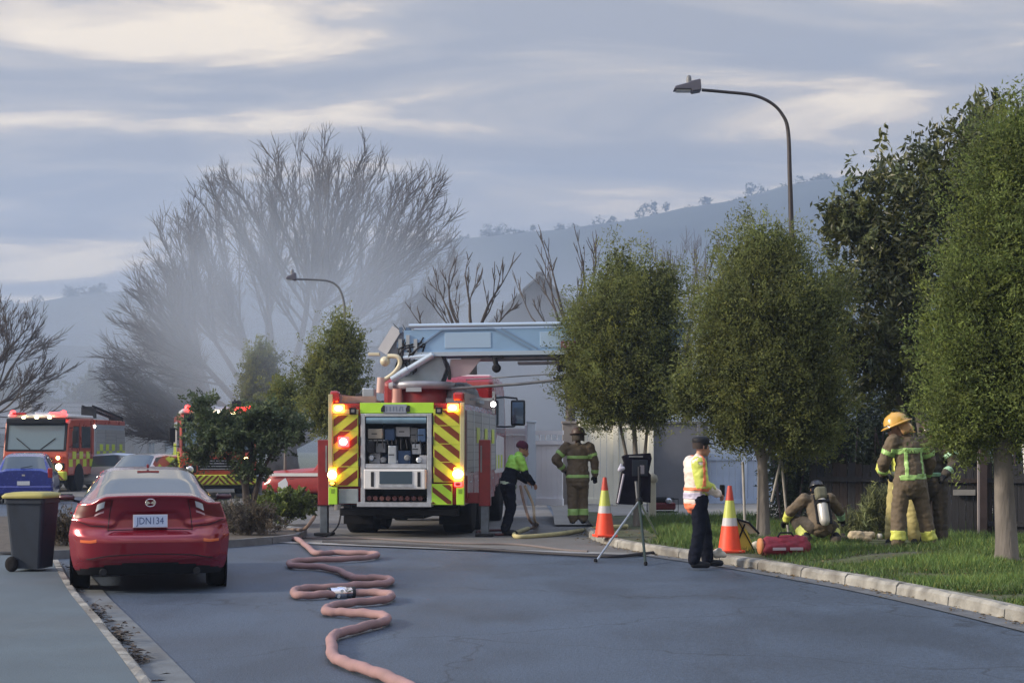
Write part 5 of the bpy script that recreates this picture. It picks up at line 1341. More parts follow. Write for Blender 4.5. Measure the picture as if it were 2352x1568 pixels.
# waterway pipe and rescue bucket parts slung below
pw = MB(); pw.tube([(.9, -.3, -.62), (2.2, -.3, -.55), (3.1, -.3, -.47), (4.6, -.3, -.42)], .028, 8); pw.tube([(1.2, -.3, -.62), (1.2, -.3, -.45), (2.9, -.3, -.36)], .014, 6)
pw.build('water_pipe', M_grey, Bm)
pw = MB()
for k in range(9): pw.tube(cat_rom([(2.9 + .2 * k, -.32, -.42), (3.0 + .2 * k, -.34, -.50 + .05 * (k % 2)), (3.1 + .2 * k, -.32, -.40)], 3), .018, 6)
for k in range(6): pw.box((3.0 + .28 * k, -.33, -.43), (.07, .06, .09))
pw.build('cable_carrier', M_dark, Bm)
sp_ = MB(); sp_.box((.45, 0, -.12), (.55, .5, .20)); sp_.prism([(.9, -.05), (1.5, -.05), (1.25, -.35), (.85, -.42)], -.34, -.28)
sp_.build('boom_foot', mat('cradle_pink', (.42, .34, .38), .5), Bm)

# ================================================================== PEOPLE
M_skin = mat('skin', (0.42, 0.24, 0.17), 0.55, var=.06, scale=20)
M_hair = mat('hair', (0.03, 0.02, 0.018), 0.8)
M_eye = mat('eye', (0.02, 0.02, 0.02), 0.2)
def blob(name, caps, m, parent, voxel=0.014, wrinkle=0.0, smooth_it=2, classify=None, mats=None):
    """caps: (a, b, ra, rb[, squash]) tapered capsules fused into one continuous skin"""
    bm = bmesh.new()
    for c in caps:
        a, b, ra, rb = Vector(c[0]), Vector(c[1]), c[2], c[3]
        sq = c[4] if len(c) > 4 else None
        d = b - a; L = d.length; n = 12
        zt_ = d.normalized() if L > 1e-6 else Vector((0, 0, 1))
        ref = Vector((1, 0, 0)) if abs(zt_.x) < .9 else Vector((0, 1, 0))
        yv = zt_.cross(ref).normalized(); xv = yv.cross(zt_)
        rows = []
        prof = [(-math.cos(t) * ra, math.sin(t) * ra) for t in (0.25, .7, 1.15, 1.5708)] + [(L + math.sin(t) * rb, math.cos(t) * rb) for t in (0, .42, .87, 1.32)]
        for h_, r_ in prof:
            kx, ky = sq if sq else (1, 1)
            rows.append([bm.verts.new(a + zt_ * h_ + xv * (math.cos(2 * math.pi * k / n) * r_ * kx) + yv * (math.sin(2 * math.pi * k / n) * r_ * ky)) for k in range(n)])
        for i in range(len(rows) - 1):
            for k in range(n): bm.faces.new((rows[i][k], rows[i][(k + 1) % n], rows[i + 1][(k + 1) % n], rows[i + 1][k]))
        bm.faces.new(rows[0][::-1]); bm.faces.new(rows[-1])
    me = bpy.data.meshes.new(name); bm.to_mesh(me); bm.free()
    o = bpy.data.objects.new(name, me); COL.objects.link(o)
    r_ = o.modifiers.new('r', 'REMESH'); r_.mode = 'VOXEL'; r_.voxel_size = voxel; r_.use_smooth_shade = True
    if smooth_it:
        s_ = o.modifiers.new('s', 'SMOOTH'); s_.iterations = smooth_it; s_.factor = .5
    dg = bpy.context.evaluated_depsgraph_get()
    me2 = bpy.data.meshes.new_from_object(o.evaluated_get(dg)); me2.name = name
    bpy.data.objects.remove(o); bpy.data.meshes.remove(me)
    if wrinkle:
        nn = len(me2.vertices); co = np.empty(nn * 3, np.float32); me2.vertices.foreach_get('co', co); co = co.reshape(-1, 3)
        no = np.empty(nn * 3, np.float32); me2.vertices.foreach_get('normal', no); no = no.reshape(-1, 3)
        w_ = np.array([noise.noise(Vector((p[0] * 9, p[1] * 9, p[2] * 16))) + .5 * noise.noise(Vector((p[0] * 22 + 5, p[1] * 22, p[2] * 30))) for p in co])
        co = co + no * (w_ * wrinkle)[:, None]; me2.vertices.foreach_set('co', co.ravel())
    me2.materials.clear(); me2.materials.append(m)
    me2.polygons.foreach_set('use_smooth', np.ones(len(me2.polygons), bool)); me2.update()
    ob = link_mesh(name, me2, None, parent)
    return ob
def cut_out(src, name, m, pred, parent, off=.004, mn=None):
    """faces of a garment picked out by place become a band of their own standing slightly proud"""
    me = src.data; V = []; F = []; idx = {}
    for p in me.polygons:
        if pred(p.center, p.normal):
            f = []
            for vi in p.vertices:
                if vi not in idx:
                    idx[vi] = len(V); v_ = me.vertices[vi]; V.append(v_.co + v_.normal * off)
                f.append(idx[vi])
            F.append(f)
    if not F: return None
    m2 = bpy.data.meshes.new(name); m2.from_pydata(V, [], F); m2.polygons.foreach_set('use_smooth', [True] * len(F)); m2.materials.append(m); m2.update()
    o = link_mesh(name, m2, None, parent)
    so = o.modifiers.new('solid', 'SOLIDIFY'); so.thickness = .004; so.offset = -1
    return o
STAND = dict(pel=(0, 0, .97), wst=(0, 0, 1.08), chs=(0, .0, 1.33), nek=(0, 0, 1.50), hed=(0, .02, 1.66),
             sL=(-.19, 0, 1.44), eL=(-.27, 0, 1.16), wL=(-.27, .06, .92), sR=(.19, 0, 1.44), eR=(.27, 0, 1.16), wR=(.27, .06, .92),
             hL=(-.10, 0, .94), kL=(-.13, .02, .51), aL=(-.14, 0, .09), tL=(-.16, .17, .045), hR=(.10, 0, .94), kR=(.13, .02, .51), aR=(.14, 0, .09), tR=(.16, .17, .045), look=(0, 1, 0))
def hand_caps(w, e, curl=.5, side=1, r=.011):
    """palm, four unequal fingers bent twice, thumb from the side"""
    w = Vector(w); d = (w - Vector(e)).normalized(); per = d.cross(Vector((0, 0, 1)) if abs(d.z) < .9 else Vector((0, 1, 0))).normalized() * side
    nrm = per.cross(d).normalized() * side
    caps = [(w, w + d * .07, .030, .034, (1, .6)), (w + per * -.018, w + d * .075 - per * .022, .02, .018), (w + per * .02, w + d * .075 + per * .022, .02, .018)]
    for k, L in enumerate((.070, .080, .075, .060)):
        b = w + d * .078 + per * (-.03 + .02 * k)
        c1 = b + (d * math.cos(curl * .5) - nrm * math.sin(curl * .5)) * L * .5
        c2 = c1 + (d * math.cos(curl * 1.5) - nrm * math.sin(curl * 1.5)) * L * .5
        caps += [(b, c1, r, r * .95), (c1, c2, r * .95, r * .8)]
    t0 = w + d * .025 - per * .032; t1 = t0 + (d * .6 - per * .7 - nrm * .3).normalized() * .04; t2 = t1 + (d * .9 - per * .2 - nrm * .4).normalized() * .03
    caps += [(t0, t1, r * 1.2, r), (t1, t2, r, r * .85)]
    return caps
def person(label, loc, rz, J, outfit, scale=1.0):
    j = dict(STAND); j.update(J); j = {k: Vector(v_) for k, v_ in j.items()}
    t = thing('person', label, 'person', loc, rz)
    t.scale = (scale,) * 3
    look = j['look'].normalized(); hd = j['hed']
    caps = [(j['pel'], j['wst'], .13, .12, (1.15, .85)), (j['wst'], j['chs'], .125, .15, (1.15, .8)), (j['chs'], j['chs'].lerp(j['nek'], .6), .15, .10, (1.15, .75)),
            (j['sL'], j['sR'], .06, .06), (j['nek'] - Vector((0, 0, .05)), hd, .055, .055),
            (hd, hd + Vector((0, 0, .045)), .085, .088, (.9, 1.0)), (hd + look * .04 - Vector((0, 0, .05)), hd + look * .045, .055, .065),
            (hd + look * .075 - Vector((0, 0, .085)), hd + look * .05 - Vector((0, 0, .06)), .028, .04),
            (hd + look * .10 - Vector((0, 0, .005)), hd + look * .118 - Vector((0, 0, .035)), .010, .015)]
    sd = look.cross(Vector((0, 0, 1))).normalized()
    for s_ in (-1, 1): caps.append((hd + sd * s_ * .088 + Vector((0, 0, .015)), hd + sd * s_ * .090 - Vector((0, 0, .025)), .016, .012))
    caps.append((hd + look * .098 - Vector((0, 0, .062)) - sd * .018, hd + look * .098 - Vector((0, 0, .062)) + sd * .018, .010, .010))
    for s_, c in ((-1, 'L'), (1, 'R')):
        caps += [(j['s' + c], j['e' + c], .055, .042), (j['e' + c], j['w' + c], .040, .028), (j['h' + c], j['k' + c], .085, .058), (j['k' + c], j['a' + c], .056, .040), (j['pel'], j['h' + c], .11, .10)]
        caps.append((j['a' + c] - Vector((0, 0, .03)), j['t' + c], .042, .036))
        caps += hand_caps(j['w' + c], j['e' + c], outfit.get('curl', .7), s_)
    blob('body', caps, M_skin, t, .0105, smooth_it=1)
    for s_ in (-1, 1):
        e_ = MB().lathe([(.001, -.009), (.008, 0), (.001, .009)], n=8).build('eye', M_eye, t); e_.location = hd + look * .098 + sd * s_ * .032 + Vector((0, 0, .012))
    # trousers
    tr = [(j['pel'] + Vector((0, 0, -.04)), j['wst'] + Vector((0, 0, -.03)),    .150 if outfit.get('bulk') else .140, .135 if outfit.get('bulk') else .130, (1.12, .88))]
    bk = .022 if outfit.get('bulk') else outfit.get('bk', .0)
    for c in 'LR':
        tr += [(j['h' + c], j['k' + c], .112 + bk, .082 + bk), (j['k' + c], j['a' + c] + Vector((0, 0, .03)), .082 + bk, .075 + bk), (j['pel'] - Vector((0, 0, .03)), j['h' + c], .13 + bk * .5, .115 + bk)]
    tro = blob('trousers', tr, outfit['trousers'], t, .015, .012)
    # boots
    for c in 'LR':
        blob('boot', [(j['a' + c] + Vector((0, 0, .10)), j['a' + c] - Vector((0, 0, .02)), .062, .055), (j['a' + c] - Vector((0, 0, .035)), j['t' + c] + Vector((0, 0, .003)), .052, .046), ], M_black, t, .013)
    # jacket
    b2 = .03 if outfit.get('bulk') else outfit.get('b2', .012)
    low = j['pel'] + Vector((0, 0, outfit.get('hem', -.06)))
    jk = [(low, j['wst'], (.172 if outfit.get('bulk') else .150) + b2, .150 + b2, (1.14, .92)), (j['wst'], j['chs'], .142 + b2, .158 + b2, (1.12, .80)), (j['chs'], j['chs'].lerp(j['nek'], .7), .158 + b2, .10, (1.1, .75)), (j['sL'] - Vector((0, 0, .02)), j['sR'] - Vector((0, 0, .02)), .072 + b2 * .6, .072 + b2 * .6),
          (j['chs'].lerp(j['nek'], .8), j['nek'] + Vector((0, 0, .01)), .075, .072)]
    for c in 'LR':
        if outfit.get('sleeves', True):
            jk += [(j['s' + c], j['e' + c], .072 + b2, .060 + b2 * .8), (j['e' + c], j['w' + c] + (j['e' + c] - j['w' + c]).normalized() * .02, .060 + b2 * .8, .048 + b2 * .6)]
        else:
            jk += [(j['s' + c], j['s' + c].lerp(j['e' + c], .45), .075 + b2, .068 + b2)]
    jko = blob('jacket', jk, outfit['jacket'], t, .0145, .014)
    if outfit.get('gloves'):
        for s_, c in ((-1, 'L'), (1, 'R')):
            gc = [(a, b, ra + .006, rb + .006) for a, b, ra, rb, *_ in hand_caps(j['w' + c], j['e' + c], outfit.get('curl', .7), s_)]
            blob('glove', gc + [(j['w' + c], j['w' + c] + (j['e' + c] - j['w' + c]).normalized() * .05, .04, .045)], M_black, t, .009)
    return t, j, jko, tro
M_turnout = mat('turnout_brown', (0.135, 0.105, 0.072), 0.85, var=.22, scale=9, bump=.3, bscale=60)
M_turnd = mat('turnout_dark', (0.060, 0.050, 0.040), 0.85, var=.25, scale=9, bump=.3, bscale=60)
M_stripe = mat('lime_reflective', (0.36, 0.60, 0.20), 0.4)
M_stripey = mat('yellow_reflective', (0.62, 0.66, 0.14), 0.4)
M_navy = mat('navy_cloth', (0.007, 0.009, 0.018), 0.95, var=.3, scale=12, bump=.3, spec=.12)
M_hvg = mat('hi_vis_green', (0.30, 0.62, 0.10), 0.7, var=.1, scale=8)
M_hvw = mat('hi_vis_white', (0.75, 0.66, 0.60), 0.6, var=.06, scale=10)
M_hvo = mat('hi_vis_orange', (0.85, 0.22, 0.10), 0.6, var=.1, scale=10)
M_hvy = mat('hi_vis_yellow', (0.55, 0.62, 0.12), 0.6, var=.1, scale=10)
def bands(jk, j, parent, m, zs, arms=True, w=.028, rng_=(.55, .78)):
    ax = (j['chs'] - j['pel']).normalized()
    for z0 in zs:
        c = j['pel'] + ax * z0
        def pr(p, n_, c=c):
            if abs((p - c).dot(ax)) > w: return False
            return (p - c - ax * (p - c).dot(ax))  .length < .28 and all(((p - j['s' + s_]).dot((j['e' + s_] - j['s' + s_])) / (j['e' + s_] - j['s' + s_]).length_squared < .25 or seg_d(p, j['s' + s_], j['e' + s_]) > .085) and seg_d(p, j['e' + s_], j['w' + s_]) > .09 for s_ in 'LR')
        cut_out(jk, 'reflective_band', m, pr, parent)
    if arms:
        for s_ in 'LR':
            for seg, (t0, t1) in ((('e', 'w'), rng_), (('s', 'e'), (.45, .65))):
                a, b = j[seg[0] + s_], j[seg[1] + s_]
                def pr(p, n_, a=a, b=b):
                    t_ = (p - a).dot(b - a) / (b - a).length_squared
                    return t0 < t_ < t1 and seg_d(p, a, b) < .105
                cut_out(jk, 'sleeve_band', m, pr, parent)
def seg_d(p, a, b):
    t_ = max(0, min(1, (p - a).dot(b - a) / max(1e-9, (b - a).length_squared))); return (p - (a + (b - a) * t_)).length
def leg_bands(tr, j, parent, m, t0=.68, t1=.86):
    for s_ in 'LR':
        a, b = j['k' + s_], j['a' + s_]
        cut_out(tr, 'trouser_band', m, lambda p, n_, a=a, b=b: t0 < (p - a).dot(b - a) / (b - a).length_squared < t1 and seg_d(p, a, b) < .13, parent)
def helmet(parent, c, look, m, tilt=0.0, big=1.0, flap=None):
    h = MB()
    h.lathe([(.150, -.005), (.158, .0), (.150, .03), (.138, .085), (.105, .135), (.055, .160), (.004, .166)], n=26, squash=1.12)
    h.lathe([(.120, -.02), (.185, -.012), (.190, 0), (.14, .022)], n=26, squash=1.18)
    for k in range(-1, 2):
        h.tube([(k * .05, .15, .03), (k * .045, .11, .12), (k * .03, 0, .170 - abs(k) * .01), (k * .045, -.11, .12), (k * .05, -.15, .03)], .010, 6)
    o = h.build('helmet', m, parent); o.location = c; o.scale = (.88 * big,) * 3
    q = Vector(look); o.rotation_euler = (tilt, 0, math.atan2(-q.x, q.y))
    if flap:
        f = MB(); f.grid(lambda a, b: (.135 * math.sin(-1.5 + 3.0 * a), -.15 * math.cos(-1.5 + 3.0 * a) - .0 - .02 * b, -.01 - .15 * b), 12, 4)
        fo = f.build('neck_flap', flap, o); s_ = fo.modifiers.new('s', 'SOLIDIFY'); s_.thickness = .008
    v_ = MB(); v_.grid(lambda a, b: (.150 * math.sin(-1.1 + 2.2 * a), .172 * math.cos(-1.1 + 2.2 * a) + .01, .035 - .085 * b), 12, 3)
    vo = v_.build('visor', mat('visor_tint', (.03, .03, .035), .08, coat=1), o); s_ = vo.modifiers.new('s', 'SOLIDIFY'); s_.thickness = .004
    return o

# firefighter walking off along the verge, back to us, left elbow out
P2 = Vector((X(1327, 29.8), 29.8, HR(X(1327, 29.8), 29.8) + .01))
t, j, jk, tr = person('firefighter in brown coat with green bands, back turned, left of the first cone', P2, R(0),
    dict(sL=(-.22, 0, 1.46), eL=(-.42, -.03, 1.22), wL=(-.25, .10, 1.02), sR=(.22, 0, 1.46), eR=(.32, 0, 1.18), wR=(.33, .08, .92), hL=(-.09, 0, .94), kL=(-.10, .0, .5), aL=(-.09, -.02, .09), tL=(-.11, .15, .045), hR=(.09, 0, .94), kR=(.10, .06, .5), aR=(.10, .04, .09), tR=(.13, .2, .045), hed=(.01, .05, 1.66)),
    dict(jacket=M_turnout, trousers=M_turnout, bulk=True, gloves=True, hem=-.14), 1.03)
bands(jk, j, t, M_stripe, (-.06, .30)); leg_bands(tr, j, t, M_stripe, .52, .82)
helmet(t, j['hed'] + Vector((0, -.01, .045)), (0, 1, 0), mat('helmet_dark', (.06, .035, .03), .5, var=.2), R(-6), 1.0, M_turnd)
# worker bending over the hoses beside the truck
Pw = Vector((X(1172, 28.9), 28.9, .012))
t, j, jk, tr = person('worker in hi-vis green top and dark red beanie bending over hoses by the truck cab', Pw, R(-68),
    dict(pel=(0, -.04, .96), wst=(0, -.02, 1.08), chs=(0, .08, 1.31), nek=(0, .17, 1.47), hed=(0, .26, 1.60), sL=(-.19, .12, 1.41), eL=(-.22, .20, 1.13), wL=(-.14, .40, .98), sR=(.19, .12, 1.41), eR=(.22, .22, 1.13), wR=(.10, .42, .96),
         hL=(-.10, -.05, .9), kL=(-.13, .04, .49), aL=(-.14, -.06, .09), tL=(-.15, .12, .045), hR=(.10, -.05, .9), kR=(.13, -.02, .49), aR=(.14, -.14, .09), tR=(.16, .04, .045), look=(0, .8, -.45)),
    dict(jacket=M_navy, trousers=M_navy, hem=-.05), 1.02)
cut_out(jk, 'vest', M_hvg, lambda p, n_: (p - j['chs']).dot(j['chs'] - j['pel']) > -.035 and seg_d(p, j['eL'], j['wL']) > .1 and seg_d(p, j['eR'], j['wR']) > .1 and p.z > 1.13, t, .006)
bands(jk, j, t, mat('pale_band', (.5, .62, .52), .4), (-.02,), False, .025)
cp = MB().lathe([(.098, -.05), (.108, -.02), (.106, .03), (.085, .075), (.045, .10), (.002, .106)], n=20, squash=1.08).build('beanie', mat('maroon_wool', (.07, .012, .035), .95, bump=.4), t); cp.location = j['hed'] + Vector((0, -.02, .05)); cp.rotation_euler = (R(-30), 0, 0)
# officer in the hi-vis jerkin, standing at the kerb, facing right
Po = Vector((X(1605, 21.0), 21.0, .012))
t, j, jk, tr = person('officer in white and lime hi-vis jacket and dark cap standing at the kerb', Po, R(-80),
    dict(pel=(0, -.04, .97), wst=(0, -.04, 1.08), chs=(0, -.06, 1.33), nek=(0, -.01, 1.50), hed=(0, .04, 1.66), sL=(-.20, -.06, 1.44), eL=(-.23, -.02, 1.15), wL=(-.09, .23, 1.08), sR=(.20, -.06, 1.44), eR=(.24, -.02, 1.15), wR=(.10, .24, 1.02),
         hL=(-.10, 0, .94), kL=(-.13, .13, .51), aL=(-.15, .17, .09), tL=(-.15, .36, .045), hR=(.10, -.02, .94), kR=(.12, -.03, .50), aR=(.14, -.11, .09), tR=(.16, .07, .045), look=(0, 1, -.22)),
    dict(jacket=M_hvw, trousers=M_navy, hem=-.07, curl=1.1, bk=.012, b2=.030), 1.0)
cut_out(jk, 'front_panel', M_hvy, lambda p, n_: p.y > -.0 + (p.z - 1.2) * .05 and seg_d(p, j['eR'], j['wR']) > .075 and p.z > 1.0, t, .004)
cut_out(jk, 'orange_band', M_hvo, lambda p, n_: (p.y < .06 and 1.06 < p.z < 1.105) or (p.y < -.02 and p.z < .885), t, .006)
cut_out(jk, 'pale_hem', mat('pale_yellow', (.60, .58, .30), .6), lambda p, n_: p.y > -.05 and p.z < .93, t, .006)
cut_out(jk, 'silver_tape', mat('tape_lilac', (.55, .52, .68), .35), lambda p, n_: p.y < .04 and .955 < p.z < 1.03, t, .006)
cut_out(jk, 'shoulder_band', M_hvo, lambda p, n_: abs(p.y + .02) < .022 and p.z > 1.12 and abs(p.x) > .06, t, .008)
cut_out(jk, 'sleeve', M_hvy, lambda p, n_: seg_d(p, j['sR'], j['eR']) < .10 and p.x > .15 and p.z > 1.10, t, .007)
cp = MB().lathe([(.100, -.01), (.108, .02), (.112, .055), (.10, .085), (.05, .100), (.002, .104)], n=22, squash=1.1).build('cap', M_black, t); cp.location = j['hed'] + Vector((0, -.01, .045))
MB().grid(lambda a, b: (-.085 + .17 * a, .080 + .125 * b - .04 * (2 * a - 1) ** 2, .03 - .03 * b), 8, 3).build('peak', M_black, cp).modifiers.new('s', 'SOLIDIFY').thickness = .008
MB().lathe([(.098, -.055), (.101, -.02), (.104, .03)], n=20, squash=1.05).build('hair', M_hair, t).location = j['hed'] + Vector((0, -.022, .03))
box('radio', (.02, .33, 1.06), (.10, .05, .16), M_black, t, .01)
MB().tube([(.0, .03, 1.53), (.06, .04, 1.50), (.0, .07, 1.47), (-.06, .04, 1.50), (0, .03, 1.53)], .02, 6).build('collar', M_navy, t)
# crouching firefighter with the air cylinder
Pc = Vector((X(1885, 22.5), 22.5, HR(X(1885, 22.5), 22.5)))
t, j, jk, tr = person('crouching firefighter with a pale air cylinder on the back, beside the red bag', Pc, R(8),
    dict(pel=(.0, -.02, .34), wst=(0, .02, .46), chs=(.0, .16, .68), nek=(.0, .24, .84), hed=(.03, .29, .94), sL=(-.22, .16, .78), eL=(-.42, .26, .58), wL=(-.46, .42, .42), sR=(.22, .16, .78), eR=(.40, .24, .58), wR=(.50, .38, .44),
         hL=(-.12, -.02, .34), kL=(-.30, .36, .42), aL=(-.24, .02, .09), tL=(-.28, .2, .045), hR=(.12, -.02, .34), kR=(.32, .34, .30), aR=(.22, -.12, .09), tR=(.26, .06, .045), look=(.1, 1, -.3)),
    dict(jacket=M_turnout, trousers=M_turnd, bulk=True, gloves=True, hem=.02), .90)
for s_ in 'LR':
    cut_out(jk, 'sleeve_band', M_stripey if s_ == 'L' else mat('pale_green_band', (.36, .62, .42), .4), lambda p, n_, s_=s_: .25 < (p - j['e' + s_]).dot(j['w' + s_] - j['e' + s_]) / (j['w' + s_] - j['e' + s_]).length_squared < .95 and seg_d(p, j['e' + s_], j['w' + s_]) < .1, t)
leg_bands(tr, j, t, M_stripey, .45, .85)
helmet(t, j['hed'] + Vector((0, -.01, .03)), (.1, 1, 0), mat('helmet_black', (.012, .012, .018), .35, coat=.4), R(-20), .85, M_navy)
ba = bpy.data.objects.new('breathing_set', None); COL.objects.link(ba); ba.parent = t; ba.location = (.0, -.10, .60); ba.rotation_euler = (R(-24), 0, 0)
MB().lathe([(.02, -.30), (.06, -.28), (.085, -.22), (.085, .10), (.06, .17), (.02, .19)], n=18).build('air_cylinder', mat('cylinder_pale', (.52, .52, .50), .35, metal=.3), ba).location = (-.03, -.10, 0)
box('back_plate', (0, -.01, .02), (.27, .03, .52), M_black, ba, .02); box('strap', (-.03, -.10, .10), (.20, .19, .05), M_black, ba, .01)
box('cylinder_cover', (-.03, -.10, .26), (.19, .17, .22), mat('khaki_cover', (.13, .13, .09), .8), ba, .05)
# the three on the verge at right: yellow helmet in front
Py_ = Vector((X(2090, 22.0), 22.0, HR(X(2090, 22.0), 22.0) - .03))
t, j, jk, tr = person('firefighter with an orange-yellow helmet and brown coat, seen from behind, head turned left', Py_, R(14),
    dict(pel=(0, 0, .97), wst=(0, .0, 1.10), chs=(-.02, .02, 1.36), nek=(-.06, .05, 1.53), hed=(-.15, .09, 1.65), sL=(-.24, .02, 1.46), eL=(-.33, .10, 1.18), wL=(-.24, .30, 1.02), sR=(.21, 0, 1.45), eR=(.33, .05, 1.16), wR=(.34, .20, .96),
         hL=(-.10, 0, .94), kL=(-.15, .03, .51), aL=(-.19, -.02, .09), tL=(-.26, .14, .045), hR=(.10, 0, .94), kR=(.20, .0, .51), aR=(.28, -.03, .09), tR=(.34, .13, .045), look=(-.9, .5, -.35)),
    dict(jacket=M_turnout, trousers=M_turnout, bulk=True, gloves=True, hem=-.10), 1.07)
bands(jk, j, t, M_stripe, (.0, .36), True, .035)
for sx in (-.115, .115):
    cut_out(jk, 'reflective_band', M_stripe, lambda p, n_, sx=sx: abs(p.x - sx) < .022 and p.y < -.03 and .98 < p.z < 1.31, t, .005)
leg_bands(tr, j, t, M_stripey, .62, .92)
0 and cut_out(tr, 'trouser_side', mat('yellow_worn', (.50, .46, .14), .6), lambda p, n_: seg_d(p, j['kL'], j['aL']) < .13 and p.x < -.20 and p.z < .55, t, .004)
hm = helmet(t, j['hed'] + Vector((0, 0, .035)), (-.9, .5, 0), mat('helmet_amber', (.62, .36, .06), .35, coat=.6, var=.1), R(-22), 1.15, mat('flap_tan', (.42, .24, .10), .8))
# colleague in yellow behind to the left
Pz = Vector((X(2078, 22.9), 22.9, HR(X(2078, 22.9), 22.9) - .02))
t, j, jk, tr = person('firefighter in yellow turnout gear mostly hidden behind the orange-yellow helmet', Pz, R(160),
    dict(sL=(-.22, 0, 1.42), eL=(-.30, .10, 1.14), wL=(-.2, .28, 1.1), sR=(.22, 0, 1.42), eR=(.34, .10, 1.14), wR=(.22, .26, 1.05), hR=(.11, 0, .94), kR=(.17, .02, .5), aR=(.20, .02, .09), tR=(.22, .2, .045)),
    dict(jacket=M_stripey, trousers=mat('tan_yellow', (.40, .35, .15), .8, var=.15, scale=9), bulk=True, gloves=True, hem=-.14), 1.0)
bands(jk, j, t, mat('silver_tape', (.6, .62, .6), .3), (.1,), True)
helmet(t, j['hed'] + Vector((0, 0, .035)), (0, 1, 0), mat('helmet_amber', (0, 0, 0)), 0, 1.0, M_turnd)
Pq = Vector((X(2140, 23.0), 23.0, HR(X(2140, 23.0), 23.0) - .02))
t, j, jk, tr = person('firefighter in a dark helmet partly hidden behind the one with the orange-yellow helmet', Pq, R(150),
    dict(sL=(-.22, 0, 1.44), eL=(-.34, .05, 1.18), wL=(-.25, .24, 1.02), sR=(.22, 0, 1.44), eR=(.33, .06, 1.16), wR=(.22, .26, 1.08), hed=(.0, .05, 1.64), look=(.3, 1, -.3)),
    dict(jacket=M_turnd, trousers=M_turnd, bulk=True, gloves=True, hem=-.12), 1.04)
bands(jk, j, t, mat('pale_green_band', (0, 0, 0)), (.05,), True)
helmet(t, j['hed'] + Vector((0, 0, .035)), (.3, 1, 0), mat('helmet_dark', (0, 0, 0)), R(-10), 1.0, M_turnd)

# ================================================================== STREET THINGS
# serpentine hose
M_hose = mat('hose_pink', (0.285, 0.170, 0.172), 0.78, var=.10, scale=6, bump=.25, bscale=120, dirt=.25)
HP = [(640, 1237), (680, 1237), (704, 1253), (726, 1269), (765, 1268), (815, 1269), (858, 1270), (864, 1275), (826, 1281), (753, 1284), (692, 1286), (666, 1291), (674, 1298), (729, 1300), (773, 1308), (800, 1320), (818, 1326), (851, 1326), (890, 1328), (897, 1334), (875, 1340), (826, 1342), (777, 1347),
      (716, 1349), (682, 1353), (675, 1360), (688, 1366), (729, 1365), (784, 1361), (851, 1360), (892, 1363), (898, 1370), (875, 1377), (826, 1381), (777, 1388), (752, 1395), (750, 1403), (780, 1405), (826, 1407), (872, 1411), (888, 1418), (880, 1427), (851, 1434), (802, 1447), (773, 1455), (760, 1468), (763, 1484), (763, 1502), (782, 1516), (826, 1531), (875, 1547), (925, 1570), (985, 1600), (1050, 1640)]
hp = [G(a, b, .055) for a, b in HP]
hp = cat_rom(hp, 7)
g_ = random.Random(3)
hp = [p + Vector((0, 0, .004 * math.sin(i * .9))) for i, p in enumerate(hp)]
hs = thing('hose', 'thick dusty pink fire hose snaking in tight bends down the road', 'hose', (hp[0].x, hp[0].y, 0))
hb_ = Vector(hs.location)
MB().tube([p - hb_ for p in hp], [.046 + .0022 * math.sin(i * 1.7) + .0015 * math.sin(i * .43) for i in range(len(hp))], 16, smooth=True, flat=.92).build('hose_jacket', M_hose, hs)
cpz = G(784, 1361, .055) - hb_; dd = (G(851, 1360, .055) - G(729, 1365, .055)).normalized()
cpn = MB(); prv = cpz - dd * .16
def along(a): return cpz + dd * a
cpn.tube([along(-.15), along(-.14), along(-.05), along(-.045), along(.045), along(.05), along(.14), along(.15)], [.055, .064, .064, .072, .072, .062, .062, .055], 18)
co = cpn.build('coupling', M_chrome, hs)
for s_ in (-1, 1):
    MB().tube([along(.02 * s_) + Vector((0, -.06, .03 * s_)), along(.02 * s_) + Vector((0, -.10, .03 * s_))], .018, 8).build('coupling_lug', M_alu, co)
for a in (-.13, .12): MB().tube([along(a), along(a + .03 * (1 if a > 0 else -1))], .066, 16).build('coupling_ring', M_dark, co)
# other hoses
def line_hose(label, pts, r, m, z=None, sub=6, name='hose'):
    P = cat_rom([p if isinstance(p, Vector) else G(p[0], p[1], r) for p in pts], sub)
    t = P[0].copy(); o = MB().tube([p - t for p in P], r, 10).build(name, m); o.location = t
    return props(o, label, 'hose')
M_hyel = mat('hose_straw', (.46, .42, .22), .8, var=.12, scale=8, dirt=.2)
M_hbrn = mat('hose_brown', (.16, .11, .085), .85, var=.2, scale=8)
def onv(px, py, dz):
    # a point on the rising verge under that sight line
    Y = 3500 * 1.5 / (py - 1030)
    for _ in range(6):
        x = X(px, Y); h = HR(x, Y) + dz if x > kerb_x(min(Y, 29.6)) + .1 and Y < 34 else dz
        Y = FPX * (CH - h) / (py - HY)
    return Vector((X(px, Y), Y, h))
line_hose('straw-yellow hose doubled back on the road corner in front of the near cone', [onv(1213, 1213, .05), onv(1196, 1219, .045), (1181, 1226), (1190, 1232), (1237, 1230), onv(1300, 1223, .06), onv(1345, 1216, .05), onv(1385, 1211, .05), onv(1440, 1208, .05)], .042, M_hyel)
line_hose('thin dark hose lying along the gutter line up to the tripod', [(742, 1243), (830, 1248), (960, 1253), (1115, 1261), (1188, 1266), (1310, 1273), (1408, 1277), (1469, 1272), (1518, 1266)], .026, mat('hose_black', (.02, .02, .028), .7))
line_hose('grey-brown hose running parallel behind the dark one', [(640, 1232), (735, 1236), (840, 1236), (960, 1243), (1080, 1248), (1190, 1250), (1290, 1262), (1350, 1266)], .022, mat('hose_greybrown', (.14, .12, .12), .8))
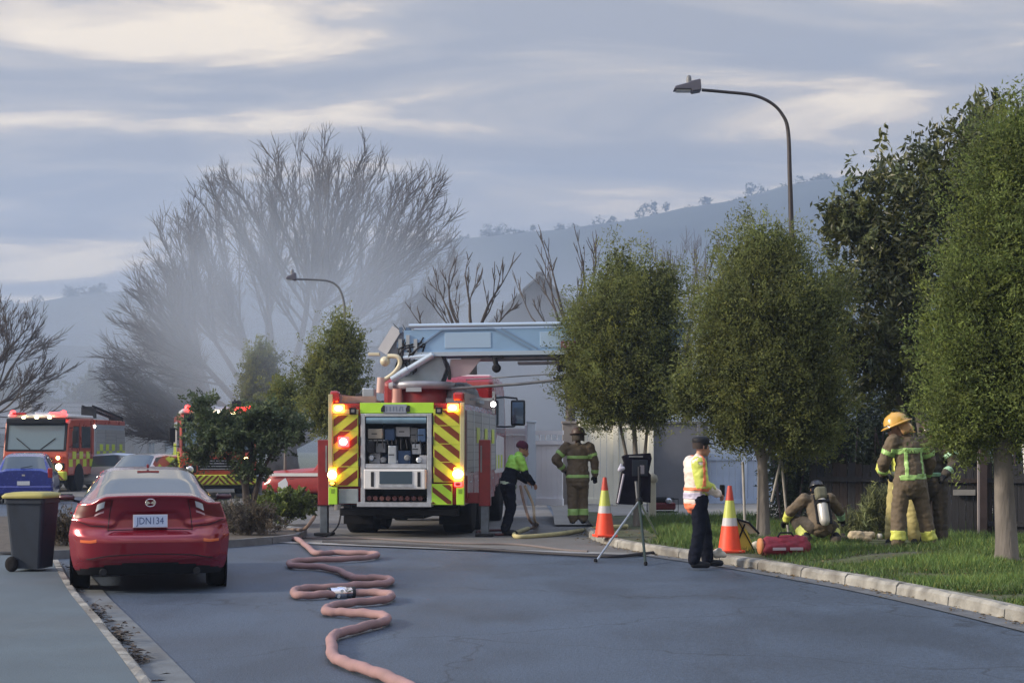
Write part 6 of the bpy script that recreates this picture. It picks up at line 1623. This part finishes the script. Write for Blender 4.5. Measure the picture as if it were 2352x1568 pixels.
line_hose('brown hose drooping from the left outrigger to the pink hose', [Vector((X(722, 27.5), 27.5, .42)), Vector((X(700, 27.3), 27.3, .22)), G(672, 1216, .1), G(640, 1222, .04), G(655, 1229, .04), G(690, 1232, .04)], .032, M_hbrn)
line_hose('thin black cable arching under the left corner of the ladder truck', [Vector((X(782, 27.9), 27.9, .42)), Vector((X(776, 27.7), 27.7, .25)), G(762, 1222, .03), G(742, 1232, .03), G(700, 1234, .03)], .016, M_black)
line_hose('brown hose hanging from the bending worker hands to the ground', [Vector((X(1195, 28.8), 28.8, .95)), Vector((X(1204, 28.6), 28.6, .62)), Vector((X(1218, 28.4), 28.4, .3)), G(1232, 1206, .03), G(1222, 1212, .03), G(1190, 1218, .03)], .026, M_hbrn)
line_hose('tan hose loop hanging just right of the brown one', [Vector((X(1205, 28.9), 28.9, .95)), Vector((X(1224, 28.8), 28.8, .6)), Vector((X(1228, 28.7), 28.7, .3)), G(1236, 1203, .03), G(1225, 1208, .03)], .026, mat('hose_tan', (.30, .24, .17), .85, var=.2))
line_hose('dark red hose coil lying at the worker feet', [G(1140 + 45 * math.cos(a), 1222 + 5 * math.sin(a), .03) for a in [k * .7 for k in range(16)]], .025, mat('dark_red_hose', (.12, .045, .05), .8))
# cones
def cone(label, c, h=.95):
    t = thing('traffic_cone', label, 'traffic cone', c, R(12), 'striped traffic cones on the verge')
    M_o = mat('cone_orange', (.85, .075, .03), .5, var=.06)
    box('base', (0, 0, .02), (.36, .36, .04), M_o, t, .01)
    def ring(z0, z1, name, m):
        r0 = .145 * (1 - z0 / h) + .03; r1 = .145 * (1 - z1 / h) + .03
        MB().lathe([(r0, z0), (r1, z1)], n=24).build(name, m, t)
    ring(.04, h * .40, 'cone_body', M_o); ring(h * .40, h * .52, 'reflective_collar', mat('collar_silver', (.52, .52, .55), .3)); ring(h * .52, h * .78, 'lime_collar', mat('collar_lime', (.50, .55, .12), .4)); ring(h * .78, h, 'tip', mat('cone_red', (.48, .05, .03), .5))
    return t
q = onv(1389, 1232, 0); cone('orange cone with lime collar between the back-turned firefighter and the tripod', q, 1.02)
q = onv(1676, 1268, 0); cone('orange cone with lime collar beside the leaning yellow sign', q, .98)
# folded yellow warning sign leaning by the cone
q = onv(1708, 1268, 0)
sg = thing('folding_sign', 'yellow cloth warning sign half collapsed against the right-hand cone', 'sign', q, R(10))
MB().add([(-.16, 0, .01), (.16, -.05, .01), (.02, .02, .42), (-.12, .06, .52)], [(0, 1, 2, 3)]).build('cloth', mat('sign_yellow', (.62, .47, .06), .6, var=.12, scale=6), sg).modifiers.new('s', 'SOLIDIFY').thickness = .012
MB().add([(-.10, .03, .50), (.05, -.05, .46), (.20, -.06, .30), (.10, .0, .27)], [(0, 1, 2, 3)]).build('folded_corner', mat('sign_cream', (.62, .58, .45), .6), sg).modifiers.new('s', 'SOLIDIFY').thickness = .012
fr = MB(); fr.tube([(-.16, -.01, .0), (.02, .0, .42)], .012, 6); fr.tube([(-.13, .01, .5), (.06, -.07, .44), (.21, -.08, .28)], .018, 6); fr.tube([(.16, -.06, .0), (-.1, .0, .5)], .010, 6)
fr.build('frame', M_black, sg)
# pale rag-like pieces on the verge edge
for k, (px, py, lab) in enumerate([(1650, 1272, 'small white sandbag at the foot of the right-hand cone'), (1735, 1256, 'pale folded cloth lying between the yellow sign and the red bag')]):
    q = onv(px, py, .05)
    o = blob('sandbag' if k == 0 else 'cloth', [((-.06, 0, 0), (.07, 0, .0), .055, .05), ((0, .03, .03), (.02, -.02, .05), .05, .045)], mat('dirty_white', (.5, .48, .42), .85, var=.15), None, .02, .02)
    o.location = q; props(o, lab, 'sandbag' if k == 0 else 'cloth')
# red equipment bag
q = onv(1802, 1276, 0)
bg = thing('equipment_bag', 'dark red holdall with two pale reflective strips lying on the grass', 'bag', q, R(8))
blob('bag_body', [((-.24, 0, .13), (.24, 0, .15), .135, .135, (1, 1.1)), ((-.26, .08, .12), (.24, .08, .16), .12, .13), ((-.26, -.06, .10), (.25, -.06, .12), .10, .11)], mat('bag_red', (.20, .012, .03), .7, var=.25, scale=8), bg, .018, .015)
for x in (-.13, .12):
    o = box('reflective_strip', (x, -.172, .11), (.19, .012, .04), mat('pale_strip', (.50, .42, .50), .4), bg, .003)
MB().tube([(-.12, -.05, .27), (-.08, -.05, .33), (.08, -.05, .33), (.12, -.05, .27)], .014, 6).build('handle', M_black, bg)
MB().lathe([(.02, -.02), (.11, -.015), (.12, .02), (.05, .03)], axis='X', n=18).build('end_patch', mat('bag_orange', (.5, .2, .08), .7), bg).location = (-.36, 0, .14)
# things on the grass near the crouching one
q = onv(1978, 1242, 0)
rr_ = thing('hose_roll', 'pale beige bundle lying on the grass right of the crouching firefighter', 'bundle', q, R(5))
blob('bundle', [((-.14, 0, .08), (.0, 0, .085), .075, .07), ((.0, 0, .085), (.17, 0, .09), .065, .06), ((-.1, -.05, .04), (.12, -.05, .03), .04, .04)], mat('beige_canvas', (.46, .38, .26), .85, var=.15), rr_, .016, .014)
MB().lathe([(.02, -.04), (.045, -.03), (.045, .03), (.02, .04)], axis='X', n=12).build('nozzle', mat('dirty_white', (0, 0, 0)), rr_).location = (.29, 0, .07)
q = onv(1925, 1246, .0)
o = blob('tool_roll', [((-.10, 0, .06), (.12, .02, .05), .05, .05), ((.0, .05, .1), (.1, .08, .12), .04, .03)], M_turnd, None, .016, .01); o.location = q; props(o, 'small dark bundle between the crouching firefighter and the beige one', 'bundle')
# red portable pump on the path behind the tripod
q = Vector((X(1522, 33), 33, HR(X(1522, 33), 33) + .02))
pm = thing('portable_pump', 'dark red portable pump on the pale path behind the tripod', 'pump', q, R(10))
box('pump_body', (0, 0, .14), (.52, .3, .16), mat('pump_red', (.14, .012, .015), .5, var=.2), pm, .04)
fr = MB()
for s_ in (-1, 1): fr.tube([(-.3, s_ * .17, .02), (-.3, s_ * .17, .3), (.3, s_ * .17, .3), (.3, s_ * .17, .02), (-.3, s_ * .17, .02)], .014, 6)
fr.build('carry_frame', M_black, pm); box('engine_block', (-.05, 0, .28), (.24, .22, .14), M_dark, pm, .03)
MB().lathe([(.03, -.1), (.06, -.08), (.06, .02), (.04, .04)], axis='Y', n=14).build('outlet', M_alu, pm).location = (.08, -.16, .26)

# tripod with the black equipment case
YT = 24.3
def TP(px, py, Y): return W(px, py, Y)
TB = Vector((X(1470, YT), YT, 0))
tp_ = thing('tripod', 'tripod with splayed legs and a green centre leg at the kerb, carrying the black case', 'tripod', TB)
top = TP(1468, 1150, YT) - TB
f1 = G(1368, 1290) - TB; f2 = G(1483, 1297) - TB; f3 = Vector((X(1512, 26.3), 26.3, HR(X(1512, 26.3), 26.3))) - TB
for nm, f, m, r in (('leg', f1, M_alu, .020), ('leg', f2, mat('leg_dark_green', (.008, .022, .016), .6), .024), ('leg', f3, M_alu, .020)):
    MB().tube([top, top.lerp(f, .5), f], [r, r * .9, r * .8], 8).build(nm, m, tp_)
    MB().lathe([(.02, -.02), (.03, 0), (.02, .03)], n=10).build('foot', M_rubber, tp_).location = f + Vector((0, 0, .02))
MB().tube([top - Vector((0, 0, .08)), top + Vector((0, 0, .55))], .022, 8).build('mast', M_dark, tp_)
MB().lathe([(.03, -.06), (.06, -.04), (.06, .03), (.03, .05)], n=12).build('hub', M_black, tp_).location = top
CB = Vector((X(1458, YT), YT + .10, Z(1165, YT)))
cs = thing('equipment_case', 'tall black control case hung on the tripod, wider at its foot', 'equipment case', CB)
def cpx(px, py): return (X(px, YT) - CB.x, Z(py, YT) - CB.z)
outl = [cpx(*p) for p in [(1418, 1158), (1432, 1075), (1436, 1062), (1431, 1048), (1440, 1044), (1496, 1040), (1499, 1052), (1492, 1085), (1497, 1090), (1496, 1155), (1470, 1152), (1470, 1160)]]
MB().prism(outl, .02, .30).build('case_body', mat('case_black', (.006, .005, .012), .8, var=.3, scale=9, bump=.3, spec=.15), cs, .01)
a, b = cpx(1453, 1056), cpx(1489, 1093)
box('control_panel', ((a[0] + b[0]) / 2, .01, (a[1] + b[1]) / 2), (b[0] - a[0], .02, a[1] - b[1]), mat('panel_navy', (.012, .018, .03), .5, spec=.3), cs, .005)
a, b = cpx(1471, 1068), cpx(1481, 1088); box('display', ((a[0] + b[0]) / 2, -.005, (a[1] + b[1]) / 2), (b[0] - a[0], .012, a[1] - b[1]), mat('display_grey', (.16, .16, .20), .3), cs)
a, b = cpx(1446, 1046), cpx(1478, 1050); box('name_strip', ((a[0] + b[0]) / 2, .008, (a[1] + b[1]) / 2), (b[0] - a[0], .012, .022), M_grey, cs)
MB().tube([(cpx(1420, 1155)[0], -.0, cpx(1420, 1155)[1]), (cpx(1434, 1088)[0], 0, cpx(1434, 1088)[1])], .018, 8).build('side_tube', mat('grey_violet', (.35, .34, .42), .4), cs)
MB().tube([(cpx(1466, 1152)[0], -.0, cpx(1466, 1152)[1]), (cpx(1462, 1105)[0], 0, cpx(1462, 1105)[1])], .022, 8).build('side_tube', M_grey, cs)
o = blob('glove', [((0, 0, 0), (.05, 0, .02), .04, .035), ((.0, 0, .03), (.02, 0, .08), .025, .02)], mat('pale_mauve', (.42, .42, .52), .8), None, .014); o.location = (X(1424, YT), YT, Z(1078, YT)); props(o, 'pale mauve glove hooked on the left side of the black case', 'glove')
# white marker post
q = Vector((X(1498, 31.5), 31.5, HR(X(1498, 31.5), 31.5)))
mp2 = thing('marker_post', 'short white post with a weathered cap right of the black case', 'post', q)
box('post', (0, 0, .37), (.15, .12, .74), mat('post_cream', (.66, .65, .58), .6, var=.08), mp2, .015); MB().lathe([(.10, .74), (.12, .80), (.10, .88), (.03, .93)], n=12, squash=.8).build('cap', mat('stone_cap', (.40, .38, .32), .8, var=.2), mp2)
q = Vector((X(650, 39), 39, 0))
mp3 = thing('marker_post', 'white marker post in front of the red four-wheel drive', 'post', q)
MB().prism([(-.12, 0), (.12, 0), (.12, .78), (.06, .90), (-.12, .78)], -.03, .03).build('post', mat('post_white', (.70, .74, .78), .6), mp3)

# wheelie bin
q = G(75, 1309, .072)
bn = thing('wheelie_bin', 'dark wheelie bin with a yellow lid on the left footpath', 'bin', q, R(3))
def ringb(z, w0, d0, r=.05):
    P = []
    for sx, sy in ((1, 1), (-1, 1), (-1, -1), (1, -1)):
        for k in range(4):
            a = math.atan2(sy, sx) - R(45) + R(30) * k
            P.append((sx * (w0 / 2 - r) + math.cos(a) * r, sy * (d0 / 2 - r) + math.sin(a) * r, z))
    return P
lv = [ringb(.04, .46, .48), ringb(.5, .51, .56), ringb(.90, .56, .64), ringb(.905, .60, .68), ringb(.97, .60, .68)]
m_ = MB(); n_ = 16
m_.add([p for r_ in lv for p in r_], [(i * n_ + k, i * n_ + (k + 1) % n_, (i + 1) * n_ + (k + 1) % n_, (i + 1) * n_ + k) for i in range(4) for k in range(n_)], False)
m_.add(lv[0], [tuple(range(n_))[::-1]]); m_.add(lv[-1], [tuple(range(n_))])
m_.build('bin_body', mat('bin_dark', (.012, .022, .042), .55, var=.2, scale=5, bump=.15), bn)
ld = [ringb(.972, .64, .74, .07), ringb(1.00, .66, .76, .07), ringb(1.035, .60, .68, .08), ringb(1.05, .45, .5, .08)]
m_ = MB(); m_.add([p for r_ in ld for p in r_], [(i * n_ + k, i * n_ + (k + 1) % n_, (i + 1) * n_ + (k + 1) % n_, (i + 1) * n_ + k) for i in range(3) for k in range(n_)], True); m_.add(ld[0], [tuple(range(n_))[::-1]]); m_.add(ld[-1], [tuple(range(n_))])
m_.build('lid', mat('bin_yellow', (.34, .31, .09), .55, var=.1, scale=4), bn)
for s_ in (-1, 1):
    wh = MB().lathe([(.04, -.03), (.10, -.03), (.105, 0), (.10, .03), (.04, .03)], axis='X', n=18).build('wheel', M_rubber, bn); wh.location = (s_ * .25, .22, .10)
box('handle', (0, .40, .93), (.46, .04, .05), mat('bin_dark', (0, 0, 0)), bn, .01); box('hinge', (0, .37, .98), (.36, .05, .05), M_black, bn)
for k in range(2): box('rib', (0, -.29 + .0 * k, .62 + .22 * k), (.34, .02, .02), mat('bin_dark', (0, 0, 0)), bn)
bn.rotation_euler = (0, 0, R(84)); bn.scale = (.95, .80, .97)

# ------------------------------------------------------------------ fences
def board_mesh(w, h, th, m, round_top=False, name='board'):
    k = (name, w, round(h, 3), th, m.name)
    if k not in BM_:
        if round_top: P = [(-w / 2, 0), (w / 2, 0), (w / 2, h - .02), (w * .3, h), (-w * .3, h), (-w / 2, h - .02)]
        else: P = [(-w / 2, 0), (w / 2, 0), (w / 2, h), (-w / 2, h)]
        BM_[k] = MB().prism(P, -th / 2, th / 2).mesh(name, m)
    return BM_[k]
BM_ = {}
M_vinyl = mat('white_vinyl', (.88, .88, .92), .4, var=.05, scale=2)
M_vcream = mat('cream_vinyl', (.84, .82, .70), .45, var=.05, scale=2)
M_vblue = mat('blue_white_vinyl', (.42, .52, .70), .5, var=.10, scale=2)
def fence(name, label, p0, p1, h, m, pitch, bw, z0f, rails=((.02, .14), (-.14, .14)), posts=2.4, th=.03, gap_top=0.0, cat='fence', group=None, rt=False, jit=0.0, seed=0, post_h=.06, lattice=False, mj=None):
    p0, p1 = Vector(p0), Vector(p1); L = (p1 - p0).length; d = (p1 - p0).normalized(); rz = math.atan2(d.y, d.x)
    t = thing(name, label, cat, (p0.x, p0.y, z0f(p0.x, p0.y)), rz, group)
    rn = random.Random(seed); k = 0; s_ = bw / 2
    while s_ < L:
        c = p0 + d * s_; dz = z0f(c.x, c.y) - t.location.z
        mm = m if not mj else rn.choice(mj)
        o = link_mesh('board', board_mesh(bw, h - gap_top - .05 + (round(rn.uniform(-jit, jit), 2) if jit else 0), th, mm, rt), None, t)
        o.location = (s_, rn.uniform(-.004, .004), dz + .05); o.rotation_euler = (0, rn.uniform(-.006, .006) if jit else 0, 0)
        s_ += pitch
    for a, hh in rails:
        z = a if a >= 0 else h + a - gap_top * 0
        o = MB().box((L / 2, -.03, z + hh / 2), (L, .05, hh)).build('rail', m, t)
    if posts:
        n = max(1, round(L / posts))
        for i in range(n + 1):
            c = p0 + d * (L * i / n); dz = z0f(c.x, c.y) - t.location.z
            o = box('post', (L * i / n, -.02, (h + post_h) / 2 + dz), (.12, .12, h + post_h), m, t, .008)
            box('post_cap', (L * i / n, -.02, h + post_h + dz + .012), (.15, .15, .03), m, t, .008)
    if lattice:
        for k in range(int(L / .16)):
            box('lattice_bar', (.1 + .16 * k, 0, h - .15), (.03, .02, .16), m, t)
    return t
zf = lambda x, y: HR(max(x, kerb_x(29.6) + .1), y) + .02
YF = 36.0
fence('fence', 'white vinyl fence panel with top rail behind the bending worker', (X(1120, YF), YF + .3, 0), (X(1212, YF), YF + .3, 0), 1.82, M_vinyl, .16, .155, zf, posts=.95, gap_top=.16, lattice=True, group='white vinyl fences')
gt = fence('gate', 'white panelled gate standing ajar right of the bending worker', (X(1232, YF), YF, 0), (X(1293, YF + .25), YF - .45, 0), 1.78, M_vinyl, .15, .145, zf, rails=((.02, .16), (-.11, .10), (-.34, .09)), posts=0, gap_top=.30, cat='gate', lattice=True)
q = Vector((X(1221, YF), YF + .05, zf(X(1221, YF), YF)))
gp = thing('gate_post', 'thick white post hinging the white gate', 'post', q); box('post', (0, 0, .98), (.20, .20, 1.96), mat('post_bluewhite', (.60, .68, .78), .4), gp, .01); box('post_cap', (0, 0, 1.98), (.24, .24, .05), mat('post_bluewhite', (0, 0, 0)), gp, .01)
fence('fence', 'cream vinyl fence running behind the stems of the yellow-green tree', (X(1335, 36.5), 36.5, 0), (X(1493, 36.5), 36.2, 0), 1.95, M_vcream, .155, .145, zf, posts=.82, group='white vinyl fences', rails=((.02, .12), (-.12, .12)))
fence('fence', 'blue-white vinyl fence glimpsed between the officer and the olive tree', (X(1618, 37), 37, 0), (X(1800, 37), 37, 0), 1.22, M_vblue, .15, .14, zf, posts=1.0, rails=((.02, .1), (-.16, .16)), group='white vinyl fences')
# grey wall behind, closing the property
def wall(label, p0, p1, h, m, name='garden_wall', cap=True, th=.18):
    p0, p1 = Vector(p0), Vector(p1); L = (p1 - p0).length; d = (p1 - p0).normalized()
    t = thing(name, label, 'wall', (p0.x, p0.y, .1), math.atan2(d.y, d.x))
    box('panel', (L / 2, 0, h / 2), (L, th, h), m, t, .01)
    if cap: box('coping', (L / 2, 0, h + .03), (L + .05, th + .08, .06), m, t, .01)
    for i in range(int(L / 1.2) + 1 if L > 1 else 0): box('pilaster', (i * 1.2, -th / 2 - .02, h / 2), (.14, .06, h), m, t, .005)
    return t
M_wg = mat('wall_grey', (.16, .17, .20), .85, var=.12, scale=2, bump=.2)
wall('plain grey wall between the cream fence and the blue-white fence', (X(1493, 36.9), 36.9), (X(1625, 36.9), 36.9), 2.15, M_wg)
wall('grey wall seen right of the white gate behind the back-turned firefighter', (X(1292, 36.7), 36.7), (X(1338, 36.7), 36.7), 2.15, mat('wall_taupe', (.24, .22, .21), .85, var=.1, scale=2))
# weathered timber fence on the right
TM = [mat('timber_%s' % n_, c, .9, var=.3, scale=3, bump=.5, bscale=30, stretch=(6, 6, .6)) for n_, c in (('grey', (.030, .031, .038)), ('brown', (.036, .028, .028)), ('blue', (.022, .028, .042)))]
zt2 = lambda x, y: .15
fence('fence', 'dark weathered paling fence behind the crouching firefighter', (X(1860, 25.6), 25.6, 0), (X(2168, 24.9), 24.9, 0), 1.25, TM[0], .125, .118, zt2, posts=0, rails=((.25, .08), (-.3, .08)), jit=.03, seed=2, mj=TM)
gt = fence('gate', 'dark timber gate with a pale letter plate right of the firefighters', (X(2168, 24.7), 24.7, 0), (X(2248, 24.6), 24.6, 0), 1.20, TM[1], .115, .108, zt2, posts=0, rails=((.02, .07), (-.25, .07)), jit=.02, seed=4, mj=TM, cat='gate')
lp = box('letter_plate', ((X(2214, 24.65) - gt.location.x), -.075, Z(1130, 24.65) - gt.location.z), (.34, .04, .09), mat('pale_timber', (.22, .22, .22), .8, var=.15), gt)
q = Vector((X(2257, 24.5), 24.5, .14)); po = thing('gate_post', 'reddish timber post at the right side of the dark gate', 'post', q)
box('post', (0, 0, .75), (.11, .11, 1.5), mat('post_brown', (.06, .042, .042), .85, var=.3, scale=4), po); box('edge_strip', (-.075, -.03, .75), (.03, .04, 1.4), mat('pale_strip_wood', (.30, .27, .28), .8), po)
fence('fence', 'dark paling fence past the right-hand trunk', (X(2262, 24.6), 24.6, 0), (X(2560, 24.2), 24.2, 0), 1.25, TM[0], .125, .118, zt2, posts=0, rails=((.25, .08), (-.3, .08)), jit=.03, seed=7, mj=TM)
# white garden rail at the right edge
q = Vector((X(2352, 21), 21, HR(X(2352, 21), 21)))
rl_ = thing('handrail', 'white slanting handrail behind the trunk at the right edge', 'handrail', q)
a = MB(); a.tube([(-.02, 0, 1.62), (.6, .1, 1.3)], .018, 8); a.tube([(-.02, 0, 1.48), (.6, .1, 1.15)], .018, 8); a.tube([(.0, 0, 1.45), (.02, 0, 1.1), (.12, 0, .9), (.14, 0, 0)], .022, 8); a.tube([(.6, .1, 1.4), (.6, .1, 0)], .022, 8)
a.build('rail', M_white, rl_)

# pale stakes round the olive tree
for k, (pa, pb, lab) in enumerate([((1706, 1060), (1712, 1238), 'thin pale stake left of the olive tree trunk'), ((1796, 1045), (1772, 1130), 'slanting pale stake between trunk and hedge, shorter one'), ((1794, 1050), (1812, 1205), 'slanting pale stake right of the olive tree trunk, longer one')]):
    Yk = 25.4 if k == 0 else 25.9
    a, b = W(pa[0], pa[1], Yk), W(pb[0], pb[1], Yk)
    if k != 1: b.z = HR(b.x, Yk) - .02
    else: b.z = .75
    o = MB().tube([Vector((0, 0, 0)), a - b], .022, 8).build('tree_stake', mat('stake_pale', (.34, .33, .32), .8, var=.2)); o.location = b
    props(o, lab, 'stake', 'stakes around the olive tree')

# ------------------------------------------------------------------ street lamps
def lamp_post(label, base, path, r0, r1, head, m):
    t = thing('street_lamp', label, 'street lamp', base)
    P = cat_rom([Vector(p) - Vector(base) for p in path], 8)
    n = len(P)
    MB().tube(P, [r0 + (r1 - r0) * min(1, i / (n * .55)) for i in range(n)], 12).build('pole', m, t)
    hx = Vector(head[0]) - Vector(base); hl = head[1]
    hd = MB(); hd.prism([(-hl, -.02), (-hl * .95, .05), (-hl * .5, .12), (-hl * .38, .16), (-.04, .20), (-.02, -.04), (-hl * .35, -.07), (-hl * .4, -.02)], -.15, .15)
    ho = hd.build('lamp_head', mat('lamp_grey', (.12, .12, .16), .5, metal=.3), t, .02); ho.location = hx
    box('lens', (-hl * .65, 0, -.03), (hl * .5, .22, .03), mat('lamp_lens', (.4, .42, .45), .2), ho)
    MB().lathe([(.05, 0), (.055, .10), (.045, .16), (.02, .18)], n=12).build('light_sensor', M_grey, ho).location = (-hl * .45, 0, .12)
    return t
YS = 32.0; base = Vector((X(1824, YS), YS, .2))
lamp_post('tall street lamp with curved arm rising behind the olive tree', base, [base, W(1822, 700, YS), W(1817, 500, YS), W(1814, 400, YS), W(1810, 300, YS), W(1796, 262, YS), W(1770, 236, YS), W(1730, 219, YS), W(1670, 212, YS), W(1612, 207, YS)], .068, .034, (W(1612, 206, YS), .60), mat('pole_dark', (.05, .045, .05), .5, metal=.4, var=.2))
YS = 49.0; base = Vector((X(794, YS), YS, 0))
lamp_post('far street lamp half lost in the smoke', base, [base, W(793, 850, YS), W(792, 730, YS), W(789, 690, YS), W(778, 661, YS), W(757, 646, YS), (W(720, 642, YS)), W(680, 641, YS)],   .055, .034, (W(682, 640, YS), .34), mat('pole_grey', (.16, .17, .18), .5, metal=.4))

# ------------------------------------------------------------------ houses
def house(label, loc, rz, w, d, eave, ridge, roof_m, wall_m, windows=(), group='houses behind the smoke', chimney=False, hip=False):
    t = thing('house', label, 'house', loc, rz, group)
    box('wall', (0, d / 2, eave / 2), (w, d, eave), wall_m, t)
    MB().prism([(-w / 2, eave + .003), (w / 2, eave + .003), (0, ridge - .1)], 0.02, d - .02).build('gable', wall_m, t)
    ov = .5
    rf = bpy.data.objects.new('roof', None); COL.objects.link(rf); rf.parent = t
    sl = math.atan2(ridge - eave, w / 2); ln = math.hypot(w / 2 + ov, (w / 2 + ov) * math.tan(sl))
    rows_ = 6
    for s_ in (-1, 1):
        for k in range(rows_):
            a0, a1 = k / rows_, (k + 1) / rows_
            x0, x1 = (w / 2 + ov) * a0, (w / 2 + ov) * a1
            z0, z1 = ridge - x0 * math.tan(sl), ridge - x1 * math.tan(sl) + .04
            MB().prism([(s_ * x0, z0), (s_ * x1, z1 + .02), (s_ * x1, z1 - .06), (s_ * x0, z0 - .06)], -ov, d + ov).build('roofing_sheet', roof_m, rf)
    box('ridge_cap', (0, d / 2, ridge + .03), (.3, d + 2 * ov, .08), roof_m, rf)
    for (x, z, ww, hh) in windows:
        f = box('window', (x, -.02, z), (ww, .08, hh), M_white, t); box('pane', (x, -.07, z), (ww - .14, .03, hh - .14), M_glass, f); box('glazing_bar', (x, -.09, z), (.05, .03, hh - .14), M_white, f)
    if chimney: box('chimney', (w * .2, d / 2, ridge + .3), (.5, .5, 1.2), wall_m, t)
    return t
M_roofg = mat('roof_grey', (.09, .09, .10), .7, var=.15, scale=2); M_roofr = mat('roof_rust', (.22, .07, .05), .7, var=.2, scale=2)
M_wallp = mat('house_pale', (.45, .44, .42), .85, var=.06); M_wallb = mat('house_brick', (.26, .15, .11), .85, var=.15, scale=6)
Yg = 58
house('grey gabled house behind the boom with its roof peak above it', (X(1240, Yg), Yg, 0), R(0), 7.0, 9, 4.9, Z(632, Yg), M_roofg, mat('house_grey', (.10, .10, .11), .85), [])
house('pale house beyond the fence seen through smoke right of the truck cab', (X(1310, 66), 66, 0), R(8), 9, 8, 2.7, 4.0, M_roofg, M_wallp, [(-2.5, 1.6, 1.6, 1.2), (1.2, 1.6, 1.6, 1.2)])
house('hazy pale house between the two fire engines', (X(345, 84), 84, 0), R(90), 7, 9, 2.6, 4.2, M_roofg, M_wallp, [(0, 1.5, 1.4, 1.1)])
house('rust-roofed house at the left edge above the fire engine', (X(-150, 76), 76, 0), R(80), 8, 9, 2.6, 4.3, M_roofr, M_wallb, [(0, 1.5, 1.4, 1.1)])

for k, (px, py, h_, Y, lab) in enumerate([(68, 900, 1.2, 72, 'pale chimney pipe in the haze over the fire engine cab'), (1225, 700, .9, 57.5, 'x')]):
    if k == 0:
        o = box('flue_pipe', (0, 0, 0), (.35, .35, 3.9), mat('flue', (.55, .56, .58), .6)); o.location = (X(px, Y), Y, 1.95); props(o, lab, 'pipe')
